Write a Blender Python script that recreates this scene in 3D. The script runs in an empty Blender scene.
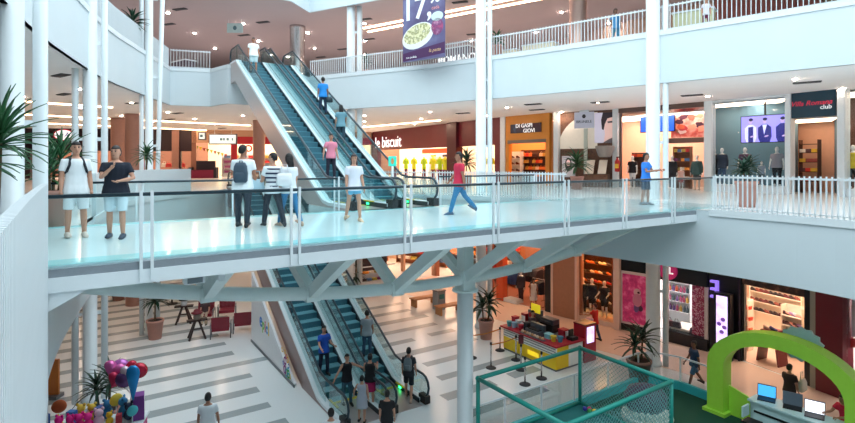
import bpy, bmesh, math, random
from mathutils import Vector, Matrix, Euler
from mathutils.geometry import tessellate_polygon
random.seed(7)
scene = bpy.context.scene
COL = scene.collection
R = math.radians

# ------------------------------------------------------------------ camera
F_PX, HOR, CX, CAMZ = 520.0, 163.0, 427.5, 1.4      # focal length and horizon row in an 855x423 frame
cam_d = bpy.data.cameras.new('camera'); cam = bpy.data.objects.new('camera', cam_d); COL.objects.link(cam)
cam.location = (0, 0, CAMZ); cam.rotation_euler = (R(90), 0, 0)
cam_d.sensor_width = 36; cam_d.lens = 36 * F_PX / 855; cam_d.shift_y = -(211.5 - HOR) / 855
cam_d.clip_start = 0.05; cam_d.clip_end = 400
scene.camera = cam
# ------------------------------------------------------------------ daylight through the open skylight
world = bpy.data.worlds.new('sky'); scene.world = world; world.use_nodes = True
bg = world.node_tree.nodes['Background']; bg.inputs[0].default_value = (0.82, 0.945, 1.0, 1); bg.inputs[1].default_value = 2.4
vs = scene.view_settings
vs.view_transform = 'Standard'; vs.look = 'None'; vs.gamma = 1; vs.use_curve_mapping = False
vs.exposure = 0.45

# ------------------------------------------------------------------ levels and the bridge frame
L0, L1, L2, TOP = -6.5, 0.0, 6.5, 10.5              # three floors and the top ceiling
C0, C1 = -1.8, 4.5                                   # soffits of the lower and middle floors
TH = math.atan2(.55, .835)
UO = Vector((-4.86, 7.0, 0))
MU = Matrix.Translation(UO) @ Matrix.Rotation(TH, 4, 'Z')       # x along the bridge, y across it
def P(px, py, z):
    d = F_PX * (CAMZ - z) / (py - HOR); return Vector(((px - CX) / F_PX * d, d, z))
def PD(px, py, d): return Vector(((px - CX) / F_PX * d, d, CAMZ - (py - HOR) / F_PX * d))
def UN(t, n, z=0): return MU @ Vector((t, n, z))

# ------------------------------------------------------------------ materials
def lin(c):
    def f(v):
        v /= 255.0
        return v / 12.92 if v <= .04045 else ((v + .055) / 1.055) ** 2.4
    return tuple(f(v) for v in c)
MATS = {}
def mat(name, rgb, rough=.5, metal=0, var=.06, scale=6, bump=0, bscale=80, emit=0, ecol=None, spec=.5, stretch=None):
    if name in MATS: return MATS[name]
    m = bpy.data.materials.new(name); m.use_nodes = True; nt = m.node_tree
    b = nt.nodes['Principled BSDF']; c = lin(rgb)
    tc = nt.nodes.new('ShaderNodeTexCoord'); src = tc.outputs['Object']
    if stretch:
        mp = nt.nodes.new('ShaderNodeMapping'); mp.inputs['Scale'].default_value = stretch
        nt.links.new(src, mp.inputs[0]); src = mp.outputs[0]
    no = nt.nodes.new('ShaderNodeTexNoise'); no.inputs['Scale'].default_value = scale; no.inputs['Detail'].default_value = 3
    nt.links.new(src, no.inputs['Vector'])
    mx = nt.nodes.new('ShaderNodeMix'); mx.data_type = 'RGBA'
    mx.inputs[6].default_value = (*[v * (1 - var) for v in c], 1); mx.inputs[7].default_value = (*[min(1, v * (1 + var)) for v in c], 1)
    nt.links.new(no.outputs[0], mx.inputs[0]); nt.links.new(mx.outputs[2], b.inputs['Base Color'])
    b.inputs['Roughness'].default_value = rough; b.inputs['Metallic'].default_value = metal
    b.inputs['Specular IOR Level'].default_value = spec
    if bump:
        n2 = nt.nodes.new('ShaderNodeTexNoise'); n2.inputs['Scale'].default_value = bscale; nt.links.new(src, n2.inputs['Vector'])
        bp = nt.nodes.new('ShaderNodeBump'); bp.inputs['Strength'].default_value = bump; bp.inputs['Distance'].default_value = .01
        nt.links.new(n2.outputs[0], bp.inputs['Height']); nt.links.new(bp.outputs[0], b.inputs['Normal'])
    if emit:
        b.inputs['Emission Color'].default_value = (*lin(ecol or rgb), 1); b.inputs['Emission Strength'].default_value = emit
    MATS[name] = m; return m
def glass(name, tint, refl=.08):
    if name in MATS: return MATS[name]
    m = bpy.data.materials.new(name); m.use_nodes = True; nt = m.node_tree; nt.nodes.remove(nt.nodes['Principled BSDF'])
    t = nt.nodes.new('ShaderNodeBsdfTransparent'); t.inputs[0].default_value = (*tint, 1)
    g = nt.nodes.new('ShaderNodeBsdfGlossy'); g.inputs['Roughness'].default_value = .03
    lw = nt.nodes.new('ShaderNodeFresnel'); lw.inputs[0].default_value = 1.45
    ma = nt.nodes.new('ShaderNodeMath'); ma.operation = 'MULTIPLY'; ma.inputs[1].default_value = refl / .08
    nt.links.new(lw.outputs[0], ma.inputs[0])
    ms = nt.nodes.new('ShaderNodeMixShader'); nt.links.new(ma.outputs[0], ms.inputs[0]); nt.links.new(t.outputs[0], ms.inputs[1]); nt.links.new(g.outputs[0], ms.inputs[2])
    nt.links.new(ms.outputs[0], nt.nodes['Material Output'].inputs[0]); MATS[name] = m; return m
def cmat(rgb, rough=.6): return mat('paint_%d_%d_%d_%d' % (*rgb, int(rough * 100)), rgb, rough)
def noisemat(name, cols, scale=12, rough=.6, voronoi=False, emit=0):
    """a printed surface: blotches of several colours"""
    if name in MATS: return MATS[name]
    m = bpy.data.materials.new(name); m.use_nodes = True; nt = m.node_tree; b = nt.nodes['Principled BSDF']
    tc = nt.nodes.new('ShaderNodeTexCoord')
    if voronoi:
        no = nt.nodes.new('ShaderNodeTexVoronoi'); no.inputs['Scale'].default_value = scale; fac = None
        sp = nt.nodes.new('ShaderNodeSeparateColor'); nt.links.new(no.outputs['Color'], sp.inputs[0]); fac = sp.outputs[0]
    else:
        no = nt.nodes.new('ShaderNodeTexNoise'); no.inputs['Scale'].default_value = scale; no.inputs['Detail'].default_value = 4; fac = no.outputs[0]
    nt.links.new(tc.outputs['Object'], no.inputs['Vector'])
    cr = nt.nodes.new('ShaderNodeValToRGB'); cr.color_ramp.interpolation = 'CONSTANT' if voronoi else 'LINEAR'
    e = cr.color_ramp.elements; n = len(cols); lo, hi = (0, 1) if voronoi else (.3, .7)
    while len(e) < n: e.new(.5)
    for i, c in enumerate(cols):
        e[i].position = lo + (hi - lo) * i / (n if voronoi else max(1, n - 1)); e[i].color = (*lin(c), 1)
    nt.links.new(fac, cr.inputs[0]); nt.links.new(cr.outputs[0], b.inputs['Base Color']); b.inputs['Roughness'].default_value = rough
    if emit: nt.links.new(cr.outputs[0], b.inputs['Emission Color']); b.inputs['Emission Strength'].default_value = emit
    MATS[name] = m; return m

M_WHITE = mat('white_cladding', (209, 220, 225), .55, var=.03, scale=1.2, bump=.05, bscale=14)
M_STEEL = mat('white_painted_steel', (222, 230, 234), .4, var=.03)
M_STRUT = mat('grey_green_painted_steel', (216, 230, 230), .5, var=.05, scale=3)
M_CEIL = mat('ceiling_plaster', (238, 234, 232), .8, var=.04, scale=1)
M_CEIL2 = mat('mauve_ceiling_plaster', (188, 170, 170), .8, var=.04, scale=.6)
M_TILE = mat('pale_terrazzo', (226, 232, 234), .22, var=.06, scale=26, spec=.5)
M_BAND = mat('grey_terrazzo_band', (156, 167, 170), .25, var=.1, scale=26)
M_WARMLIT = mat('warm_lit_terrazzo', (226, 200, 184), .25, var=.08, scale=26)  # pale terrazzo tinted by the glow of warm shop lights
M_DECK = mat('bridge_glazed_tile', (206, 228, 232), .12, var=.04, scale=2)
M_CONC = mat('grey_concrete_edge', (132, 140, 148), .7, var=.12, scale=14, bump=.2)
M_RAIL = mat('dark_handrail', (44, 62, 72), .35, metal=.4)
M_BLACK = mat('black_rubber', (22, 26, 30), .5)
M_GLASS = glass('pale_green_glass', (.93, .985, .985), .035)
M_GLASS3 = glass('teal_glass', (.86, .97, .975), .035)
M_GLASS2 = glass('shop_glass', (.97, .99, .99), .03)
M_STEP = mat('ribbed_step_metal', (112, 174, 188), .45, metal=.15, var=.2, scale=3, stretch=(30, 1, 1))
M_RISER = mat('step_riser_metal', (64, 112, 128), .5, metal=.15, var=.2, scale=3, stretch=(30, 1, 1))
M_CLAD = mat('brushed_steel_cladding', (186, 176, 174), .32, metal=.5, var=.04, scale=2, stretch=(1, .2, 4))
M_DKSTEEL = mat('dark_skirt', (30, 42, 52), .4, metal=.4)
M_COPPER = mat('brown_column_paint', (168, 128, 116), .35, metal=.2, var=.08)
M_CHROME = mat('brushed_chrome', (206, 200, 200), .25, metal=.8)
M_LAMP = mat('warm_lamp', (255, 226, 190), emit=14, ecol=(255, 226, 190))
M_LAMPW = mat('white_lamp', (255, 244, 232), emit=16, ecol=(255, 240, 224))
M_STRIP = mat('linear_lamp', (255, 214, 176), emit=8, ecol=(255, 206, 164))
M_SHOPLAMP = mat('shop_ceiling_lamp', (255, 226, 196), emit=5, ecol=(255, 222, 192))
M_VENT = mat('dark_grille', (48, 50, 54), .7)
M_TERRA = mat('terracotta_planter', (190, 138, 124), .6, var=.08)
M_SOIL = mat('dark_soil', (48, 34, 30), .9, bump=.4)
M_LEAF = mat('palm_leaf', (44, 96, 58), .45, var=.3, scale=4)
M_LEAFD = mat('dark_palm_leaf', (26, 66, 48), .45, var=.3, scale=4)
M_STEM = mat('palm_stem', (92, 76, 54), .8, bump=.4)
M_DARKRED = mat('dark_red_panel', (104, 26, 40), .35, var=.1, scale=1.5)
M_BROWNWALL = mat('brown_wall_panel', (150, 104, 86), .5, var=.1, scale=2)
M_BLACKFASCIA = mat('black_fascia', (18, 24, 32), .3)

# ------------------------------------------------------------------ object helpers
WORLD = {}
def wm(o): return WORLD.get(o.name, Matrix.Identity(4)) if o else Matrix.Identity(4)
def tag(o, label=None, cat=None, group=None, kind=None):
    if label: o['label'] = label
    if cat: o['category'] = cat
    if group: o['group'] = group
    if kind: o['kind'] = kind
    return o
def place(o, M, parent=None):
    WORLD[o.name] = M.copy()
    if parent: o.parent = parent; o.matrix_basis = wm(parent).inverted() @ M
    else: o.matrix_basis = M
    return o
def thing(name, label, cat, M=None, group=None, kind=None):
    o = bpy.data.objects.new(name, None); COL.objects.link(o); o.empty_display_size = .2
    if M is None: M = Matrix.Identity(4)
    elif isinstance(M, (Vector, tuple)): M = Matrix.Translation(Vector(M))
    place(o, M); return tag(o, label, cat, group, kind)
def inst(mesh, name, M, parent=None):
    o = bpy.data.objects.new(name, mesh); COL.objects.link(o); return place(o, M, parent)
def at(x, y=0, z=0, rz=0):
    v = Vector(x) if not isinstance(x, (int, float)) else Vector((x, y, z))
    return Matrix.Translation(v) @ Matrix.Rotation(rz, 4, 'Z')

class MB:
    """collects shapes (authored in the frame M) and links them as one mesh object"""
    def __init__(s, M=None): s.v = []; s.f = []; s.M = M
    def add(s, vs_, fs):
        b = len(s.v); s.v += [Vector(v) for v in vs_]; s.f += [tuple(i + b for i in f) for f in fs]; return s
    def box(s, x0, x1, y0, y1, z0, z1, M=None):
        vv = [Vector((x, y, z)) for z in (z0, z1) for x, y in ((x0, y0), (x1, y0), (x1, y1), (x0, y1))]
        if M: vv = [M @ q for q in vv]
        return s.add(vv, [(3, 2, 1, 0), (4, 5, 6, 7), (0, 1, 5, 4), (1, 2, 6, 5), (2, 3, 7, 6), (3, 0, 4, 7)])
    def bar(s, a, b, w, h, up=(0, 0, 1), w2=None, h2=None):
        a = Vector(a); b = Vector(b); d = (b - a).normalized(); up = Vector(up)
        x = d.cross(up)
        if x.length < 1e-4: x = d.cross(Vector((0, 1, 0)))
        x.normalize(); y = x.cross(d)
        w2 = w if w2 is None else w2; h2 = h if h2 is None else h2
        vv = [p + x * i * ww / 2 + y * j * hh / 2 for p, ww, hh in ((a, w, h), (b, w2, h2)) for i, j in ((-1, -1), (1, -1), (1, 1), (-1, 1))]
        return s.add(vv, [(3, 2, 1, 0), (4, 5, 6, 7), (0, 1, 5, 4), (1, 2, 6, 5), (2, 3, 7, 6), (3, 0, 4, 7)])
    def tube(s, pts, r, n=8, up=(0, 0, 1), sx=1, cap=True):
        pts = [Vector(p) for p in pts]; m = len(pts); rr = r if isinstance(r, (list, tuple)) else [r] * m
        rings = []; px = None
        for i, p in enumerate(pts):
            d = (pts[min(i + 1, m - 1)] - pts[max(i - 1, 0)]).normalized()
            if px is None:
                x = d.cross(Vector(up))
                if x.length < 1e-3: x = d.cross(Vector((0, 1, 0)))
            else: x = px - d * px.dot(d)
            x.normalize(); y = d.cross(x); px = x
            rings.append([p + x * math.cos(2 * math.pi * k / n) * rr[i] * sx + y * math.sin(2 * math.pi * k / n) * rr[i] for k in range(n)])
        return s.rings(rings, cap)
    def rings(s, rings, cap=True):
        n = len(rings[0]); vv = [q for r in rings for q in r]; fs = []
        for i in range(len(rings) - 1):
            for k in range(n):
                a, b = i * n + k, i * n + (k + 1) % n
                fs.append((a, b, b + n, a + n))
        if cap: fs.append(tuple(range(n - 1, -1, -1))); fs.append(tuple(range((len(rings) - 1) * n, len(rings) * n)))
        return s.add(vv, fs)
    def lathe(s, prof, n=16, c=(0, 0, 0), sy=1):
        c = Vector(c)
        return s.rings([[c + Vector((r * math.cos(2 * math.pi * k / n), r * sy * math.sin(2 * math.pi * k / n), z)) for k in range(n)] for r, z in prof])
    def cyl(s, c, r, z0, z1, n=12): return s.lathe([(r, z0), (r, z1)], n, c)
    def ell(s, c, rx, ry, rz, n=10, m=6, rot=None):
        c = Vector(c); rs = []
        for i in range(m + 1):
            a = -math.pi / 2 + math.pi * i / m; ca = max(.04, math.cos(a))
            ring = [Vector((rx * ca * math.cos(2 * math.pi * k / n), ry * ca * math.sin(2 * math.pi * k / n), rz * math.sin(a))) for k in range(n)]
            rs.append([c + (rot @ q if rot else q) for q in ring])
        return s.rings(rs)
    def prism(s, poly, z0, z1):
        n = len(poly); vv = [Vector((p[0], p[1], z0)) for p in poly] + [Vector((p[0], p[1], z1)) for p in poly]
        return s.add(vv, [tuple(range(n - 1, -1, -1)), tuple(range(n, 2 * n))] + [(i, (i + 1) % n, (i + 1) % n + n, i + n) for i in range(n)])
    def extr(s, poly, vec):
        n = len(poly); vec = Vector(vec); vv = [Vector(p) for p in poly] + [Vector(p) + vec for p in poly]
        return s.add(vv, [tuple(range(n - 1, -1, -1)), tuple(range(n, 2 * n))] + [(i, (i + 1) % n, (i + 1) % n + n, i + n) for i in range(n)])
    def strip(s, line, z0, z1, thick=0, close=False):
        """a vertical band standing on a plan line; thick = offset to the left of it"""
        pts = [Vector((p[0], p[1], 0)) for p in line]; m = len(pts)
        off = []
        for i in range(m):
            a = pts[(i - 1) % m] if close else pts[max(i - 1, 0)]; b = pts[(i + 1) % m] if close else pts[min(i + 1, m - 1)]
            d = (b - a).normalized(); off.append(pts[i] + Vector((-d.y, d.x, 0)) * thick)
        rs = [[pts[i] + Vector((0, 0, z0)), off[i] + Vector((0, 0, z0)), off[i] + Vector((0, 0, z1)), pts[i] + Vector((0, 0, z1))] for i in range(m)]
        if close: rs.append(rs[0])
        return s.rings(rs, not close)
    def mesh(s, name, mt, smooth=False, inv=None):
        me = bpy.data.meshes.new(name)
        vv = s.v
        if s.M is not None: vv = [s.M @ q for q in vv]
        if inv is not None: vv = [inv @ q for q in vv]
        me.from_pydata([tuple(q) for q in vv], [], s.f); me.materials.append(mt)
        if smooth: me.shade_smooth()
        return me
    def build(s, name, mt, parent=None, smooth=False, fix=True):
        W = wm(parent); me = s.mesh(name, mt, smooth, W.inverted())
        if fix:
            b = bmesh.new(); b.from_mesh(me); bmesh.ops.recalc_face_normals(b, faces=b.faces)
            b.to_mesh(me); b.free()
            if smooth: me.shade_smooth()
        o = bpy.data.objects.new(name, me); COL.objects.link(o); WORLD[o.name] = W
        if parent: o.parent = parent
        return o
def solo(mb, name, mt, label, cat, group=None, kind=None, smooth=False, origin=None):
    """a thing that is one mesh; its origin sits at its own base"""
    vv = [mb.M @ q for q in mb.v] if mb.M is not None else mb.v
    if origin is None:
        lo = Vector([min(q[i] for q in vv) for i in range(3)]); hi = Vector([max(q[i] for q in vv) for i in range(3)])
        origin = Vector(((lo.x + hi.x) / 2, (lo.y + hi.y) / 2, lo.z))
    M = Matrix.Translation(origin); me = mb.mesh(name, mt, smooth, M.inverted())
    b = bmesh.new(); b.from_mesh(me); bmesh.ops.recalc_face_normals(b, faces=b.faces); b.to_mesh(me); b.free()
    if smooth: me.shade_smooth()
    o = inst(me, name, M); return tag(o, label, cat, group, kind)
def struct(mb, name, mt, parent=None, smooth=False):
    o = mb.build(name, mt, parent, smooth)
    if not parent: o['kind'] = 'structure'
    return o
def text_part(body, size, M, mt, parent, name='lettering', extr=.01, align='CENTER', shear=0, space=1, bold=0):
    cu = bpy.data.curves.new('t', 'FONT'); cu.body = body; cu.size = size; cu.extrude = extr; cu.align_x = align; cu.align_y = 'CENTER'
    cu.shear = shear; cu.space_character = space; cu.offset = bold; cu.resolution_u = 3
    t = bpy.data.objects.new('t', cu); COL.objects.link(t)
    dg = bpy.context.evaluated_depsgraph_get(); me = bpy.data.meshes.new_from_object(t.evaluated_get(dg)); me.name = name
    bpy.data.objects.remove(t); bpy.data.curves.remove(cu)
    me.materials.clear(); me.materials.append(mt)
    for p in me.polygons: p.material_index = 0
    return inst(me, name, M, parent)
def wallM(p, facing):
    """frame on a wall: x along, y up, z out of the wall; facing = outward normal in plan"""
    n = Vector((facing[0], facing[1], 0)).normalized(); x = Vector((0, 0, 1)).cross(n)
    return Matrix(((x.x, 0, n.x, p[0]), (x.y, 0, n.y, p[1]), (x.z, 1, n.z, p[2]), (0, 0, 0, 1)))
# ================================================================== THE SHELL
OUT = [(-48, -22), (46, -22), (46, 62), (-48, 62)]
def smooth_line(pts, it=2):
    for _ in range(it):
        q = [pts[0]]
        for a, b in zip(pts, pts[1:]):
            q += [(a[0] * .75 + b[0] * .25, a[1] * .75 + b[1] * .25), (a[0] * .25 + b[0] * .75, a[1] * .25 + b[1] * .75)]
        pts = q + [pts[-1]]
    return pts
u2 = lambda t, n: tuple(UN(t, n))[:2]
ET0, ET1 = 6.58, 9.68                     # flanks of the escalator pair, along the bridge
# edge of the middle floor round the void
E1_near = smooth_line([(9.5, .1), (3, .15), (0.2, .2), (-.75, .65), (-1.7, 2.0), (-3.32, 4.3), (-5.06, 6.85)], 1)
E1_left = smooth_line([(-5.06, 6.85), (-5.5, 7.5), (-6.5, 9.2), (-7.55, 11.3), (-8.4, 13.1), (-10.0, 16.4), (-11.2, 20), (-10.9, 24)], 2)
E1_far = [u2(ET0 - .1, 20.6), u2(ET1 + .1, 20.6), u2(ET1 + .25, 13.2)]
E1_right = smooth_line([u2(ET1 + .25, 13.2), (.4, 22.4), (2.6, 21.0), (4.4, 19.3), (5.3, 18.5), (6.9, 16.8), (8.4, 15.0), (10.1, 12.3), (11.2, 8), (11, 3), (9.5, .1)], 2)
EDGE1 = E1_near[:-1] + E1_left[:-1] + E1_far[:-1] + E1_right[:-1]
# edge of the upper floor and of the ceiling above it
E2_left = smooth_line([(-3.2, -4), (-5, 3), (-7.4, 8.6), (-9.4, 12.6), (-10.9, 16.4), (-12, 19.4), (-13, 24), (-13.8, 27.9)], 1)
E2_far = [(-13.8, 27.9), (-11.9, 28.5), u2(ET0 - .15, 19.9), u2(ET1 + .15, 19.9), (-7.1, 31.2)]
E2_right = [(-7.1, 31.2), (0, 27.3), (4.4, 24.1), (8.5, 20.75), (13.4, 16.3), (17, 12.5), (19, 7), (17, -3), (6, -8), (-3.2, -4)]
EDGE2 = E2_left[:-1] + E2_far[:-1] + E2_right[:-1]
def slab(name, hole, z0, z1, mt):
    mb = MB(); polys = [[Vector((*p, 0)) for p in OUT]] + ([[Vector((*p, 0)) for p in hole]] if hole else [])
    flat = [v for p in polys for v in p]; tris = tessellate_polygon(polys)
    n = len(flat)
    mb.add([Vector((v.x, v.y, z0)) for v in flat] + [Vector((v.x, v.y, z1)) for v in flat], [tuple(t) for t in tris] + [tuple(i + n for i in t) for t in tris])
    return struct(mb, name, mt)
slab('floor_lower', None, L0 - .3, L0, M_TILE)
FLOOR0 = bpy.data.objects['floor_lower']
slab('floor_middle', EDGE1, -.12, 0, M_TILE)
slab('ceiling_lower', EDGE1, C0, C0 + .06, M_CEIL)
slab('floor_upper', EDGE2, L2 - .12, L2, M_TILE)
slab('ceiling_middle', EDGE2, C1, C1 + .06, M_CEIL)
slab('ceiling_upper', EDGE2, TOP, TOP + .08, M_CEIL2)
struct(MB().strip(EDGE1, C0, 0.0, .12, True), 'trim_1', M_WHITE)        # cladding of the slab edges
struct(MB().strip(EDGE2, C1, L2, .12, True), 'trim_2', M_WHITE)
struct(MB().strip(EDGE2, TOP - .06, 13.2, .12, True), 'trim_3', M_WHITE)   # white surround of the skylight
# nosing along the slab edges
struct(MB().strip([p for p in E1_left if p[1] > 12.9], -.14, .05, -.04), 'trim_4', M_STEEL)
struct(MB().strip([p for p in E1_right if p[1] < 15.2], -.14, .05, -.04), 'trim_6', M_STEEL)
struct(MB().strip(E1_far[1:] + [p for p in E1_right[1:] if p[1] > 19.2], -.14, .05, -.04), 'trim_7', M_STEEL)
struct(MB().strip(EDGE2, L2 - .14, L2 + .05, -.04, True), 'trim_5', M_STEEL)
# enclosing walls
mb = MB().strip(OUT, L0, TOP, .3, True); struct(mb, 'wall_outer', M_BROWNWALL)

# ------------------------------------------------------------------ dark bands laid in the lower floor
mbands = {}
def band(t0, t1, n, w):
    key = (round(t1 - t0, 1), w)
    L = key[0]
    if key not in mbands: mbands[key] = MB().box(-L / 2, L / 2, -w / 2, w / 2, -.01, .004).mesh('dark_band', M_BAND)
    inst(mbands[key], 'dark_band', MU @ Matrix.Translation((t0 + L / 2, n, L0)), FLOOR0)
rb = random.Random(3)
nn = 9.9 - 1.37 * 9; i = 0
while nn < 36:
    w = .42 if i % 3 else .5
    if nn < 21:
        end = [5.4, 6.4, 5.35, 5.3, 5.3][i % 5] if nn > 6.2 else 6.3
        band(-26 + rb.uniform(-1, 1), end, nn, w)
        a = ET1 + .6 + (rb.uniform(0, 1.6) if nn > 7 else 0)
        b = a + rb.choice([2.2, 3.4, 4.4]) if nn > 3 else a + 2.6
        band(a, b, nn, w)
        if nn > 5 and b < 13: band(b + .9, b + .9 + rb.choice([1.4, 2.2]), nn + .1, w)
    else: band(-26, 5.5 + rb.uniform(-1, 1), nn, w)
    nn += 1.37; i += 1
# floor in front of the lower shops, warm shop light put into its colour
S0 = [(-4.2, 39.2), (0.5, 36.5), (3.7, 30.6), (6.6, 27.3), (7.63, 26.2), (9.75, 24.1), (10.6, 23.2), (12.1, 21.4), (12.6, 20.6), (13.6, 18.4), (13.98, 17.5), (15.0, 14.0), (15.6, 9)]
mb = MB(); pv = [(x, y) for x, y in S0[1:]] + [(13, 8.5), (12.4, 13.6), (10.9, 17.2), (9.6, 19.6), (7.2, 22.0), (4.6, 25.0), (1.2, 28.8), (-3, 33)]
mb.prism(pv, L0 - .01, L0 + .006); mb.build('warm_lit_paving', M_WARMLIT, FLOOR0)

# ------------------------------------------------------------------ picket fences
def picket_fence(name, line, z0, label, spacing=.125, h=1.06, w=.022, depth=.05, parent_kind=None, group=None, rail_h=.99, low=.02):
    pts = [Vector((p[0], p[1], z0)) for p in line]
    t = thing(name, label, 'railing', at(pts[0]), group)
    for z, r in ((rail_h, .035), (.1, .02)):
        m = MB()
        for a, b in zip(pts, pts[1:]): m.bar(a + Vector((0, 0, z)), b + Vector((0, 0, z)), .05, r * 1.5)
        m.build('top_rail' if z > .5 else 'bottom_rail', M_STEEL, t)
    pk = MB().box(-w / 2, w / 2, -depth / 2, depth / 2, low, h).mesh('picket', M_STEEL)
    s = 0.0
    for a, b in zip(pts, pts[1:]):
        d = b - a; L = d.length; rz = math.atan2(d.y, d.x)
        while s < L:
            inst(pk, 'picket', at(a + d * (s / L), rz=rz), t); s += spacing
        s -= L
    return t
def offset_line(line, o):
    out = []
    for i, p in enumerate(line):
        a = Vector(line[max(i - 1, 0)]); b = Vector(line[min(i + 1, len(line) - 1)]); d = (b - a).normalized()
        out.append((p[0] - d.y * o, p[1] + d.x * o))
    return out
# ------------------------------------------------------------------ white columns rising through the floors
def column_cluster(x, y, label, r=.21, sides=((-.42, .11), (.42, .11)), z1=12.8, lean=0):
    c = Vector((x, y, L0)); t = thing('column', label, 'column', at(c))
    MB().lathe([(r * 1.25, L0), (r * 1.25, L0 + .12), (r, L0 + .14), (r, z1)], 18, (x, y, 0)).build('shaft', M_STEEL, t, True)
    v = Vector((x, y, 0)).normalized(); sx = Vector((v.y, -v.x, 0))      # side tubes stand across the line of sight
    for o, rr in sides:
        q = c + sx * o
        MB().tube([(q.x, q.y, L0), (q.x, q.y, L1 + 1), (*(q + sx * lean * (1 if o > 0 else 0)).xy, z1)], rr, 10).build('side_tube', M_STEEL, t, True)
        br = MB()
        for zz in (-3.6, 2.2, 5.4, 9.0):
            br.bar(c + Vector((0, 0, zz - L0)), q + Vector((0, 0, zz - L0)), .05, .12)
        br.build('bracket', M_STEEL, t)
    return t
def pxy(px, d): return ((px - CX) / F_PX * d, d)
column_cluster(*pxy(12, 10.3), 'nearest white round column at the left edge of the atrium', .2, ((-.45, .12), (.45, .13)))
column_cluster(*pxy(90, 17.3), 'white column with two thin side tubes behind the pair of standing men', .21, ((-.41, .1), (.41, .1)))
column_cluster(*pxy(149, 24), 'slim white column with splayed tube beside the solid parapet', .17, ((-.3, .1), (.36, .1)), lean=.28)
column_cluster(*pxy(351, 30.2), 'white twin column just right of the upper escalators', .24, ((.5, .16),))
column_cluster(*pxy(481, 25.0), 'white twin column behind the man in the red shirt', .25, ((.42, .12),))
column_cluster(*pxy(653, 20.4), 'white twin column beside the man in blue', .26, ((.45, .11),))
# ------------------------------------------------------------------ thick round columns indoors
def round_column(x, y, r, z0, z1, label, mt):
    m = MB().lathe([(r * 1.02, z0), (r * 1.02, z0 + .1), (r, z0 + .12), (r, z1 - .2), (r * 1.04, z1 - .18), (r * 1.04, z1)], 24, (x, y, 0))
    return solo(m, 'round_column', mt, label, 'column', smooth=True)
round_column(*pxy(297.5, 34.6), .5, L2, TOP, 'chrome clad round column at the head of the upper escalators', M_CHROME)
round_column(*pxy(578, 27.5), .45, L2, TOP, 'pale round column behind the upper railing', mat('pale_copper', (222, 186, 172), .3, metal=.5))
round_column(*pxy(134, 33), .5, L1, C1, 'brown round column left of the yucca on the middle floor', M_COPPER)
round_column(*pxy(119, 36), .5, L1, C1, 'second brown round column partly hidden by the man in black', M_COPPER)
round_column(*pxy(259, 38), .42, L1, C1, 'brown round column right of the hanging white sign', M_COPPER)
round_column(*pxy(134, 29), .42, L0, C0, 'brown round column on the lower floor behind the planter', M_COPPER)
# ================================================================== THE FOOTBRIDGE
BL, BW = 17.6, 5.6
br = thing('footbridge', 'white footbridge with curved steel truss crossing the atrium', 'bridge', MU)
MB(MU).box(-.6, BL + .2, .12, BW - .12, -.12, .006).build('deck', M_DECK, br)
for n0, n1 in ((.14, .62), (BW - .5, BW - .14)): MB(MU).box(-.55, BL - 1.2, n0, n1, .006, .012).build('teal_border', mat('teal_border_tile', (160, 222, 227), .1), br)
for nm, n0, n1 in (('concrete_edge', 0, .14), ('concrete_edge', BW - .14, BW)):
    MB(MU).box(-.2, BL - 1 if n0 == 0 else BL - 2.4, n0, n1, -.13, -.02).build(nm, M_CONC, br)
for n0, n1 in ((-.02, .16), (BW - .16, BW + .02)):
    MB(MU).box(-.55, BL - .8 if n0 < 1 else BL - 2.2, n0, n1, -.33, -.13).build('edge_beam', M_STEEL, br)
for i in range(8):                                                   # cross beams under the deck
    MB(MU).box(i * 2.2 + .05, i * 2.2 + .2, .1, BW - .1, -.34, -.12).build('cross_beam', M_STRUT, br)
MB(MU).box(-.2, BL - .5, .4, BW - .4, -.2, -.12).build('soffit_plate', M_STRUT, br)
# central arched chord and the V struts that carry both edges
def chord_z(t): return -1.78 + .0145 * (t - 8.3) ** 2
CN = BW / 2
MB(MU).tube([(t * .45, CN, chord_z(t * .45)) for t in range(0, 39)], .15, 12).build('arch_chord', M_STRUT, br, True)
for i in range(7):
    t = 2.3 + 2.2 * i; z = chord_z(t)
    for n1 in (.3, BW - .3):
        MB(MU).bar((t, CN, z), (t - .15, n1, -.22), .25, .2, (1, 0, 0), .28, .22).build('strut', M_STRUT, br)
    MB(MU).box(t - .16, t + .16, CN - .16, CN + .16, z - .15, z + .15).build('node', M_STRUT, br)
# the post under the middle
tc_ = 8.9
c = UN(tc_, CN)
m = MB().lathe([(.32, L0), (.32, L0 + .1), (.22, L0 + .14), (.22, -2.05)], 20, (c.x, c.y, 0)); m.build('column_shaft', M_STEEL, br, True)
MB().lathe([(.36, -2.1), (.36, -2.04)], 20, (c.x, c.y, 0)).build('column_flange', M_STRUT, br)
MB(MU).box(tc_ - .2, tc_ + .2, CN - .2, CN + .2, -2.04, -1.5).build('column_head', M_STRUT, br)
MB(MU).box(tc_ - .15, tc_ + .15, CN - .18, CN + .18, -1.5, -.2).build('column_neck', M_STRUT, br)
# tapered brackets where the bridge meets the floors
MB(MU).extr([(-.6, .02, -.33), (.25, .02, -.33), (-.6, .02, -.8)], (0, .5, 0)).build('bracket', M_STEEL, br)
MB(MU).extr([(BL - 1.6, .02, -.3), (BL - .6, .02, -.3), (BL - .6, .02, -.75)], (0, .4, 0)).build('bracket', M_STRUT, br)
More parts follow.
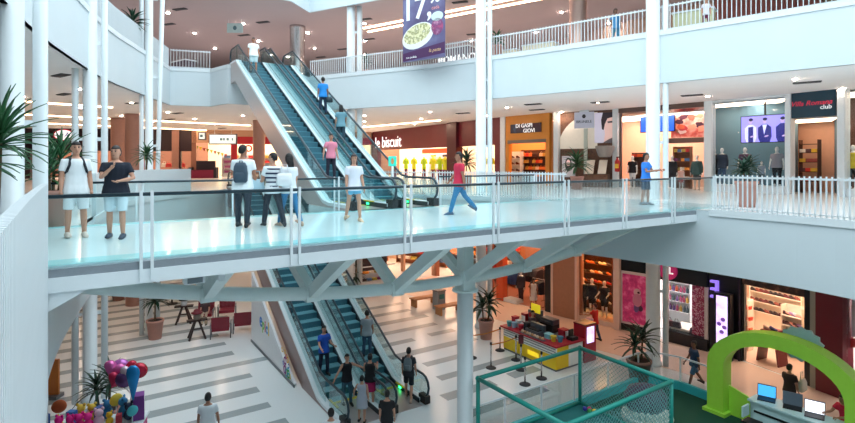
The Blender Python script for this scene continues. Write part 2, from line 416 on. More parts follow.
# light fitting slung under the deck
M_GREYMET0 = mat('lens_grey', (120, 132, 140), .3)
fl = thing('floodlight', 'small white floodlight fixed under the bridge deck', 'lamp', at(UN(1.75, .35, -.46)))
MB(MU).box(1.5, 1.8, .3, .5, -.5, -.38).build('housing', M_STEEL, fl)
MB(MU).box(1.54, 1.76, .28, .3, -.48, -.4).build('lens', M_GREYMET0, fl)
MB(MU).box(2.0, 2.1, .3, .42, -.5, -.36).build('bracket', M_STEEL, fl)

# ------------------------------------------------------------------ glass balustrades
def balustrade(name, label, n, t0s, tend, side, z_low=-.3, gap=2.2):
    b = thing(name, label, 'railing', MU @ Matrix.Translation((t0s[0], n, 0)))
    ts = t0s
    for a, c_ in zip(ts, ts[1:]):
        MB(MU).box(a + .09, c_ - .09, n - .008, n + .008, -.02 if z_low > -.2 else -.02, .93).build('glass_panel', M_GLASS, b)
    for t in ts:
        for o in (-.07, .07):
            MB(MU).box(t + o - .02, t + o + .02, n - .035 * side - .02, n - .035 * side + .02, z_low, 1.0).build('post', M_STEEL, b)
    MB(MU).tube([(ts[0], n, .95), (ts[-1], n, .95)], .027, 8).build('handrail', M_RAIL, b, True)
    return b
balustrade('glass_balustrade', 'glass balustrade along the near edge of the footbridge', 0.0, [-.35] + [.95 + 2.2 * i for i in range(8)], BL, 1)
balustrade('glass_balustrade', 'glass balustrade on the far edge left of the escalators', BW, [-.5, 1.3, 3.5, 6.35], 0, -1, -.15)
balustrade('glass_balustrade', 'glass balustrade on the far edge right of the escalators', BW, [ET1 + .3, 12.3, 14.3], 0, -1, -.15)
# platform that carries the foot of the upper escalators
m = MB(MU).box(ET0 - .05, ET1 + .2, BW - .1, 8.4, -.3, -.005); pl = solo(m, 'escalator_landing', M_DECK, 'white landing between the footbridge and the upper escalators', 'landing')
# ================================================================== FENCES ON THE FLOORS
near = [p for p in E1_near if 1.3 < p[1] < 7.0]
picket_fence('slat_parapet', offset_line(near, -.015), 0, 'tight white slat parapet in the left foreground', .085, 1.13, .035, .07, rail_h=.9, low=-1.78)
lft = [p for p in E1_left if 13.0 < p[1]]
m = MB().strip(offset_line(lft, .02), 0, 1.13, .1); solo(m, 'parapet', M_WHITE, 'solid white parapet beyond the bridge beside the yucca', 'parapet')
rgt = [(8.3, 15.1)] + [p for p in E1_right if p[0] > 8.25 and 6 < p[1] < 15.0]
picket_fence('picket_railing', offset_line(rgt, .12), 0, 'white picket railing at right in front of the clothes window', .125)
mid = [p for p in E1_right if p[0] < 5.2 and p[1] > 18.4]
picket_fence('picket_railing', offset_line(mid, .12), 0, 'white picket railing behind the footbridge in front of the orange shop', .125)
picket_fence('picket_railing', [u2(ET1 + .25, 13.2), u2(ET1 + .35, 20.5)], 0, 'white picket railing beside the head of the lower escalators', .2)
picket_fence('picket_railing', offset_line(E2_right[:6], .12), L2, 'long white picket railing along the upper floor', .15)
picket_fence('picket_railing', offset_line([(-13.8, 27.9), (-11.9, 28.5)], .12), L2, 'short white picket railing left of the escalator head on the upper floor', .15)
picket_fence('slat_parapet', offset_line(E2_left[2:], .12), L2, 'tight white slat parapet on the left edge of the upper floor', .1, 1.06, .03, .1)
# ================================================================== ESCALATORS
RISE, RUN = 6.5, 11.7
SL = RISE / RUN
class Esc:
    def __init__(s, z0, knee, t0, t1): s.z0, s.k, s.t0, s.t1 = z0, knee, t0, t1
    def z(s, n): return s.z0 + max(0, min(RISE, (n - s.k) * SL))
    def hit(s, px, py):
        """point of the treads seen at a pixel"""
        lo, hi = 12.0, 40.0
        def g(d):
            w = PD(px, py, d); q = MU.inverted() @ w; return w.z - s.z(q.y), q
        for _ in range(50):
            mid = (lo + hi) / 2
            if (g(mid)[0] > 0) == (g(lo)[0] > 0): lo = mid
            else: hi = mid
        q = g(lo)[1]; t = max(s.t0 + .5, min(s.t1 - .5, q.x)); return UN(t, q.y, s.z(q.y) + .01)
    def pos(s, px, f=.5):
        """point on the treads below picture column px, f across the lane"""
        t = s.t0 + (s.t1 - s.t0) * f; k = (px - CX) / F_PX
        n = (UO.x + .835 * t - k * (UO.y + .55 * t)) / (.55 + .835 * k)
        return UN(t, n, s.z(n))
def build_escalator(E, label, left_outer, right_outer, clad=M_CLAD):
    t0, t1, z0, k = E.t0, E.t1, E.z0, E.k
    e = thing('escalator', label, 'escalator', MU @ Matrix.Translation(((t0 + t1) / 2, k, z0)))
    foot, head = k - 1.75, k + RUN + 1.3
    prof = [(foot, z0), (k - .35, z0), (k + .1, z0 + .06)] + [(k + .35 + i * (RUN - .7) / 10, z0 + (.35 + i * (RUN - .7) / 10) * SL) for i in range(11)] + [(k + RUN - .1, z0 + RISE - .02), (k + RUN + .35, z0 + RISE), (head, z0 + RISE)]
    def sweep(pr, ta, tb, dz0, dz1): return MB(MU).rings([[(ta, n, z + dz0), (tb, n, z + dz0), (tb, n, z + dz1), (ta, n, z + dz1)] for n, z in pr])
    inner0, inner1 = t0 + .3, t1 - .3
    # decking bands, skirts, cladding
    for ta, tb in ((t0, t0 + .26), (t1 - .26, t1)):
        sweep(prof, ta, tb, .06, .16).build('decking', M_STEEL, e)
    for ta, tb in ((t0 + .26, t0 + .3), (t1 - .3, t1 - .26)):
        sweep(prof, ta, tb, -.25, .15).build('skirt', M_DKSTEEL, e)
    under = [(n, max(z - .95, z0 - .02) if n < k + 1.8 else z - .95) for n, z in prof]
    def side(ta, tb):
        m = MB(MU); m.rings([[(ta, n, z + .06), (tb, n, z + .06), (tb, n, max(z0 - .0 if n < k + 1.75 else -99, z - .95)), (ta, n, max(z0 if n < k + 1.75 else -99, z - .95))] for n, z in prof]); return m
    seams = [prof[0:5], prof[4:8], prof[7:11], prof[10:]]
    for ta, tb in ((t0, t0 + .03), (t1 - .03, t1)):
        for j, sg in enumerate(seams):
            m = MB(MU); m.rings([[(ta, n, z + .06), (tb, n, z + .06), (tb, n, max(z0 if n < k + 1.75 else -99, z - .95)), (ta, n, max(z0 if n < k + 1.75 else -99, z - .95))] for n, z in [(sg[0][0] + .004, sg[0][1])] + sg[1:]])
            m.build('cladding_panel', clad, e)
    m = MB(MU); pr2 = [(n, z) for n, z in prof if n > k + 1.5]
    m.rings([[(t0 + .03, n, z - .95), (t1 - .03, n, z - .95), (t1 - .03, n, z - .9), (t0 + .03, n, z - .9)] for n, z in pr2]).build('underside', clad, e)
    # balustrade glass and handrails
    hr = [(n, z + .92) for n, z in prof]
    for tt in (t0 + .13, t1 - .13):
        ring = []
        for n, z in prof[1:-1]: ring.append([(tt - .006, n, z + .16), (tt + .006, n, z + .16), (tt + .006, n, z + .9), (tt - .006, n, z + .9)])
        MB(MU).rings(ring).build('glass_panel', M_GLASS3, e)
        f0, h0 = foot, head
        nose = lambda n, z, s: [(tt, n + s * .36 * math.sin(a), z + .56 + .36 * math.cos(a)) for a in [R(x) for x in (180, 150, 120, 90, 60, 30)]]
        path = nose(f0, z0, -1) + [(tt, n, z) for n, z in hr] + list(reversed(nose(h0, z0 + RISE, 1)))
        MB(MU).tube(path, .04, 8).build('handrail', M_RAIL, e, True)
        for n, z, s in ((f0, z0, -1), (h0, z0 + RISE, 1)):
            pg = [(tt - .006, n + s * .33 * math.sin(a), z + .53 + .33 * math.cos(a)) for a in [R(x) for x in range(0, 181, 20)]] + [(tt - .006, n - s * 1.1, z + .16), (tt - .006, n - s * 1.1, z + .86)]
            MB(MU).extr(pg, (.012, 0, 0)).build('newel_glass', M_GLASS3, e)
        MB(MU).box(tt - .1, tt + .1, f0 - .3, f0 + .1, z0 + .03, z0 + .28).build('newel_base', M_BLACK, e)
        MB(MU).box(tt - .09, tt + .09, h0 - .1, h0 + .3, z0 + RISE + .03, z0 + RISE + .25).build('newel_base', M_BLACK, e)
    # floor plates, yellow comb lines, entry lights
    MB(MU).box(inner0, inner1, foot - .25, k - .3, z0, z0 + .012).build('landing_plate', M_CLAD, e)
    MB(MU).box(inner0, inner1, k + RUN + .3, head + .2, z0 + RISE, z0 + RISE + .012).build('landing_plate', M_CLAD, e)
    MB(MU).box(inner0, inner1, k - .34, k - .22, z0 + .01, z0 + .03).build('comb_plate', mat('yellow_comb', (214, 190, 40), .5), e)
    for tt in (t0 + .27, t1 - .33):
        MB(MU).box(tt, tt + .06, k - .95, k - .3, z0 + .16, z0 + .19).build('yellow_edge', mat('yellow_edge', (226, 200, 52), .5), e)
        MB(MU).box(tt + .0, tt + .06, k - .62, k - .5, z0 + .06, z0 + .12).build('entry_light', mat('green_entry_light', (40, 255, 120), emit=5), e)
    # steps
    d = .4; nst = int((RUN + .5) / d)
    st = MB().box(inner0 - (t0 + t1) / 2 + .005, inner1 - (t0 + t1) / 2 - .005, 0, d - .012, -.02, 0)
    for i in range(9):
        w = (inner1 - inner0 - .06) / 9; x = inner0 - (t0 + t1) / 2 + .03 + i * w
        st.box(x, x + w * .55, .01, d - .02, 0, .008)
    stm = st.mesh('step', M_STEP)
    rsm = MB().box(inner0 - (t0 + t1) / 2 + .005, inner1 - (t0 + t1) / 2 - .005, d - .02, d - .004, 0, d * SL - .01).mesh('riser', M_RISER)
    for i in range(nst):
        n = k - .2 + i * d; z = E.z(n + d * .5)
        s = inst(stm, 'step', MU @ Matrix.Translation(((t0 + t1) / 2, n, z)), e)
        inst(rsm, 'riser', MU @ Matrix.Translation(((t0 + t1) / 2, n, z)), s)
    return e
TM = 8.2
UPL = Esc(L1, 7.2, ET0, TM - .02); UPR = Esc(L1, 7.2, TM + .02, ET1)
LOL = Esc(L0, 7.7, ET0, TM - .02); LOR = Esc(L0, 7.7, TM + .02, ET1)
build_escalator(UPL, 'left lane of the upper escalators, with the man in white at its head', 1, 0)
build_escalator(UPR, 'right lane of the upper escalators, carrying the person in bright blue', 0, 1)
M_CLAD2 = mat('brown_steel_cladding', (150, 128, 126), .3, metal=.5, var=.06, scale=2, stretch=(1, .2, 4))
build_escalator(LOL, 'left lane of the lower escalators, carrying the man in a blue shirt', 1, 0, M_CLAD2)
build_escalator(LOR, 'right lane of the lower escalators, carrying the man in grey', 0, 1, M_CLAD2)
# advertising panel that closes the space under the lower pair
tp = ET0 - .22
pan = thing('advertising_panel', 'white triangular panel with colourful lettering under the lower escalator', 'panel', MU @ Matrix.Translation((tp, 11, L0)))
poly = [(tp, 9.4, L0 + .01), (tp, 15.0, L0 + .01), (tp, 15.0, LOL.z(15.0) - .98), (tp, 10.6, LOL.z(10.6) - .98), (tp, 9.4, L0 + .1)]
MB(MU).extr(poly, (.1, 0, 0)).build('board', mat('white_board', (226, 230, 234), .4), pan)
MB(MU).box(tp - .03, tp, 9.3, 15.0, L0, L0 + .1).build('skirting', mat('grey_skirting', (110, 116, 122), .5), pan)
Mface = MU @ Matrix(((0, 0, -1, tp - .004), (-1, 0, 0, 12.9), (0, 1, 0, L0 + 1.2), (0, 0, 0, 1)))
for ch, c, x, y, s in (('e', (30, 110, 190), -.75, .12, 1.0), ('p', (120, 190, 70), -.3, .02, .75), ('i', (200, 40, 90), .02, 0, .8), ('c', (40, 150, 210), .3, -.02, .75), ('l', (220, 190, 60), .62, 0, .9)):
    text_part(ch, s * .82, Mface @ Matrix.Translation((x * .8, y, 0)), mat('print_%s' % ch, c, .5), pan, 'letter', .003, bold=.02)
rq = random.Random(5)
for j in range(12):
    c = rq.choice([(60, 170, 80), (230, 190, 40), (210, 60, 60), (60, 90, 180), (40, 170, 200), (150, 60, 140)])
    n = 9.75 + rq.uniform(0, .9); z = L0 + .15 + rq.uniform(0, .9) * min(1, (n - 9.3)); r = rq.uniform(.07, .17)
    rg = [[Mface.inverted() @ (MU @ Vector((tp - .006 - .002 * j, n + q * math.cos(a), z + q * math.sin(a)))) for q in (r * .55, r)] for a in [2 * math.pi * i / 14 for i in range(14)]]
    m = MB(Mface); m.add([q for p_ in rg for q in p_], [(2 * i, 2 * i + 1, (2 * i + 3) % 28, (2 * i + 2) % 28) for i in range(14)])
    m.build('painted_swirl', cmat(c), pan, fix=False)
# ================================================================== CEILING FITTINGS
def inside(p, poly):
    r = False; j = len(poly) - 1
    for i in range(len(poly)):
        if (poly[i][1] > p[1]) != (poly[j][1] > p[1]) and p[0] < (poly[j][0] - poly[i][0]) * (p[1] - poly[i][1]) / (poly[j][1] - poly[i][1]) + poly[i][0]: r = not r
        j = i
    return r
def dist_edge(p, poly):
    q = Vector(p); best = 1e9
    for a, b in zip(poly, poly[1:] + poly[:1]):
        a = Vector(a); d = Vector(b) - a; t = max(0, min(1, (q - a).dot(d) / max(d.length_squared, 1e-9))); best = min(best, (q - a - d * t).length)
    return best
def downlights(z, poly, lamp, label, group, step, maxd=15, r=.085, seen=True):  # regular grid, extended beyond the visible fittings to light the floors
    body = MB().lathe([(r * 1.35, -.02), (r * 1.35, .0)], 14).mesh('downlight', M_STEEL)
    disc = MB().lathe([(r * .6, -.045), (r, -.03), (r, -.02)], 14).mesh('lamp', lamp)
    k = 0
    for i in range(-14, 15):
        for j in range(-8, 18):
            p = UN(i * step + (j % 2) * step * .5, j * step, 0)
            if p.y < 3 or p.y > 52 or abs((p.x) / p.y) > .95: continue
            if inside((p.x, p.y), poly) or not 1.0 < dist_edge((p.x, p.y), poly) < maxd: continue
            if seen and not -8 < HOR - (z - CAMZ) / p.y * F_PX < 430: continue
            t = thing('downlight', label, 'lamp', at(p.x, p.y, z), group)
            inst(body, 'rim', at(p.x, p.y, z), t); inst(disc, 'lamp', at(p.x, p.y, z), t); k += 1
    return k
M_DL0 = mat('added_lower_downlight', (255, 220, 190), emit=230, ecol=(255, 220, 192))
M_DL1 = mat('middle_downlight', (255, 220, 190), emit=240, ecol=(255, 222, 198))
M_DL2 = mat('upper_downlight', (255, 226, 204), emit=520, ecol=(255, 234, 224))
downlights(C1, EDGE2, M_DL1, 'round recessed downlight in the ceiling of the middle floor', 'downlights over the middle floor', 4.4, 17)
downlights(TOP, EDGE2, M_DL2, 'round recessed downlight in the mauve ceiling of the upper floor', 'downlights over the upper floor', 4.4, 15)
downlights(C0, EDGE1, M_DL0, 'unseen round downlight added in the ceiling of the lower floor', 'added downlights over the lower floor', 4.4, 17, seen=False)  # all out of view, added to brighten the lower floor
# dark air vents
vent = MB().box(-.45, .45, -.16, .16, -.03, 0).mesh('frame', M_VENT)
slat = MB().box(-.42, .42, -.012, .012, -.045, -.02).mesh('slat', mat('vent_slat', (84, 84, 88), .6))
def vents(z, pts, label, group, rz=0):
    for px, py in pts:
        p = P(px, py, z); t = thing('ceiling_vent', label, 'vent', at(p, rz=rz), group)
        inst(vent, 'frame', at(p, rz=rz), t)
        for k in range(5): inst(slat, 'slat', at(p, rz=rz) @ Matrix.Translation((0, -.11 + .055 * k, 0)), t)
vents(C1, [(61, 75), (64, 94), (132, 103), (533, 104), (537, 109.5), (600, 102), (692, 95), (807, 82), (463, 113), (178, 113), (170, 119), (222, 128)], 'dark slatted air vent in the ceiling of the middle floor', 'air vents over the middle floor', R(-35))
vents(TOP, [(180, 9), (169, 24), (263, 22), (244, 35), (369, 39), (343, 49), (321, 57), (460, 2), (473, 34), (365, 19)], 'dark slatted air vent in the mauve upper ceiling', 'air vents over the upper floor', R(-20))
# linear ceiling lights
def strip_light(a, b, label, group, w=.14):
    m = MB().bar(a + Vector((0, 0, -.03)), b + Vector((0, 0, -.03)), w, .05); solo(m, 'linear_light', M_STRIP, label, 'lamp', group)
for a, b in (((363, 28), (520, -3)), ((368, 31.5), (548, -3))):
    strip_light(P(*a, TOP), P(*b, TOP), 'long linear light crossing the upper ceiling by the banner', 'linear lights on the upper ceiling', .2)
for a, b in (((22, 101), (112, 107)), ((22, 114), (250, 125.2)), ((22, 122), (240, 131.5))):
    strip_light(P(*a, C1), P(*b, C1), 'long linear light in the middle ceiling at far left', 'linear lights on the middle ceiling', .3)
strip_light(P(362, 127, C1), P(440, 120, C1), 'linear light in front of the dark red shop', None, .2)
# hanging exit sign at the escalator head
p = PD(235, 28, 33)
t = thing('hanging_sign', 'small white hanging sign over the head of the upper escalators', 'sign', at(p))
MB().box(p.x - .5, p.x + .5, p.y - .03, p.y + .03, p.z - .3, p.z + .3).build('panel', mat('pale_sign', (200, 226, 226), .5), t)
for dx in (-.4, .4): MB().tube([(p.x + dx, p.y, p.z + .3), (p.x + dx, p.y, TOP)], .012, 5).build('rod', M_STEEL, t)
MB().extr([(p.x + .12 * math.cos(a), p.y - .035, p.z + .14 * math.sin(a)) for a in [2 * math.pi * k / 12 for k in range(12)]], (0, .004, 0)).build('pictogram', mat('sign_grey', (90, 130, 140)), t)
# ================================================================== FIGURES
TMP = bpy.data.scenes.new('tmp_remesh')
def remeshed(mb, name, mt, voxel, smooth_it=3):
    me = bpy.data.meshes.new('tmp'); me.from_pydata([tuple(q) for q in mb.v], [], mb.f)
    b = bmesh.new(); b.from_mesh(me); bmesh.ops.recalc_face_normals(b, faces=b.faces); b.to_mesh(me); b.free()
    o = bpy.data.objects.new('tmp', me); TMP.collection.objects.link(o)
    r = o.modifiers.new('r', 'REMESH'); r.mode = 'VOXEL'; r.voxel_size = voxel; r.use_smooth_shade = True
    s = o.modifiers.new('s', 'SMOOTH'); s.factor = .5; s.iterations = smooth_it
    vl = TMP.view_layers[0]; vl.update(); dg = vl.depsgraph
    out = bpy.data.meshes.new_from_object(o.evaluated_get(dg)); out.name = name
    bpy.data.objects.remove(o); bpy.data.meshes.remove(me)
    out.materials.clear(); out.materials.append(mt)
    return out
def limb(mb, pts, rad, n=10, sx=1):
    """a tapered limb with rounded ends"""
    pts = [Vector(p) for p in pts]; d0 = (pts[0] - pts[1]).normalized(); d1 = (pts[-1] - pts[-2]).normalized()
    P_ = [pts[0] + d0 * rad[0] * .85, pts[0] + d0 * rad[0] * .5] + pts + [pts[-1] + d1 * rad[-1] * .5, pts[-1] + d1 * rad[-1] * .85]
    R_ = [rad[0] * .4, rad[0] * .82] + list(rad) + [rad[-1] * .82, rad[-1] * .4]
    mb.tube(P_, R_, n, up=(1, 0, 0), sx=sx)
def loft(mb, rows, n=14):
    """rows of (centre, half width, half depth)"""
    mb.rings([[Vector(c) + Vector((w * math.cos(a), d * math.sin(a), 0)) for a in [2 * math.pi * k / n for k in range(n)]] for c, w, d in rows])
def person(label, loc, face=0, H=1.72, skin=(190, 140, 116), hair=('short', (26, 20, 20)), top=('tee', (220, 225, 228)), bottom=('trousers', (40, 46, 60)),
           shoes=(40, 40, 44), legs=((6, 4), (-6, 6)), arms=((4, 8, 14), (4, 8, 14)), voxel=.024, name='person', cat='person', build=1.0, head=0, group=None, sit=False, lean=0, faceless=False, stripes=None, rel=True):
    """face: degrees turned from looking at the camera, anticlockwise seen from above; legs: (thigh forward, knee bend) left/right;
    arms: (forward, outward, elbow[, forearm outward]) left/right"""
    if rel: face += math.degrees(math.atan2(-loc[0], loc[1]))      # turned relative to the camera
    S = H / 1.75
    V = lambda x, y, z: Vector((x, y, z))
    hipz = .93; L1_, L2_ = .43, .42
    J = {}
    lows = []
    for side, (a, kb) in zip((1, -1), legs):
        h = V(.088 * side, 0, hipz); a_, b_ = R(a), R(a - kb)
        kn = h + V((.008 if sit else .024) * side, -math.sin(a_) * L1_, -math.cos(a_) * L1_); an = kn + V(.012 * side, -math.sin(b_) * L2_, -math.cos(b_) * L2_)
        pitch = R(max(-45, min(10, (a - kb) * .8))) if kb < 60 else 0
        J[side] = (h, kn, an, pitch); lows.append(an.z - .075)
    dz = (.47 - hipz + .0) if sit else -min(lows)
    lr = Matrix.Rotation(R(lean), 4, 'X')
    hipc = V(0, 0, hipz)
    def T_(p): return lr @ (p - hipc) + hipc                     # torso lean about the hips
    bw = build
    shoulder = {s: T_(V(.17 * s * (bw * .5 + .5), 0, 1.395)) for s in (1, -1)}
    A = {}
    for side, arm in zip((1, -1), arms):
        f, o, e = arm[:3]; o2 = arm[3] if len(arm) > 3 else o * .4
        f_, o_, fe, oe = R(f), R(o), R(f + e), R(o2)
        el = shoulder[side] + V(side * math.sin(o_), -math.sin(f_) * math.cos(o_), -math.cos(f_) * math.cos(o_)) * .285
        fd = V(side * math.sin(oe), -math.sin(fe) * math.cos(oe), -math.cos(fe) * math.cos(oe)); wr = el + fd * .245
        A[side] = (shoulder[side], el, wr, fd)
    up = lambda p: (p + V(0, 0, dz)) * S
    # ---- body
    mb = MB()
    tors = [(.86, .10, .08), (.90, .145, .10), (.97, .158, .108), (1.06, .142, .1), (1.14, .136, .096), (1.24, .15, .104), (1.34, .16, .108), (1.40, .148, .1), (1.445, .105, .08), (1.475, .055, .055)]
    loft(mb, [(T_(V(0, .0 + (.01 if z > 1.2 else 0), z)), w * bw, d * bw) for z, w, d in tors])
    limb(mb, [T_(V(0, .012, 1.43)), T_(V(0, .0, 1.55))], [.056, .052])
    hd = Matrix.Rotation(R(head), 4, 'Z'); hc = T_(V(0, -.008, 1.635))
    hp = lambda x, y, z: hc + hd @ V(x, y, z)
    for z0 in (0,):
        rows = [(-.118, .032, .04, -.03), (-.1, .05, .06, -.022), (-.06, .064, .078, -.01), (0, .074, .092, 0), (.05, .075, .094, .004), (.085, .062, .078, .006), (.11, .035, .045, .006), (.118, .014, .018, .006)]
        mb.rings([[hp(w * math.cos(t), cy + d * math.sin(t), z) for t in [2 * math.pi * k / 16 for k in range(16)]] for z, w, d, cy in rows])
    if not faceless:
        mb.rings([[hp(w * math.cos(t), -.094 + d * math.sin(t), z) for t in [2 * math.pi * k / 8 for k in range(8)]] for z, w, d in ((-.042, .012, .012), (-.035, .018, .024), (-.01, .012, .02), (.02, .009, .01))])
    for sd in (1, -1): mb.ell(hp(.078 * sd, .008, -.005), .014, .022, .034, 8, 5)
    for side in (1, -1):
        h, kn, an, pt = J[side]
        limb(mb, [h, h.lerp(kn, .5), kn, kn.lerp(an, .35), an], [.088 * bw, .07 * bw, .054, .056, .037])
        c_, s_ = math.cos(pt), math.sin(pt)
        fo = lambda y, z: an + V(0, y * c_ - z * s_, y * s_ + z * c_)
        limb(mb, [fo(.05, -.04), fo(-.06, -.045), fo(-.16, -.055)], [.038, .04, .026])
        s0, el, wr, fd = A[side]
        limb(mb, [s0, s0.lerp(el, .4), el, el.lerp(wr, .4), wr], [.056, .05, .04, .041, .027])
        mb.ell(wr + fd * .05, .04, .022, .055, 8, 6, (V(0, 0, 1).rotation_difference(fd)).to_matrix())
    mb.v = [up(q) for q in mb.v]
    msk = cmat(skin, .55)
    me = remeshed(mb, 'body', msk, voxel * .85, 2)
    # fingers, joined to the same body mesh
    fm = MB()
    for side in (1, -1):
        s0, el, wr, fd = A[side]
        ax = V(0, 1, 0) - fd * fd.y
        if ax.length < .2: ax = V(0, 0, 1) - fd * fd.z
        ax.normalize(); nrm = fd.cross(ax) * side
        for i, L in enumerate((.062, .072, .068, .052)):
            b0 = wr + fd * .088 + ax * (-.027 + .018 * i)
            b1 = b0 + fd * L * .55 - nrm * .008; b2 = b1 + fd * L * .4 - nrm * .024
            fm.tube([up(b0), up(b1), up(b2)], [.0095 * S, .009 * S, .007 * S], 5)
        t0 = wr + fd * .03 - ax * .03; fm.tube([up(t0), up(t0 - ax * .025 + fd * .03), up(t0 - ax * .03 + fd * .062 - nrm * .01)], [.011 * S, .011 * S, .008 * S], 5)
    b = bmesh.new(); b.from_mesh(me); vv = [b.verts.new(q) for q in fm.v]
    for f in fm.f:
        try: fc = b.faces.new([vv[i] for i in f]); fc.smooth = True
        except ValueError: pass
    b.to_mesh(me); b.free()
    M = at(loc, rz=R(face)); root = thing(name, label, cat, M, group)
    inst(me, 'body', M, root)
    # ---- clothes
    kind, tcol = top; tm = cmat(tcol, .85)
    g = 1.13
    if kind:
        m = MB(); hem = {'tee': .81, 'tank': .82, 'polo': .81, 'jacket': .77, 'long': .81, 'dress': .86, 'crop': 1.0}[kind]
        rows = [r_ for r_ in tors if hem - .01 <= r_[0] <= 1.46]
        rows = [(hem, .176, .136), (hem + .1, .168, .126)] + [r_ for r_ in rows if r_[0] > hem + .13]
        if kind == 'dress': rows = [(.55, .2, .16), (.7, .185, .145)] + rows
        loft(m, [(T_(V(0, .006, z)), w * bw * (g if z < 1.42 else 1.06) + (.010 if z < 1.3 else .012), d * bw * g + (.018 if z < 1.3 else .02)) for z, w, d in rows])
        if kind not in ('tank', 'crop', 'dress'):
            for side in (1, -1):
                s0, el, wr, fd = A[side]
                if kind in ('jacket', 'long'): limb(m, [s0, el, wr.lerp(el, .06)], [.062, .055, .044])
                else: m.tube([s0 + V(-.06 * side, 0, .0), s0, s0.lerp(el, .3), s0.lerp(el, .62)], [.055, .069, .069, .07], 12, up=(1, 0, 0))
        else:
            for side in (1, -1): limb(m, [T_(V(.085 * side, 0, 1.36)), T_(V(.085 * side, 0, 1.44))], [.05, .04])
        m.v = [up(q) for q in m.v]
        ms = remeshed(m, 'shirt', tm, voxel, 2)
        inst(ms, 'dress' if kind == 'dress' else 'jacket' if kind == 'jacket' else 'shirt', M, root)
        if stripes:
            for z in stripes[1]:
                sm = MB(); w = [t_ for t_ in tors if t_[0] >= z][0]
                loft(sm, [(T_(V(0, .006, z - .018)), w[1] * g * bw + .016, w[2] * g * bw + .028), (T_(V(0, .006, z + .018)), w[1] * g * bw + .016, w[2] * g * bw + .028)])
                sm.v = [up(q) for q in sm.v]; me2 = sm.mesh('stripe', cmat(stripes[0], .85), True); inst(me2, 'stripe', M, root)
    bk, bcol = bottom
    if bk:
        m = MB(); bm_ = cmat(bcol, .9)
        loft(m, [(V(0, 0, .84), .13 * bw, .1), (V(0, 0, .9), .163 * bw, .116), (V(0, 0, .97), .16 * bw, .112), (T_(V(0, 0, 1.02)), .145 * bw, .104)])
        if bk == 'skirt': loft(m, [(V(0, 0, .5), .2, .17), (V(0, 0, .7), .19, .15), (V(0, 0, .92), .165, .12)])
        for side in (1, -1):
            h, kn, an, pt = J[side]
            if bk == 'trousers': limb(m, [h, h.lerp(kn, .5), kn, kn.lerp(an, .5), an.lerp(kn, .06)], [.1 * bw, .086 * bw, .07, .066, .058])
            elif bk == 'shorts': m.tube([h + V(0, 0, .02), h.lerp(kn, .4), h.lerp(kn, .95)], [.1 * bw, .092 * bw, .088], 12, up=(1, 0, 0))
            elif bk == 'hotpants': m.tube([h + V(0, 0, .02), h.lerp(kn, .25), h.lerp(kn, .5)], [.1 * bw, .095 * bw, .092], 12, up=(1, 0, 0))
        m.v = [up(q) for q in m.v]
        inst(remeshed(m, bk, bm_, voxel, 2), 'trousers' if bk == 'trousers' else 'skirt' if bk == 'skirt' else 'shorts', M, root)
    if shoes:
        for side in (1, -1):
            h, kn, an, pt = J[side]; c_, s_ = math.cos(pt), math.sin(pt)
            fo = lambda x, y, z: up(an + V(x, y * c_ - z * s_, y * s_ + z * c_))
            m = MB(); prof = [(.085, .03, .5), (.06, .045, 1), (-.02, .046, 1.05), (-.1, .05, .8), (-.17, .046, .55), (-.205, .026, .3)]
            m.rings([[fo(w * math.cos(t), y, -.078 + (.055 + .055 * math.sin(t)) * hh) for t in [2 * math.pi * k / 10 for k in range(10)]] for y, w, hh in prof])
            o = inst(m.mesh('shoe', cmat(shoes, .6), True), 'shoe', M, root)
    # ---- hair and face
    if hair:
        hk, hcol = hair; hm = mat('hair_%d_%d_%d' % hcol, hcol, .6, var=.2, scale=40); m = MB(); n, q = 18, 12; rs = []
        for i in range(q + 1):
            la = -math.pi / 2 + math.pi * i / q; ring = []
            for k in range(n):
                lo = 2 * math.pi * k / n; x, y, z = math.cos(la) * math.cos(lo), math.cos(la) * math.sin(lo), math.sin(la)
                line = .3 if y < -.25 else (-.05 if y < .3 else -.6)
                if hk == 'long': line = .36 if y < -.4 else -.85
                s_ = 1.16 if z > line else .78
                ring.append(hp(.077 * x * s_, .006 + .097 * y * s_, .004 + (.112 if z > 0 else .12) * z * s_))
            rs.append(ring)
        m.rings(rs)
        if hk == 'long':
            m.rings([[hp(w * math.cos(t), y + d * math.sin(t), z) for t in [2 * math.pi * k / 12 for k in range(12)]] for z, w, d, y in ((.04, .08, .06, .05), (-.08, .09, .055, .06), (-.2, .095, .05, .075), (-.3, .08, .04, .085), (-.36, .04, .02, .09))])
        if hk == 'bun': m.ell(hp(0, .1, .06), .045, .045, .045)
        m.v = [up(v_) for v_ in m.v]
        inst(m.mesh('hair', hm, True), 'hair', M, root)
    if not faceless:
        for sd in (1, -1):
            m = MB().ell(hp(.031 * sd, -.086, .012), .015, .01, .01, 8, 5); m.v = [up(v_) for v_ in m.v]
            inst(m.mesh('eye', cmat((30, 24, 22), .3), True), 'eye', M, root)
        for sd in (1, -1):
            m = MB().ell(hp(.033 * sd, -.087, .038), .022, .009, .006, 8, 5); m.v = [up(v_) for v_ in m.v]
            inst(m.mesh('eyebrow', cmat((30, 24, 22), .5), True), 'eyebrow', M, root)
        m = MB().ell(hp(0, -.088, -.068), .022, .01, .006, 8, 5); m.v = [up(v_) for v_ in m.v]
        inst(m.mesh('mouth', cmat((140, 74, 70), .5), True), 'mouth', M, root)
    root['S'] = S; del root['S']
    return root
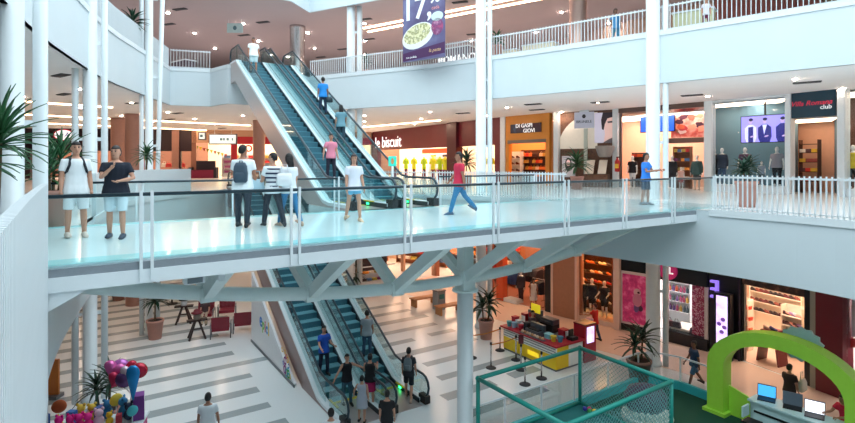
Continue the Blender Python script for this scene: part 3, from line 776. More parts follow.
def backpack(label, loc, face, col, H=1.72, straps=True, z=1.02, side=0):
    face += math.degrees(math.atan2(-loc[0], loc[1]))
    S = H / 1.75; M = at(loc, rz=R(face)) @ Matrix.Scale(S, 4) @ Matrix.Translation((side, .19, 0))
    t = thing('backpack', label, 'bag', M); m = MB(M); c = cmat(col, .8)
    rows = [(0, .11, .05), (.04, .14, .075), (.2, .145, .085), (.34, .13, .075), (.42, .09, .045)]
    m.rings([[(w * math.copysign(abs(math.cos(a)) ** .6, math.cos(a)), d * math.copysign(abs(math.sin(a)) ** .6, math.sin(a)), z + zz) for a in [2 * math.pi * k / 16 for k in range(16)]] for zz, w, d in rows])
    m.build('bag_body', c, t, True)
    MB(M).rings([[(w * math.cos(a), .08 + d * math.sin(a), z + zz) for a in [2 * math.pi * k / 12 for k in range(12)]] for zz, w, d in ((.05, .08, .02), (.1, .1, .035), (.18, .1, .03), (.22, .07, .01))]).build('pocket', c, t, True)
    if straps:
        for s in (-.09, .09):
            MB(M).tube([(s - side, -.08, z + .34), (s - side, -.16, z + .44), (s * 1.05 - side, -.27, z + .41), (s * 1.3 - side, -.32, z + .3), (s * 1.7 - side, -.285, z + .19), (s * 1.95 - side, -.16, z + .13), (s * 1.4 - side, -.06, z + .1)], .016, 6, sx=1.4).build('strap', cmat((34, 38, 48), .8), t, True)
    MB(M).tube([(-.03, -.03, z + .41), (-.03, -.03, z + .46), (.03, -.03, z + .46), (.03, -.03, z + .41)], .008, 5).build('handle', c, t)
    return t
def handbag(label, p, col, rz=0, s=1.0):
    M = at(p, rz=rz); t = thing('handbag', label, 'bag', M)
    MB(M).rings([[(w * s * math.copysign(abs(math.cos(a)) ** .5, math.cos(a)), d * s * math.copysign(abs(math.sin(a)) ** .5, math.sin(a)), zz * s) for a in [2 * math.pi * k / 14 for k in range(14)]] for zz, w, d in ((0, .1, .05), (.03, .15, .07), (.18, .14, .06), (.24, .12, .03))]).build('bag_body', cmat(col, .6), t, True)
    MB(M).tube([(-.08 * s, 0, .22 * s), (-.05 * s, 0, .4 * s), (.05 * s, 0, .4 * s), (.08 * s, 0, .22 * s)], .01 * s, 6).build('handle', cmat(col, .6), t, True)
    return t
MWHITE = (232, 232, 230)
def mannequin(label, loc, face, top, bottom, H=1.82, group=None, arms=((2, 13, 10), (2, 13, 10)), legs=((4, 2), (-4, 4))):
    return person(label, loc, face, H, MWHITE, None, top, bottom, None, legs, arms, .03, 'mannequin', 'mannequin', faceless=True, group=group, rel=False, build=1.22)
# ================================================================== SHOPS
class Bay:
    """a stretch of shop front: x runs left to right as seen from the void, y goes into the shop"""
    def __init__(s, p0, p1, z0, z1):
        a, b = Vector(p0), Vector(p1); d = b - a; s.W = d.length; s.H = z1 - z0; s.z0 = z0
        s.M = at(a.x, a.y, z0, math.atan2(d.y, d.x)); s.I = s.M.inverted(); s.out = -Vector((s.M[0][1], s.M[1][1]))
    def hit(s, px, py, dy=0):
        o = s.I @ Vector((0, 0, CAMZ)); d = s.I.to_3x3() @ Vector(((px - CX) / F_PX, 1, -(py - HOR) / F_PX)); k = (dy - o.y) / d.y; q = o + d * k
        return q.x, q.z
    def rect(s, x0, y0, x1, y1, dy=0):
        a, b = s.hit(x0, y1, dy), s.hit(x1, y0, dy); return a[0], b[0], a[1], b[1]
    def w(s, x, y, z): return s.M @ Vector((x, y, z))
    def face(s, x, y, z): return s.M @ Matrix.Translation((x, y, z)) @ Matrix.Rotation(R(90), 4, 'X')
    def mb(s): return MB(s.M)
TR = [9]
def trim(mb, mt):
    o = struct(mb, 'trim_%d' % TR[0], mt); TR[0] += 1; return o
def shell(B, depth, wall, back=None, lamp=M_SHOPLAMP, lamp_label=None, floor=None, x0=0, x1=None, hh=None, cols=None):
    """walls, lamps and floor of a shop; cols = picture columns of its two jambs, from which the splayed side walls run"""
    x1 = B.W if x1 is None else x1; H = (hh or B.H) - .02
    if cols:
        a, b = B.hit(cols[0], 163, depth)[0] - .35, B.hit(cols[1], 163, depth)[0] + .35
        for nm, xa, xb, s_ in (('wall_left', x0, a, 1), ('wall_right', x1, b, -1)):
            struct(B.mb().prism([(xa, .12), (xa + .08 * s_, .12), (xb + .08 * s_, depth), (xb, depth)], .01, H), nm, wall)
        struct(B.mb().box(a, b, depth, depth + .1, .01, H), 'wall_back', back or wall)
        if floor: struct(B.mb().prism([(x0 + .1, .1), (x1 - .1, .1), (b - .1, depth), (a + .1, depth)], .0, .012), 'floor_shop', floor)
        if lamp:
            xa, xb = (x0 + a) / 2 + .2, (x1 + b) / 2 - .2
            t = thing('ceiling_light', lamp_label, 'lamp', B.M @ Matrix.Translation(((xa + xb) / 2, depth / 2, H - .14)), 'ceiling lights: ' + lamp_label)
            sk = (a - x0) / depth; pg = lambda i: [(xa + i + sk * (.7 - depth / 2), .7), (xb - i + sk * (.7 - depth / 2), .7), (xb - i + sk * (depth / 2 - .5), depth - .5), (xa + i + sk * (depth / 2 - .5), depth - .5)]
            B.mb().prism(pg(0), H - .1, H - .04).build('housing', M_STEEL, t); B.mb().prism(pg(.1), H - .13, H - .1).build('diffuser', lamp, t)
        return
    struct(B.mb().box(x0, x0 + .08, .12, depth, .01, H), 'wall_left', wall); struct(B.mb().box(x1 - .08, x1, .12, depth, .01, H), 'wall_right', wall)
    struct(B.mb().box(x0, x1, depth, depth + .1, .01, H), 'wall_back', back or wall)
    if floor: struct(B.mb().box(x0 + .1, x1 - .1, .1, depth, .0, .012), 'floor_shop', floor)
    if lamp:
        n = max(1, int((x1 - x0) / 2.4))
        for i in range(n):
            w = (x1 - x0 - .6) / n; a = x0 + .3 + i * w
            t = thing('ceiling_light', lamp_label, 'lamp', B.M @ Matrix.Translation((a + w / 2, depth / 2, H - .14)), 'ceiling lights: ' + lamp_label)
            B.mb().box(a + .1, a + w - .1, .7, depth - .5, H - .1, H - .04).build('housing', M_STEEL, t)
            B.mb().box(a + .2, a + w - .2, .8, depth - .6, H - .13, H - .1).build('diffuser', lamp, t)
GM = {}
def goods_mesh(kind, col, s=1.0):
    key = (kind, col, s)
    if key in GM: return GM[key]
    m = MB(); c = cmat(col, .75)
    if kind == 'folded':
        for k in range(3): m.rings([[(.15 * s * math.copysign(abs(math.cos(a)) ** .35, math.cos(a)), .15 * s * math.copysign(abs(math.sin(a)) ** .35, math.sin(a)), (z + k * .055) * s) for a in [2 * math.pi * q / 12 for q in range(12)]] for z in (.002, .05)])
    elif kind == 'bag':
        m.rings([[(w * s * x, d * s * y, z * s) for x, y in ((-1, -1), (1, -1), (1, 1), (-1, 1))] for z, w, d in ((0, .17, .08), (.22, .14, .06), (.24, .1, .03))]); m.tube([(-.07 * s, 0, .22 * s), (-.05 * s, 0, .34 * s), (.05 * s, 0, .34 * s), (.07 * s, 0, .22 * s)], .012 * s, 5)
    elif kind == 'shoe':
        m.rings([[(y * s, w * s * math.cos(t), (.05 + .05 * math.sin(t)) * hh * s) for t in [2 * math.pi * k / 8 for k in range(8)]] for y, w, hh in ((-.14, .03, 1.2), (-.1, .045, 1.5), (-.02, .045, 1.3), (.06, .05, .9), (.13, .035, .6))])
    elif kind == 'bottle': m.lathe([(.05 * s, 0), (.055 * s, .02 * s), (.055 * s, .17 * s), (.02 * s, .22 * s), (.02 * s, .27 * s)], 10)
    elif kind == 'box':
        m.box(-.14 * s, .14 * s, -.1 * s, .1 * s, 0, .12 * s); m.box(-.15 * s, .15 * s, -.11 * s, .11 * s, .09 * s, .135 * s)
    elif kind == 'hang':      # a shirt on a hanger, seen from the side of the rail
        o = [(-.24, 0), (.24, 0), (.25, .45), (.34, .3), (.42, .36), (.26, .68), (.08, .74), (-.08, .74), (-.26, .68), (-.42, .36), (-.34, .3), (-.25, .45)]
        m.extr([(x * s, -.04 * s, z * s) for x, z in o], (0, .08 * s, 0)); m.tube([(0, 0, .73 * s), (0, 0, .8 * s), (.03 * s, 0, .84 * s)], .01 * s, 5)
    elif kind == 'bust':      # display stand dressed in a bright top
        m.lathe([(.16 * s, .55 * s), (.2 * s, .6 * s), (.17 * s, .85 * s), (.22 * s, 1.1 * s), (.2 * s, 1.22 * s), (.07 * s, 1.28 * s), (.06 * s, 1.36 * s)], 12, sy=.6)
        for q in (-1, 1): m.tube([(.2 * q * s, 0, 1.18 * s), (.3 * q * s, 0, 1.0 * s), (.32 * q * s, 0, .9 * s)], [.08 * s, .075 * s, .07 * s], 8)
    GM[key] = m.mesh(kind, c, kind in ('folded', 'shoe', 'bottle')); return GM[key]
NAMES = {'folded': ('folded_garment', 'garment'), 'bag': ('handbag', 'bag'), 'shoe': ('shoe', 'shoe'), 'bottle': ('bottle', 'bottle'), 'box': ('product_box', 'box'), 'hang': ('hanging_garment', 'garment')}
rg = random.Random(21)
ORD = ['first', 'second', 'third', 'fourth', 'fifth', 'sixth', 'seventh', 'eighth', 'ninth', 'tenth', 'eleventh', 'twelfth', 'thirteenth', 'fourteenth', 'fifteenth', 'sixteenth']
CNAMES = {'red': (200, 50, 50), 'orange': (226, 120, 50), 'yellow': (230, 190, 60), 'white': (234, 230, 222), 'black': (34, 32, 38), 'brown': (90, 52, 42), 'blue': (60, 96, 150), 'plum': (110, 56, 104), 'grey': (86, 80, 84), 'pink': (214, 120, 150), 'lilac': (150, 120, 172), 'beige': (222, 196, 170), 'maroon': (78, 32, 42), 'teal': (90, 122, 130), 'olive': (186, 166, 78)}
def cname(c): return min(CNAMES, key=lambda k: sum((a - b) ** 2 for a, b in zip(CNAMES[k], c)))
ROWS = {}
MULTI = set()
def goods(B, x0, x1, y, z, n, kind, pal, label, group, s=1.0, jit=.02, rz=0):
    row = ROWS.get(label, 0); ROWS[label] = row + 1
    for i in range(n):
        x = x0 + (x1 - x0) * (i + .5) / n + rg.uniform(-jit, jit)
        c = rg.choice(pal); o = inst(goods_mesh(kind, c, s), NAMES[kind][0], B.M @ at(x, y, z, rz + rg.uniform(-.1, .1)))
        lb = '%s %s, %s from left' % (cname(c), label, ORD[i]) + (', row %s up' % ('one', 'two', 'three', 'four', 'five', 'six')[row] if kind != 'hang' else '')
        tag(o, lb, NAMES[kind][1], group)
def shelves(B, x0, x1, y, zs, label, mt, depth=.35, back=True, ztop=None):
    t = thing('shelf_unit', label, 'shelf', B.M @ Matrix.Translation(((x0 + x1) / 2, y, 0))); zt = ztop or zs[-1] + .4
    for x in (x0 - .03, x1): B.mb().box(x, x + .03, y - depth / 2, y + depth / 2, .01, zt).build('side_panel', mt, t)
    for z in zs: B.mb().box(x0, x1, y - depth / 2, y + depth / 2, z - .03, z).build('shelf', mt, t)
    if back: B.mb().box(x0, x1, y + depth / 2, y + depth / 2 + .03, .01, zt).build('back_panel', mt, t)
    return t
def rack(B, x0, x1, y, h, label, pal, n, glabel, ggroup, s=.95):
    t = thing('clothes_rack', label, 'rack', B.M @ Matrix.Translation(((x0 + x1) / 2, y, 0)))
    B.mb().tube([(x0, y, h), (x1, y, h)], .018, 6).build('rail', M_CHROME, t)
    for x in (x0 + .03, x1 - .03):
        B.mb().tube([(x, y, .02), (x, y, h)], .018, 6).build('leg', M_CHROME, t); B.mb().box(x - .03, x + .03, y - .25, y + .25, .0, .03).build('foot', M_CHROME, t)
    goods(B, x0 + .1, x1 - .1, y, h - .84 * s - .02, n, 'hang', pal, glabel, ggroup, s, rz=R(65))
    return t
def flat(B, poly, y, mt, parent, name, thick=.006): return B.mb().extr([(x, y, z) for x, z in poly], (0, -thick, 0)).build(name, mt, parent)
def blob(cx, cz, rx, rz, n=16, rot=0): return [(cx + rx * math.cos(a) * math.cos(rot) - rz * math.sin(a) * math.sin(rot), cz + rx * math.cos(a) * math.sin(rot) + rz * math.sin(a) * math.cos(rot)) for a in [2 * math.pi * k / n for k in range(n)]]
def pane(B, x0, x1, z0, z1, parent, y=.05): return B.mb().box(x0, x1, y - .01, y + .01, z0, z1).build('glass_pane', M_GLASS2, parent)
DARKS = [(30, 32, 40), (44, 46, 58), (24, 24, 30), (70, 60, 66), (60, 30, 40)]
BRIGHT = [(200, 60, 60), (230, 150, 60), (70, 110, 160), (230, 225, 215), (60, 50, 60), (190, 170, 80), (120, 60, 110)]

# ---------------------------------------------------------------- middle floor, dark red shop with white lettering
B4 = Bay((-5.5, 52), (1.75, 40.3), L1, C1); B5 = Bay((1.75, 40.3), (5.1, 35), L1, C1)
M_CREAM = mat('cream_wall', (238, 228, 214), .7)
t = thing('shopfront', 'dark red shop front with white lettering left of the red-shirted man', 'shopfront', B4.M)
n = 5
for i in range(n): B4.mb().box(B4.W * i / n + .01, B4.W * (i + 1) / n - .01, 0, .3, 2.65, B4.H).build('fascia_panel', M_DARKRED, t)
B4.mb().box(0, 1.1, 0, .4, 0, 2.65).build('pier', M_DARKRED, t)
for i in range(2): B5.mb().box(B5.W * i / 2 + .01, B5.W * (i + 1) / 2 - .01, 0, .3, 2.65, B5.H).build('fascia_panel', M_DARKRED, t)
B5.mb().box(-.1, 1.15, -.25, .35, 0, B5.H).build('pilaster', mat('deep_red_panel', (70, 16, 32), .3), t)
B5.mb().box(B5.W - .9, B5.W - .02, 0, .35, 0, 2.65).build('pier', M_DARKRED, t)
xa, za = B4.hit(376, 140.5); xb, zb = B4.hit(401, 140.5)
text_part('le biscuit', 1.5, B4.face((xa + xb) / 2, -.04, 3.35), mat('white_letters', (250, 250, 250), emit=1.2, ecol=(255, 250, 250)), t, extr=.006, bold=.0)
shell(B4, 7, M_CREAM, lamp_label='white ceiling light inside the dark red shop', cols=(374, 451)); shell(B5, 5, M_CREAM, lamp_label='white ceiling light in the right part of the dark red shop', cols=(452, 502))
LS = [-1]
for px, c in ((394, 0), (406, 0), (414, 1), (424, 0), (433, 1), (440, 0), (445, 1), (490, 1)):
    LS[0] += 1; B = B4 if px < 448 else B5; x, _ = B.hit(px, 160, 1.0)
    r = thing('display_stand', ORD[LS[0]] + ' lime and maroon display stand from the left in the dark red shop', 'display', B.M @ at(x, 1.0, 0), 'lime display stands in the dark red shop')
    inst(goods_mesh('bust', ((176, 220, 40), (214, 222, 40))[c], 1.35), 'bright_top', B.M @ at(x, 1.0, .1), r)
    B.mb().lathe([(.3, 0), (.24, .4), (.2, .86)], 12, (x, 1.0, 0), .7).build('maroon_skirt', cmat((110, 24, 40), .8), r, True)
xx = B4.rect(422, 147.5, 450, 151, .6); m = B4.mb().box(xx[0], xx[1], .6, .66, 2.2, 2.6); solo(m, 'shop_banner', mat('orange_banner', (240, 96, 50), emit=.6), 'orange strip banner at the mouth of the dark red shop', 'banner')
shelves(B4, 2, 11, 5.5, [.5, 1.0, 1.5, 2.0], 'long white shelf deep inside the dark red shop', M_STEEL)
for z in (.5, 1.0, 1.5, 2.0): goods(B4, 2.2, 10.8, 5.5, z, 8, 'box', BRIGHT, 'box on the long shelf, dark red shop', 'boxes in the dark red shop', 1.8)

# ---------------------------------------------------------------- orange shop
B6 = Bay((5.1, 35), (7.6, 31.9), L1, C1); M_OR = mat('orange_fascia', (214, 140, 52), .5)
t = thing('shopfront', 'orange shop front with a dark name board', 'shopfront', B6.M)
B6.mb().box(.2, B6.W - .16, 0, .3, 2.85, B6.H).build('fascia', M_OR, t)
for x in (.2, B6.W - .46): B6.mb().box(x, x + .3, 0, .3, 0, 2.85).build('pier', M_OR, t)
B6.mb().box(.4, B6.W - .4, -.02, .2, 2.68, 2.9).build('shutter_box', mat('grey_shutter', (120, 112, 104), .5), t)
r = B6.rect(511, 122.5, 541.5, 133.5)
bd = B6.mb().box(r[0], r[1], -.06, 0, r[2], r[3]).build('name_board', noisemat('name_board', [(70, 30, 40), (50, 48, 66), (74, 104, 140)], 1.2), t)
xm, zm = (r[0] + r[1]) / 2, (r[2] + r[3]) / 2
text_part('DI GASPI', .36, B6.face(xm - .1, -.075, zm + .16), mat('sign_white', (244, 244, 244), emit=.5), bd, bold=.0)
text_part('GIOVI', .36, B6.face(xm + .32, -.075, zm - .18), mat('sign_white', (244, 244, 244)), bd, bold=.0)
trim(B6.mb().box(-.25, .17, -.05, .3, 0, B6.H), M_STEEL)
shell(B6, 4.5, mat('orange_wall', (226, 150, 84), .7), lamp=mat('dim_shop_lamp', (255, 206, 160), emit=5), lamp_label='warm ceiling light inside the orange shop', hh=4.2, cols=(503, 551))
B6.mb()
sx0, sx1 = B6.hit(523, 160, 1.9)[0], B6.hit(547, 160, 1.9)[0]; wx0, wx1 = B6.hit(505, 160, 1.6)[0], B6.hit(521.5, 160, 1.6)[0]
shelves(B6, sx0, sx1, 1.9, [.5, .95, 1.4, 1.85], 'dark wooden shelf in the orange shop', mat('dark_wood', (84, 52, 38), .5), ztop=2.3)
for z in (.5, .95, 1.4, 1.85): goods(B6, sx0, sx1, 1.85, z, 7, 'bag', [(206, 60, 40), (226, 120, 50), (70, 40, 36), (190, 150, 60), (230, 200, 160)], 'bag on the dark shelf, orange shop', 'bags in the orange shop', .9)
shelves(B6, wx0, wx1, 1.6, [.4, .85, 1.3, 1.75], 'white shelf with dark shoes in the orange shop', M_STEEL, ztop=2.2)
for z in (.4, .85, 1.3, 1.75): goods(B6, wx0 + .05, wx1 - .05, 1.55, z, 3, 'shoe', [(70, 34, 34), (96, 50, 40)], 'shoe on the white shelf, orange shop', 'shoes in the orange shop', 1.2)

# ---------------------------------------------------------------- brown shop with the arch, the sign and the portrait
B7 = Bay((8.0, 31.7), (10.75, 29.9), L1, C1); M_BR = noisemat('brown_mosaic', [(96, 66, 52), (120, 86, 66), (84, 58, 48)], 6)
trim(B7.mb().box(-.3, .0, -.1, .3, 0, B7.H), M_STEEL)
t = thing('shopfront', 'brown shop front with a pale arched niche and a grey sign', 'shopfront', B7.M)
xs, zs_ = B7.hit(557, 150, .2)
a0, a1, b0, b1 = B7.rect(558, 112, 597, 149, .2)
arch = [(a1, b0), (a0, b0)] + [(a0 + (a1 - a0) * (1 - math.cos(q)) , b0 + (b1 - b0) * math.sin(q)) for q in [R(v) for v in range(5, 91, 8)]] + [(a1, b1)]
B7.mb().box(0, B7.W, .3, .4, 0, B7.H).build('back_wall', M_BR, t)
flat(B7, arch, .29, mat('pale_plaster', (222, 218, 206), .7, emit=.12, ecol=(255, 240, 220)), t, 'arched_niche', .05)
r = B7.rect(574.5, 111.5, 594, 128.5, -.3)
sg = thing('hanging_sign', 'square grey hanging sign with a small dark crest and name', 'sign', B7.M @ at((r[0] + r[1]) / 2, -.3, r[2]))
B7.mb().box(r[0], r[1], -.34, -.26, r[2], r[3]).build('panel', mat('grey_sign', (176, 180, 196), .5, emit=.2), sg)
B7.mb().box(r[0] + .3, r[1] - .3, -.32, -.28, r[3], B7.H).build('hanger', M_STEEL, sg)
cx, cz = (r[0] + r[1]) / 2, (r[2] + r[3]) / 2
text_part('BRUNELE', .22, B7.face(cx, -.345, cz - .1), mat('sign_dark', (40, 40, 50)), sg)
flat(B7, blob(cx, cz + .22, .12, .13, 6), -.345, mat('sign_dark', (40, 40, 50)), sg, 'crest')
trim(B7.mb().box(cx - .09, cx + .09, -.08, .1, 0, r[2]), mat('pale_post', (190, 200, 190), .5))
r = B7.rect(594.5, 112, 615.5, 143, .1)
po = thing('portrait_poster', 'large pale poster of a dark haired face in half profile', 'poster', B7.M @ at((r[0] + r[1]) / 2, .1, r[2]))
W_, H_ = r[1] - r[0], r[3] - r[2]
B7.mb().box(r[0], r[1], .1, .16, r[2], r[3]).build('panel', mat('poster_lilac', (196, 192, 208), .4, emit=.35), po)
fx = lambda q: [(r[0] + W_ * a, r[2] + H_ * b) for a, b in q]
flat(B7, fx([(.45, .0), (.98, .0), (.98, .95), (.7, .98), (.5, .8), (.46, .5), (.5, .3)]), .098, mat('poster_skin', (226, 190, 182), .5, emit=.3), po, 'printed_face', .003)
flat(B7, fx([(.36, .45), (.44, .42), (.5, .62), (.62, .8), (.98, .86), (.98, 1), (.4, 1), (.32, .75)]), .094, mat('poster_hair', (56, 46, 56), .5), po, 'printed_hair', .003)
flat(B7, fx([(.62, .7), (.9, .72), (.9, .66), (.64, .65)]), .094, mat('poster_hair', (56, 46, 56), .5), po, 'printed_brow', .003)
flat(B7, fx([(.4, 0), (.98, 0), (.98, .2), (.7, .12)]), .094, mat('poster_grey', (120, 112, 118), .5), po, 'printed_collar', .003)
# counter with sloping white boards, small portrait, round lamp shade
r = B7.rect(562, 156, 575, 172, -.4)
po = thing('small_portrait', 'small framed poster of a long haired person at the brown shop', 'poster', B7.M @ at((r[0] + r[1]) / 2, -.4, 0))
B7.mb().box(r[0], r[1], -.42, -.36, r[2] - .3, r[3]).build('panel', mat('poster_pale', (214, 210, 214), .5), po)
flat(B7, blob((r[0] + r[1]) / 2, r[2] + .45, .2, .42), -.42, mat('poster_hair', (56, 46, 56)), po, 'printed_hair', .004)
flat(B7, blob((r[0] + r[1]) / 2, r[2] + .55, .12, .2), -.425, mat('poster_skin', (226, 190, 182)), po, 'printed_face', .004)
for x in (r[0] + .05, r[1] - .05): B7.mb().box(x - .02, x + .02, -.4, -.3, 0, r[2]).build('leg', M_STEEL, po)
x0, _ = B7.hit(583, 165, -.5); x1, _ = B7.hit(608, 165, -.5)
cn = thing('display_counter', 'brown display counter with two sloping white boards', 'counter', B7.M @ at((x0 + x1) / 2, -.3, 0))
B7.mb().box(x0, x1, -.55, .1, 0, .75).build('base', M_BR, cn)
for k in range(2):
    xa = x0 + .12 + k * (x1 - x0) / 2; xb = xa + (x1 - x0) / 2 - .25
    B7.mb().extr([(xa, -.5, .78), (xb, -.5, .78), (xb, -.1, 1.55), (xa, -.1, 1.55)], (0, .05, .03)).build('sloping_board', mat('cream_board', (232, 222, 206), .5), cn)
x, z = B7.hit(606, 152, -.1)
m = B7.mb().lathe([(.5, z + .35), (.55, z + .3), (.38, z - .2), (.3, z - .3)], 16, (x, -.35, 0)); solo(m, 'pendant_shade', mat('grey_shade', (150, 146, 142), .4), 'grey tapered bowl hanging below the face poster', 'lamp shade')
x, z = B7.hit(617.5, 163, -.25)
fe = thing('fire_extinguisher', 'red fire extinguisher with yellow tag on the white pier', 'extinguisher', B7.M @ at(x, -.3, z - .5))
B7.mb().lathe([(.02, z - .5), (.14, z - .48), (.14, z + .1), (.06, z + .22), (.05, z + .3)], 12, (x, -.3, 0)).build('cylinder', mat('extinguisher_red', (190, 34, 40), .35), fe, True)
B7.mb().box(x - .1, x + .1, -.46, -.43, z - .3, z - .05).build('tag', mat('tag_yellow', (236, 190, 60), .5), fe)
B7.mb().box(x - .05, x + .12, -.33, -.27, z + .3, z + .36).build('valve', M_BLACK, fe)

# ---------------------------------------------------------------- pink clothes shop behind the man in blue
B8 = Bay((10.85, 29.8), (14.15, 26.05), L1, C1); M_PK = mat('pale_pink_wall', (238, 200, 184), .7)
trim(B8.mb().box(-.22, .1, -.1, .3, 0, B8.H), M_STEEL)
t = thing('shopfront', 'open pink clothes shop behind the twin column', 'shopfront', B8.M)
B8.mb().box(.1, B8.W - .3, 0, .2, B8.H - .25, B8.H).build('header', mat('brown_header', (96, 76, 70), .5), t)
B8.mb().box(.1, .2, .1, .25, 0, B8.H - .25).build('jamb', mat('brown_header', (96, 76, 70), .5), t)
shell(B8, 4.2, M_PK, lamp_label='warm ceiling light inside the pink clothes shop', hh=4.2, cols=(621, 708))
r = B8.rect(641, 115, 674, 132, 1.2)
sc = thing('wall_screen', 'bright blue screen half hidden by the twin column', 'screen', B8.M @ at((r[0] + r[1]) / 2, 1.2, r[2]))
B8.mb().box(r[0] - .05, r[1] + .05, 1.2, 1.28, r[2] - .05, r[3] + .05).build('bezel', M_BLACK, sc)
B8.mb().box(r[0], r[1], 1.185, 1.2, r[2], r[3]).build('picture', mat('screen_blue', (30, 80, 200), emit=1.2, ecol=(30, 80, 210)), sc)
B8.mb().box((r[0] + r[1]) / 2 - .03, (r[0] + r[1]) / 2 + .03, 1.22, 1.26, r[3] + .05, 4.2).build('mount', M_BLACK, sc)
r = B8.rect(671, 106, 707, 138, 1.6)
pic = thing('wall_picture', 'large photo mural of draped red and purple fabrics', 'picture', B8.M @ at((r[0] + r[1]) / 2, 1.6, r[2]))
B8.mb().box(r[0], r[1], 1.6, 1.66, r[2], r[3]).build('panel', noisemat('mural', [(70, 34, 60), (190, 80, 70), (226, 190, 180), (90, 50, 70)], .9, emit=.25), pic)
W_, H_ = r[1] - r[0], r[3] - r[2]
rm = random.Random(4)
for k in range(16):
    a, b = rm.uniform(.12, .88), rm.uniform(.14, .86); c = rm.choice([(90, 40, 70), (206, 96, 70), (190, 60, 70), (226, 196, 196), (206, 100, 90), (70, 34, 60), (130, 96, 60), (236, 150, 130)])
    q = [(r[0] + W_ * (a + (.08 + .07 * rm.random()) * math.cos(v)), r[2] + H_ * (b + (.07 + .06 * rm.random()) * math.sin(v))) for v in [2 * math.pi * j / 11 for j in range(11)]]
    flat(B8, q, 1.597 - .0015 * k, cmat(c), pic, 'printed_fabric', .001)
B8.mb().box(r[0] - .1, r[1] + .05, 1.5, 1.75, r[2] - .3, r[2] - .02).build('ledge', mat('brown_header', (96, 76, 70)), pic)
x0, z0_ = B8.hit(632, 150, 1.0); x1, _ = B8.hit(646, 150, 1.0)
shelves(B8, x0, x1 + .4, 1.2, [.4, 1.0, 1.75], 'dark shelf with orange goods in the pink clothes shop', mat('dark_wood', (84, 52, 38)), ztop=2.0)
goods(B8, x0, x1 + .4, 1.15, 1.75, 4, 'folded', [(226, 96, 40), (206, 70, 50)], 'folded garment on the dark shelf, pink shop', 'orange garments in the pink shop')
x0, _ = B8.hit(674, 165, 1.4); x1, _ = B8.hit(690, 165, 1.4)
shelves(B8, x0, x1, 1.5, [.5, 1.0, 1.5, 2.0], 'wooden shelf of colourful garments under the photo mural', mat('mid_wood', (150, 96, 66), .5), ztop=2.3)
for z in (.5, 1.0, 1.5, 2.0): goods(B8, x0 + .05, x1 - .05, 1.45, z, 4, 'folded', BRIGHT, 'folded garment on the shelf under the mural', 'folded garments in the pink shop')
def mq(B, px, dy, label, top, bottom, H=1.82, base=0, **k):
    x, _ = B.hit(px, 170, dy); return mannequin(label, B.w(x, dy, base), math.degrees(math.atan2(B.M[1][0], B.M[0][0])), top, bottom, H, **k)
mq(B8, 632.5, .5, 'mannequin in a black top beside the orange goods', ('tee', (30, 30, 36)), ('trousers', (220, 220, 222)))
mq(B8, 672, .5, 'mannequin in a black jacket just right of the twin column', ('jacket', (34, 36, 42)), ('trousers', (40, 40, 50)))
mq(B8, 697, .5, 'mannequin in a dark green dress by the white pier', ('jacket', (56, 84, 84)), ('skirt', (50, 66, 70)))
mq(B8, 681, .9, 'small child mannequin in pale clothes under the mural', ('tee', (230, 190, 180)), ('shorts', (200, 80, 80)), 1.2)

# ---------------------------------------------------------------- blue clothes window
B9 = Bay((14.2, 26.0), (16.2, 23.4), L1, C1); M_BLUE = mat('blue_grey_wall', (92, 134, 158), .6)
trim(B9.mb().box(-.3, .06, -.15, .3, 0, B9.H), M_STEEL)
t = thing('shop_window', 'tall glazed shop window with a teal grey interior', 'window', B9.M)
for k in range(2): pane(B9, .08 + k * (B9.W - .2) / 2, .06 + (k + 1) * (B9.W - .2) / 2, .35, B9.H - .1, t)
B9.mb().box(.06, B9.W, -.05, .9, 0, .33).build('plinth', M_STEEL, t); B9.mb().box(.06, B9.W, 0, .12, B9.H - .1, B9.H).build('head_frame', M_STEEL, t)
shell(B9, 2.6, M_BLUE, lamp=M_SHOPLAMP, lamp_label='pale ceiling light inside the blue clothes window', cols=(712, 789))
r = B9.rect(742, 114, 796, 143, 1.6)
B9b = Bay((14.2, 26.0), (16.2, 23.4), L1, C1)
sc = thing('video_screen', 'wide violet video screen showing three figures in suits', 'screen', B9.M @ at((r[0] + r[1]) / 2, 1.0, r[2]))
r = B9.rect(741, 114, 789, 142.5, .9)
W_, H_ = r[1] - r[0], r[3] - r[2]; y = .95
B9.mb().box(r[0] - .04, r[1] + .04, y + .01, y + .1, r[2] - .04, r[3] + .04).build('bezel', M_BLACK, sc)
B9.mb().box(r[0], r[1], y, y + .01, r[2], r[3]).build('picture', mat('screen_violet', (150, 140, 230), emit=.9, ecol=(150, 140, 235)), sc)
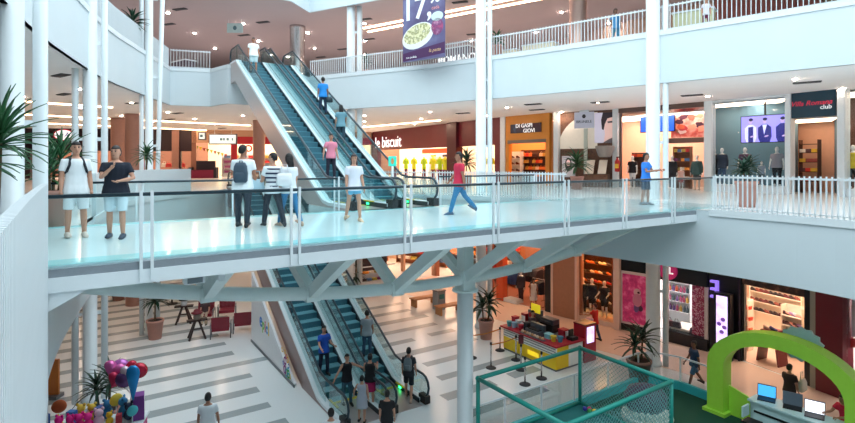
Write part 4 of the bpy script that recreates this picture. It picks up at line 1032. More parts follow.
for a, s, kind in ((.2, .88, 0), (.5, 1.0, 1), (.86, .92, 2)):
    X, Z = r[0] + W_ * a, r[2]; suit = mat('screen_suit', (50, 50, 130), emit=.5, ecol=(46, 46, 140)); pale = mat('screen_shirt', (206, 204, 250), emit=.8)
    flat(B9, [(X - .2 * s, Z), (X + .22 * s, Z), (X + .3 * s, Z + .2 * H_), (X + .28 * s, Z + .56 * H_), (X + .1, Z + .68 * H_), (X - .08, Z + .68 * H_), (X - .29 * s, Z + .55 * H_), (X - .28 * s, Z + .15 * H_)], y - .002, pale if kind == 0 else suit, sc, 'figure_jacket', .003)
    if kind == 0: flat(B9, [(X - .1, Z), (X + .12, Z), (X + .12, Z + .6 * H_), (X - .1, Z + .58 * H_)], y - .006, suit, sc, 'figure_vest', .003)
    if kind == 1: flat(B9, [(X - .02, Z + .28 * H_), (X + .1, Z + .66 * H_), (X - .09, Z + .66 * H_)], y - .006, pale, sc, 'figure_shirt', .003)
    flat(B9, blob(X, Z + .79 * H_, .085, .125), y - .006, mat('screen_face', (196, 170, 214), emit=.6), sc, 'figure_face', .003)
    flat(B9, blob(X + .02, Z + .87 * H_, .1, .075), y - .01, mat('screen_hair', (46, 40, 90), emit=.2), sc, 'figure_hair', .003)
    flat(B9, blob(X + .08, Z + .22 * H_, .1, .04, 12, .3), y - .01, mat('screen_face', (196, 170, 214)), sc, 'figure_hand', .003)
B9.mb().box((r[0] + r[1]) / 2 - .04, (r[0] + r[1]) / 2 + .04, y + .05, y + .09, r[3] + .04, B9.H - .1).build('mount', M_BLACK, sc)
mq(B9, 714, .45, 'mannequin in a dark jacket half hidden by the white pier', ('jacket', (34, 40, 50)), ('trousers', (30, 34, 44)), base=.34)
mq(B9, 722, .45, 'mannequin in an open navy jacket and jeans', ('jacket', (40, 52, 72)), ('trousers', (50, 76, 110)), base=.34)
mq(B9, 745, .45, 'mannequin in a plum top behind the potted palm', ('tee', (84, 50, 78)), ('trousers', (44, 40, 50)), base=.34)
mq(B9, 761.5, .4, 'small child mannequin in a grey top between two tall ones', ('tee', (140, 150, 166)), ('trousers', (90, 96, 110)), 1.15, base=.34)
mq(B9, 777, .45, 'mannequin in a grey vest with black trousers', ('tee', (150, 146, 156)), ('trousers', (34, 36, 44)), base=.34)

# ---------------------------------------------------------------- dark teal name board
B10 = Bay((16.25, 23.35), (17.2, 21.8), L1, C1)
trim(B10.mb().box(-.12, .1, -.15, .3, 0, B10.H), M_STEEL)
t = thing('shopfront', 'clothes shop entrance under a dark teal board with red script', 'shopfront', B10.M)
_, zb = B10.hit(815, 117)
bd = B10.mb().box(.1, B10.W - .06, -.05, .2, zb, B10.H).build('name_board', mat('dark_teal_board', (16, 56, 74), .4), t)
text_part('Villa Romana', .30, B10.face(B10.W * .47, -.06, zb + (B10.H - zb) * .55), mat('red_script', (190, 40, 70), emit=.4), bd, shear=.3)
text_part('club', .26, B10.face(B10.W * .78, -.06, zb + (B10.H - zb) * .36), mat('pale_script', (214, 226, 230), emit=.4), bd)
shell(B10, 3.2, mat('peach_wall', (214, 168, 144), .7), lamp_label='warm ceiling light inside the teal board shop', hh=zb + .1, cols=(795, 838), lamp=mat('dim_shop_lamp2', (255, 214, 176), emit=3.5))
tx0, tx1 = B10.hit(801, 170, 2.2)[0], B10.hit(819, 170, 2.2)[0]
shelves(B10, tx0, tx1, 2.2, [.55, 1.0, 1.45, 1.9, 2.3], 'dark shelf with folded garments in the teal board shop', mat('dark_wood', (84, 52, 38)), ztop=2.5, back=False)
for z in (.55, 1.0, 1.45, 1.9): goods(B10, tx0 + .03, tx1 - .03, 2.15, z, 3, 'folded', [(220, 60, 50), (230, 190, 60), (236, 230, 224), (150, 60, 60), (90, 60, 70)], 'folded garment in the teal board shop', 'garments in the teal board shop')
B11 = Bay((17.3, 21.65), (19.6, 17), L1, C1)
trim(B11.mb().box(-.15, .12, -.15, .3, 0, B11.H), M_STEEL)
t = thing('shop_window', 'glazed shop window at the right edge of the middle floor', 'window', B11.M)
for k in range(2): pane(B11, .15 + k * 2.4, .12 + (k + 1) * 2.4, .35, B11.H - .1, t)
B11.mb().box(.1, B11.W, -.05, .9, 0, .33).build('plinth', M_STEEL, t)
shell(B11, 3, M_BLUE, mat('brown_header', (96, 76, 70)), lamp_label='ceiling light in the rightmost middle shop', cols=(843, 930))
mq(B11, 853, .5, 'mannequin in a yellow top at the right edge of the middle floor', ('tee', (226, 200, 60)), ('trousers', (40, 44, 54)), base=.34)

# ---------------------------------------------------------------- far left of the middle floor
BA = Bay((-40, 45.5), (-22, 48.5), L1, C1)
t = thing('shopfront', 'dark shop front with an oval white and red sign at far left', 'shopfront', BA.M)
BA.mb().box(0, BA.W, 0, .3, 2.5, BA.H).build('fascia', mat('plum_black', (44, 28, 40), .4), t)
for i in range(5): BA.mb().box(i * 4.2, i * 4.2 + .5, 0, .3, 0, 2.5).build('pier', mat('plum_black', (44, 28, 40)), t)
x, z = BA.hit(64, 135); sx_ = .75
o = BA.mb().extr([(p_[0], -.05, p_[1]) for p_ in blob(x, z, .85, .52, 24)], (0, .1, 0)).build('oval_rim', mat('rim_red', (200, 50, 60), emit=.4), t)
o = BA.mb().extr([(p_[0], -.08, p_[1]) for p_ in blob(x, z, .76, .44, 24)], (0, .1, 0)).build('oval_board', mat('oval_white', (244, 244, 250), emit=.7), t)
text_part('ri', .6, BA.face(x - .22, -.09, z), mat('sign_dark', (40, 40, 50)), o, shear=.3); text_part('A', .6, BA.face(x + .26, -.09, z), mat('sign_blue', (40, 60, 150)), o, shear=.2)
shell(BA, 6, mat('brown_dim', (130, 90, 76), .7), lamp_label='warm ceiling light inside the plum black shop')
for k, xx_ in enumerate((13.5, 15.2, 16.4)): mq_ = goods(BA, xx_, xx_ + .8, 1.5, 1.0, 2, 'bag', BRIGHT, ('bag in the left part of', 'bag in the middle of', 'bag in the right part of')[k] + ' the plum shop', 'bags in the plum black shop', 1.6)
BB = Bay((-22, 48.5), (-14, 50.2), L1, C1); BC = Bay((-14, 50.2), (-5.6, 52), L1, C1)
t = thing('shopfront', 'bright shop with bunting and shelves left of the hanging sign', 'shopfront', BB.M)
xa, _ = BB.hit(172, 150); xb, _ = BB.hit(179, 150)
BB.mb().box(0, max(.4, BB.hit(160, 150)[0]), 0, .3, 0, BB.H).build('wall_panel', M_BROWNWALL, t)
BB.mb().box(xa, xb, -.1, .3, 0, BB.H).build('pier', M_COPPER, t)
BB.mb().box(0, BB.W, 0, .3, 3.3, BB.H).build('fascia', mat('beige_fascia', (214, 170, 140), .6), t)
shell(BB, 7, mat('cream_bright', (250, 240, 220), .7), lamp_label='bright ceiling light inside the bunting shop')
fl_ = 0
for i in range(9):
    px = 197 + i * 3.6; py = 146 + i * 1.0; xq, zq = BB.hit(px, py, .8)
    m = BB.mb().extr([(xq - .14, .8, zq), (xq + .14, .8, zq), (xq, .8, zq - .34)], (0, .02, 0)); solo(m, 'bunting_flag', cmat(((110, 140, 50), (226, 206, 60), (160, 60, 50))[i % 3]), 'small triangular bunting flag in the bright far shop', 'flag', 'bunting flags')
shelves(BB, 2.2, 7, 3, [.4, .9, 1.4, 1.9], 'white shelf in the bright bunting shop', M_STEEL)
for z in (.4, .9, 1.4, 1.9): goods(BB, 2.3, 6.9, 2.95, z, 6, 'box', BRIGHT, 'box on a shelf, bunting shop', 'boxes in the bunting shop', 1.9)
xa, za = BB.hit(192, 160, -.6); xb, _ = BB.hit(214, 160, -.6)
cn = thing('sofa_display', 'dark display sofa with magenta seat in front of the bunting shop', 'sofa', BB.M @ at((xa + xb) / 2, -.6, 0))
BB.mb().box(xa, xb, -.9, 0, .0, .75).build('seat', mat('magenta_seat', (130, 30, 70), .7), cn); BB.mb().box(xa, xb, 0, .25, 0, 1.6).build('backrest', mat('dark_seat', (40, 36, 52), .7), cn)
for xx_ in (xa - .25, xb): BB.mb().box(xx_, xx_ + .25, -.9, .25, 0, 1.0).build('armrest', mat('dark_seat', (40, 36, 52)), cn)
t = thing('shopfront', 'red framed shop front behind the man with the dark rucksack', 'shopfront', BC.M)
M_RED = mat('bright_red_panel', (186, 28, 44), .5)
xa, _ = BC.hit(231, 150); xb, _ = BC.hit(237, 150)
BC.mb().box(xa, xb, -.05, .3, 0, 3.4).build('pier', M_RED, t); BC.mb().box(xa, BC.W, -.05, .3, 3.2, 3.9).build('fascia', M_RED, t); BC.mb().box(0, BC.W, 0, .3, 3.9, BC.H).build('header', mat('beige_fascia', (214, 170, 140)), t)
text_part('LOW', .9, BC.face(xb + 1.3, -.1, 2.75), mat('red_letters', (220, 40, 50), emit=.5), t, bold=.03)
shell(BC, 6, mat('cream_bright', (250, 240, 220)), lamp_label='bright ceiling light inside the red framed shop')
shelves(BC, 2, 8, 3.5, [.5, 1.1, 1.7], 'cream shelf inside the red framed shop', M_CREAM)
for z in (.5, 1.1, 1.7): goods(BC, 2, 8, 3.4, z, 6, 'box', [(230, 120, 90), (240, 200, 180), (190, 70, 60)], 'box on a shelf, red framed shop', 'boxes in the red framed shop', 2)
# hanging direction signs
for px0, px1, py0, py1, lab, txt in ((209, 237, 134, 144.5, 'wide pale hanging direction sign over the far walkway', 'Saida  >'), (198.5, 206, 132, 140, 'small dark framed hanging sign left of the wide pale one', '1')):
    a, b = PD(px0, py1, 42), PD(px1, py0, 42); t = thing('hanging_sign', lab, 'sign', at((a.x + b.x) / 2, 42, a.z))
    MB().box(a.x, b.x, 41.95, 42.1, a.z, b.z).build('panel', mat('dark_case', (84, 84, 88), .5), t)
    MB().box(a.x + .08, b.x - .08, 41.92, 41.95, a.z + .08, b.z - .08).build('face', mat('pale_sign2', (206, 220, 222), .5, emit=.5), t)
    for k, q in enumerate((.45, .55, .68, .85) if b.x - a.x > 1.5 else (.45,)):
        xx_ = a.x + (b.x - a.x) * q; zc = (a.z + b.z) / 2; w = (.1, .07, .09, .05)[k]; MB().box(xx_ - w, xx_ + w, 41.9, 41.92, zc - .1, zc + .1).build('pictogram', mat('sign_grey', (90, 130, 140)), t)
    for q in (.2, .8): MB().tube([(a.x + (b.x - a.x) * q, 42, b.z), (a.x + (b.x - a.x) * q, 42, C1)], .015, 5).build('rod', M_STEEL, t)
# ================================================================== SHOPS OF THE LOWER FLOOR
def on0(px, i0, i1):
    """plan point where picture column px meets the segment S0[i0]-S0[i1]"""
    a, b = Vector(S0[i0]), Vector(S0[i1]); k = (px - CX) / F_PX; d = b - a
    s = (k * a.y - a.x) / (d.x - k * d.y); return tuple(a + d * s)
M_DKFLOOR = mat('brown_shop_floor', (150, 100, 84), .3)
# far shops seen between the truss members
D0 = Bay((-11, 43), S0[0], L0, C0); D1 = Bay(S0[0], S0[1], L0, C0); D2 = Bay(S0[1], S0[2], L0, C0)
for B, lab, wcol, gl, cc in ((D0, 'warm far shop seen under the left half of the bridge', (240, 190, 150), 'the leftmost far shop', (296, 371)), (D1, 'bright far shop seen through the bridge truss', (250, 216, 180), 'the middle far shop', (373, 433)), (D2, 'shop with dark garments left of the orange pillar', (226, 170, 130), 'the shop left of the orange pillar', (436, 489))):
    t = thing('shopfront', lab, 'shopfront', B.M)
    B.mb().box(0, B.W, 0, .25, 3.3, B.H).build('fascia', mat('fascia_%d' % wcol[2], (wcol[0] - 60, wcol[1] - 70, wcol[2] - 60), .5), t)
    for x in (0, B.W / 2 - .12, B.W - .25): B.mb().box(x, x + .25, 0, .25, 0, 3.3).build('pier', mat('fascia_%d' % wcol[2], (wcol[0] - 60, wcol[1] - 70, wcol[2] - 60)), t)
    shell(B, 4, mat('farwall_%d' % wcol[2], wcol, .7), lamp_label='warm ceiling light in ' + gl, hh=3.9, cols=cc)
    shelves(B, .5, B.W - .5, 2.8, [.4, .9, 1.4, 1.9, 2.4], 'wall shelf in ' + gl, mat('mid_wood', (150, 96, 66)))
    for z in (.4, .9, 1.4, 1.9, 2.4): goods(B, .6, B.W - .6, 2.7, z, 7, 'box', BRIGHT, 'box in ' + gl, 'boxes in ' + gl, 1.5)
rack(D2, .8, 2.8, .9, 1.7, 'clothes rack in the shop left of the orange pillar', DARKS + [(190, 60, 60)], 12, 'garment on the rack left of the orange pillar', 'garments left of the orange pillar')
rack(D2, 3.4, 5.4, .9, 1.7, 'second clothes rack beside the twin column', DARKS + [(200, 160, 150)], 12, 'garment on the rack beside the twin column', 'garments beside the twin column')
# island stand with books and a promotional picture, left of the truss middle
q = P(372, 291, L0)
isl = thing('book_stand', 'low stand of colourful magazines with an orange base below the bridge', 'stand', at(q, rz=TH))
MI = at(q, rz=TH)
MB(MI).box(-1.3, 1.3, -.6, .6, 0, .3).build('base', mat('orange_base', (206, 90, 40), .5), isl)
for k in range(2): MB(MI).box(-1.25, 1.25, -.5 + k * .4, -.45 + k * .4, .3, .75 + k * .35).build('tier_panel', M_STEEL, isl); MB(MI).box(-1.25, 1.25, -.5 + k * .4, -.1 + k * .4, .72 + k * .35, .75 + k * .35).build('tier', M_STEEL, isl)
MB(MI).tube([(-1.4, -.6, .0), (-1.4, -.6, 1.3), (-1.25, -.6, 1.55), (-.9, -.6, 1.65), (1.3, -.6, 1.65)], .04, 8).build('hoop', M_STEEL, isl, True)
for k in range(2):
    for i in range(7):
        o = inst(goods_mesh('box', rg.choice(BRIGHT), 1.0), 'magazine_pack', MI @ at(-1.05 + i * .35, -.3 + k * .4, .75 + k * .35)); tag(o, 'magazine pack, %s from left on the %s tier of the low stand' % (ORD[i], ('front', 'back')[k]), 'magazines', 'magazines on the low stand')
pp = PD(368, 262, 36)
pn = thing('promotion_panel', 'dark panel with a large peach portrait below the bridge', 'poster', at(pp.x, pp.y, L0))
MB().box(pp.x - 1.3, pp.x + 1.3, pp.y, pp.y + .15, L0, L0 + 2.7).build('panel', mat('panel_dark', (60, 44, 48), .5), pn)
for dx, dz, rx, rz, c in ((-.3, 1.9, .5, .55, (226, 160, 120)), (.5, 1.7, .55, .35, (236, 180, 140)), (-.2, 2.35, .55, .3, (60, 36, 34)), (-.2, 1.75, .2, .12, (40, 30, 34))):
    m = MB(); m.extr([(pp.x + a, pp.y - .01 - (.01 if rx < .4 or c[0] < 100 else 0), L0 + b) for a, b in blob(dx, dz, rx, rz)], (0, .006, 0)); m.build('printed_shape', cmat(c), pn)

# clothes shop with the orange pillar
E2_ = Bay(S0[2], S0[3], L0, C0)
t = thing('shopfront', 'open clothes shop between the orange pillar and the brown pier', 'shopfront', E2_.M)
x0, _ = E2_.hit(497.5, 285); x1, _ = E2_.hit(504, 285)
E2_.mb().box(x0, x1, -.1, .3, 0, E2_.H).build('orange_pillar', mat('orange_red_panel', (206, 84, 44), .5), t)
x2, _ = E2_.hit(545, 285); E2_.mb().box(x2, x2 + .35, 0, .3, 0, E2_.H).build('black_jamb', M_BLACKFASCIA, t)
E2_.mb().box(0, E2_.W, 0, .2, 3.4, E2_.H).build('header', mat('brown_header', (96, 76, 70)), t)
shell(E2_, 5, mat('dim_brown_wall', (150, 104, 84), .7), lamp=mat('dim_shop_lamp', (255, 206, 160), emit=5), lamp_label='dim ceiling light in the clothes shop by the orange pillar', floor=M_DKFLOOR, hh=3.9, cols=(492, 550))
E2_.mb().box(x1 + .05, x1 + 1.0, -.1, .5, 0, .2).build('display_plinth', M_STEEL, t)
hx = lambda B, px, dy: B.hit(px, 300, dy)[0]
rack(E2_, hx(E2_, 507, .7), hx(E2_, 519, .7), .7, 1.75, 'clothes rack with blue shirts right of the orange pillar', [(50, 76, 130), (60, 96, 150), (40, 50, 80)], 6, 'shirt on the rack right of the orange pillar', 'blue shirts by the orange pillar', 1.0)
rack(E2_, hx(E2_, 519, 1.7), hx(E2_, 544, 1.7), 1.7, 1.9, 'long rack of dark clothes in the middle of the clothes shop', DARKS, 14, 'garment on the long rack of the clothes shop', 'dark garments in the clothes shop', 1.1)
rack(E2_, hx(E2_, 533, .6), hx(E2_, 545, .6), .6, 1.5, 'short clothes rack beside the black jamb', DARKS + [(210, 120, 50)], 8, 'garment on the short rack beside the black jamb', 'garments beside the black jamb')
mq(E2_, 521, .5, 'dark dressed mannequin in the clothes shop by the orange pillar', ('jacket', (46, 40, 52)), ('trousers', (60, 44, 50)))
# brown pier with pale edges
E3 = Bay(S0[3], S0[4], L0, C0)
pr = thing('shop_pier', 'wide brown stone pier with pale edges between two lower shops', 'pier', E3.M)
E3.mb().box(.12, E3.W - .1, -.2, .4, 0, E3.H).build('brown_face', mat('brown_stone', (170, 122, 96), .4, var=.12), pr)
for x in (0, E3.W - .1): E3.mb().box(x, x + .12, -.24, .4, 0, E3.H).build('pale_edge', mat('pale_edge', (226, 200, 186), .5), pr)
# sports clothes shop with three mannequins
p4 = on0(615, 4, 5); E4 = Bay(S0[4], p4, L0, C0)
t = thing('shop_window', 'glazed sports shop window with three dark dressed mannequins', 'window', E4.M)
pane(E4, .05, E4.W / 2, .25, 4.0, t); pane(E4, E4.W / 2 + .02, E4.W - .05, .25, 4.0, t)
E4.mb().box(0, E4.W, -.05, .8, 0, .24).build('plinth', mat('pale_edge', (226, 200, 186)), t)
E4.mb().box(0, .1, 0, .2, .24, E4.H).build('jamb', M_BROWNWALL, t)
shell(E4, 3.4, mat('amber_wall', (230, 160, 90), .7), lamp=mat('amber_lamp', (255, 196, 120), emit=9, ecol=(255, 190, 110)), lamp_label='amber ceiling light inside the sports shop', hh=4.3, cols=(580, 614))
sa, sb = hx(E4, 583, 2.2), hx(E4, 613, 2.2)
shelves(E4, sa, sb, 2.2, [.5, 1.0, 1.5, 2.0, 2.5, 3.0], 'wall shelf of shoes in the sports shop', mat('dark_wood', (84, 52, 38)))
for z in (.5, 1.0, 1.5, 2.0, 2.5, 3.0): goods(E4, sa + .05, sb - .05, 2.12, z, 7, 'shoe', [(200, 50, 40), (230, 220, 200), (40, 40, 46), (220, 120, 60), (90, 80, 80)], 'shoe on the wall shelf, sports shop', 'shoes in the sports shop', 1.1)
mq(E4, 583, .45, 'leftmost mannequin in a dark tracksuit in the sports window', ('jacket', (40, 46, 52)), ('trousers', (34, 38, 44)), base=.25)
mq(E4, 592, .6, 'middle mannequin in a dark jacket in the sports window', ('jacket', (36, 42, 60)), ('shorts', (30, 30, 36)), base=.25)
mq(E4, 604.5, .5, 'right mannequin in a black top with bent arms in the sports window', ('tee', (36, 38, 46)), ('shorts', (30, 32, 40)), base=.25, arms=((20, 14, 60), (10, 16, 50)))
# pale pillar and magenta poster panel
p5 = on0(621, 4, 5); p6 = on0(650, 4, 5); E5 = Bay(p4, p6, L0, C0)
w5 = (Vector(p5) - Vector(p4)).length
trim(E5.mb().box(0, w5, -.2, .4, 0, E5.H), mat('pale_edge', (226, 200, 186)))
po = thing('poster_panel', 'tall magenta poster with a pale toy figure beside the twin column', 'poster', E5.M @ at(w5 + .1, 0, 0))
E5.mb().box(w5, E5.W, 0, .3, 0, E5.H).build('black_panel', M_BLACKFASCIA, po)
_, zt = E5.hit(630, 271.5); _, zt0 = E5.hit(630, 330)
E5.mb().box(w5 + .02, E5.W, -.05, 0, max(.35, zt0), zt).build('frame', mat('pale_frame', (214, 206, 208), .5), po)
E5.mb().box(w5 + .1, E5.W, -.07, -.05, max(.45, zt0 + .1), zt - .12).build('print', noisemat('magenta_print', [(150, 30, 84), (186, 50, 104), (214, 110, 150)], 5, emit=.15), po)
x, z = E5.hit(638, 300)
for dx, dz, rx, rz, c in ((0, 0, .22, .3, (206, 130, 160)), (0, .36, .17, .18, (226, 180, 190)), (.06, .36, .06, .05, (60, 36, 60)), (-.05, -.38, .12, .2, (120, 90, 150)), (.14, -.36, .12, .14, (70, 40, 70))): flat(E5, blob(x + dx, z + dz, rx, rz), -.071 - .004 * (c[0] % 7), cmat(c), po, 'printed_toy', .003)
# cosmetics shop with the round magenta sign
p7 = on0(708, 6, 7); E6 = Bay(p6, p7, L0, C0)
t = thing('shop_window', 'cosmetics shop window with black fascia and round magenta sign', 'window', E6.M)
_, zf = E6.hit(690, 284)
E6.mb().box(0, E6.W, -.1, .3, zf, E6.H).build('fascia', M_BLACKFASCIA, t)
x, z = E6.hit(669.5, 270); rr = .34
E6.mb().extr([(p_[0], -.2, p_[1]) for p_ in blob(x, z, rr * 1.2, rr * 1.2, 22)], (0, .1, 0)).build('round_sign', mat('magenta_sign', (160, 30, 90), emit=.3), t)
text_part('EL', .4, E6.face(x + .05, -.21, z), mat('sign_white', (244, 244, 244)), t, bold=.012)
xl, _ = E6.hit(668, 300); xm_, _ = E6.hit(690, 300); xr, _ = E6.hit(706, 300)
for a, b in ((xl - .1, xl), (xr - .05, xr + .1)): E6.mb().box(a, b, -.05, .12, .35, zf).build('frame', mat('pale_frame', (214, 206, 208)), t)
E6.mb().box(xl - .1, xr + .1, -.1, .5, 0, .5).build('black_base', M_BLACKFASCIA, t)
pane(E6, xl, xr, .5, zf, t)
E6.mb().box(xm_, xr - .05, .2, .3, .5, zf - .05).build('glitter_panel', noisemat('glitter_magenta', [(150, 34, 80), (176, 44, 96), (226, 170, 190)], 22, voronoi=True), t)
shell(E6, 3.2, mat('white_shop_wall', (246, 240, 240), .6), lamp=M_LAMPW if False else mat('cool_shop_lamp', (255, 244, 240), emit=11), lamp_label='white ceiling light inside the cosmetics shop', hh=4.3, cols=(667, 707))
E6.mb().box(xl, xm_, .3, 1.4, .01, .6).build('cream_base', M_CREAM, t)
ca, cb = hx(E6, 668, 1.6), hx(E6, 691, 1.6)
shelves(E6, ca, cb, 1.6, [1.0, 1.45, 1.9, 2.35, 2.8], 'white lit shelf of small bottles in the cosmetics shop', M_STEEL)
for z in (1.0, 1.45, 1.9, 2.35, 2.8): goods(E6, ca + .05, cb - .05, 1.55, z, 6, 'bottle', [(206, 110, 150), (230, 190, 90), (120, 100, 160), (90, 120, 130), (220, 120, 90)], 'bottle on the cosmetics shop shelf', 'bottles in the cosmetics shop', 1.1)
x, _ = E6.hit(672, 335, .4)
for i, px in enumerate((669, 676, 694, 700)):
    xx_, _ = E6.hit(px, 335, .25); o = inst(goods_mesh('bag', [(80, 50, 60), (60, 60, 70), (90, 70, 90), (200, 200, 190)][i], 1.1), 'handbag', E6.M @ at(xx_, .3, .6 if i < 2 else .5)); tag(o, ('plum', 'slate', 'mauve', 'cream')[i] + ' handbag in the base of the cosmetics window', 'bag', 'handbags in the cosmetics window')
# black piers with the lightbox
p8 = on0(742, 8, 9); E7 = Bay(p7, p8, L0, C0)
t = thing('shop_pier', 'black pier with violet letters beside the lightbox', 'pier', E7.M)
E7.mb().box(0, E7.W, 0, .4, 0, E7.H).build('black_face', M_BLACKFASCIA, t)
r = E7.rect(710.5, 281, 718, 297, -.1); W_, H_ = r[1] - r[0], r[3] - r[2]; mv = mat('violet_letter', (150, 130, 226), emit=.8, ecol=(140, 110, 230))
E7.mb().box(r[1] - .1, r[1], -.15, 0, r[2], r[3]).build('letter_stem', mv, t)
for k in range(3): E7.mb().box(r[0], r[1] - .1, -.15, 0, r[2] + k * (H_ - .1) / 2, r[2] + k * (H_ - .1) / 2 + .09).build('letter_arm', mv, t)
r = E7.rect(717, 297, 728, 345, -.5)
lb = thing('lightbox', 'upright advertising lightbox with a pale lilac picture', 'sign', E7.M @ at((r[0] + r[1]) / 2, -.45, 0))
E7.mb().box(r[0] - .12, r[1] + .1, -.55, -.25, 0, r[3] + .1).build('case', M_BLACKFASCIA, lb)
E7.mb().box(r[0], r[1], -.57, -.55, r[2] + .1, r[3]).build('picture', noisemat('lightbox_print', [(236, 226, 250), (214, 190, 240), (150, 130, 210)], 2.2, emit=1.3), lb)
for dx, dz in ((.0, .3), (.1, .5), (-.1, .6), (.05, .8)): flat(E7, blob((r[0] + r[1]) / 2 + dx, r[2] + .3 + dz, .09, .08), -.572, mat('lilac_flower', (130, 90, 180), emit=.4), lb, 'printed_flower', .003)
E7.mb().box(r[1] + .2, E7.W - .05, -.12, 0, 0, E7.H).build('patterned_strip', noisemat('violet_pattern', [(24, 20, 34), (44, 34, 66), (20, 18, 26)], 4), t)
# shoe shop
p9 = on0(812, 8, 9); E8 = Bay(p8, p9, L0, C0); xj, _ = E8.hit(806, 330)
t = thing('shopfront', 'wide open cream shoe shop behind the green arch', 'shopfront', E8.M)
_, zh = E8.hit(775, 291)
E8.mb().box(0, E8.W, 0, .3, zh, E8.H).build('header', noisemat('header_brown', [(40, 28, 30), (70, 50, 46), (150, 110, 90)], 3), t)
E8.mb().box(xj, E8.W, -.1, .4, 0, E8.H).build('black_jamb', M_BLACKFASCIA, t)
shell(E8, 4.6, mat('cream_pink_wall', (240, 214, 196), .7), lamp=mat('cream_lamp', (255, 232, 206), emit=7), lamp_label='cream ceiling light inside the shoe shop', floor=M_WARMLIT, hh=4.4, cols=(743, 806))
ha, hb_ = hx(E8, 752, 4.2), hx(E8, 803, 4.2); ja, jb = hx(E8, 784, 2.2), hx(E8, 804, 2.2); na, nb2 = hx(E8, 743.5, 1.4), hx(E8, 750, 1.4)
shelves(E8, ha, hb_, 4.2, [1.0, 1.45, 1.9, 2.35, 2.8], 'back wall shelf of dark shoes in the shoe shop', M_CREAM, ztop=3.2)
for z in (1.0, 1.45, 1.9, 2.35, 2.8): goods(E8, ha + .05, hb_ - .05, 4.1, z, 10, 'shoe', [(50, 30, 36), (90, 40, 46), (36, 34, 40), (130, 70, 60)], 'shoe on the back shelf, shoe shop', 'shoes on the back shelf', 1.15)
shelves(E8, ja, jb, 2.2, [.5, .9, 1.3, 1.7], 'sloping right hand shelf of pale shoes in the shoe shop', M_CREAM)
for z in (.5, .9, 1.3, 1.7): goods(E8, ja + .05, jb - .05, 2.15, z, 5, 'shoe', [(206, 190, 210), (150, 120, 170), (220, 160, 150), (70, 50, 60)], 'shoe on the right hand shelf, shoe shop', 'shoes on the right hand shelf', 1.1)
shelves(E8, na, nb2, 1.4, [.4, .85, 1.3, 1.75], 'narrow shelf with red boxes at the left of the shoe shop', M_CREAM)
for z in (.4, .85, 1.3, 1.75): goods(E8, na, nb2, 1.35, z, 2, 'box', [(200, 70, 50), (220, 120, 90)], 'shoe box on the narrow left shelf', 'red shoe boxes')
x, _ = E8.hit(772, 330, .9)
st = thing('display_table', 'dark red A-shaped display table in the shoe shop', 'table', E8.M @ at(x, .9, 0))
for s_ in (-1, 1): E8.mb().bar((x + .42 * s_, .9, .0), (x + .24 * s_, .9, 1.3), .6, .05, (1, 0, 0)).build('sloping_side', M_DARKRED, st)
E8.mb().box(x - .25, x + .25, .6, 1.2, 1.27, 1.32).build('table_top', M_DARKRED, st); E8.mb().box(x - .32, x + .32, .62, 1.18, .7, .74).build('shelf', M_DARKRED, st)
for i in range(4):
    o = inst(goods_mesh('shoe', [(220, 190, 170), (60, 60, 110), (200, 150, 140), (50, 40, 46)][i], 1.1), 'shoe', E8.M @ at(x - .12 + .24 * (i % 2), .8, 1.321 if i < 2 else .741)); tag(o, ('beige', 'navy', 'rose', 'black')[i] + ' shoe on the dark red display table', 'shoe', 'shoes on the display table')
# grey and dark red pier, red and white shop at the edge
E9 = Bay(p9, S0[10], L0, C0)
pr = thing('shop_pier', 'grey and dark red pier at the right of the shoe shop', 'pier', E9.M)
xg, _ = E9.hit(819, 340)
E9.mb().box(0, xg, -.12, .4, 0, E9.H).build('grey_face', mat('grey_green_stone', (150, 150, 140), .6), pr); E9.mb().box(xg, E9.W + .1, -.2, .4, 0, E9.H).build('dark_red_face', M_DARKRED, pr)
E10 = Bay(S0[10], S0[11], L0, C0)
t = thing('shop_window', 'white shop window with a red sash at the right edge', 'window', E10.M)
E10.mb().box(0, E10.W, -.1, .3, 3.7, E10.H).build('header', mat('grey_header', (130, 126, 130), .5), t)
pane(E10, .1, E10.W / 2, .3, 3.7, t); pane(E10, E10.W / 2 + .05, E10.W, .3, 3.7, t)
E10.mb().extr([(.1, .2, 1.7), (3.6, .2, 2.9), (3.6, .2, 3.3), (.1, .2, 2.0)], (0, .06, 0)).build('red_sash', M_RED, t)
E10.mb().extr([(.1, .25, 2.05), (2.2, .25, 2.75), (1.2, .25, 3.6), (.1, .25, 3.65)], (0, .04, 0)).build('white_print', mat('pale_print', (226, 206, 222), .5), t)
shell(E10, 2.5, mat('white_shop_wall', (246, 240, 240)), lamp=mat('cool_shop_lamp', (255, 244, 240), emit=11), lamp_label='white ceiling light in the red sash shop', hh=4.2, cols=(834, 880))
for k in range(3):
    xx_ = .7 + k * .75; E10.mb().box(xx_, xx_ + .35, .6, .7, .3, 2.3).build('lit_strip', mat('lit_strip', (255, 250, 240), emit=1.6), t)
shelves(E10, .3, 3.2, 1.4, [.5, 1.0, 1.5], 'low shelf with dark goods in the red sash shop', mat('dark_wood', (84, 52, 38)))
for z in (.5, 1.0): goods(E10, .3, 3.2, 1.35, z, 6, 'box', [(60, 44, 50), (120, 50, 56), (200, 180, 170)], 'box on the low shelf, red sash shop', 'boxes in the red sash shop', 1.2)
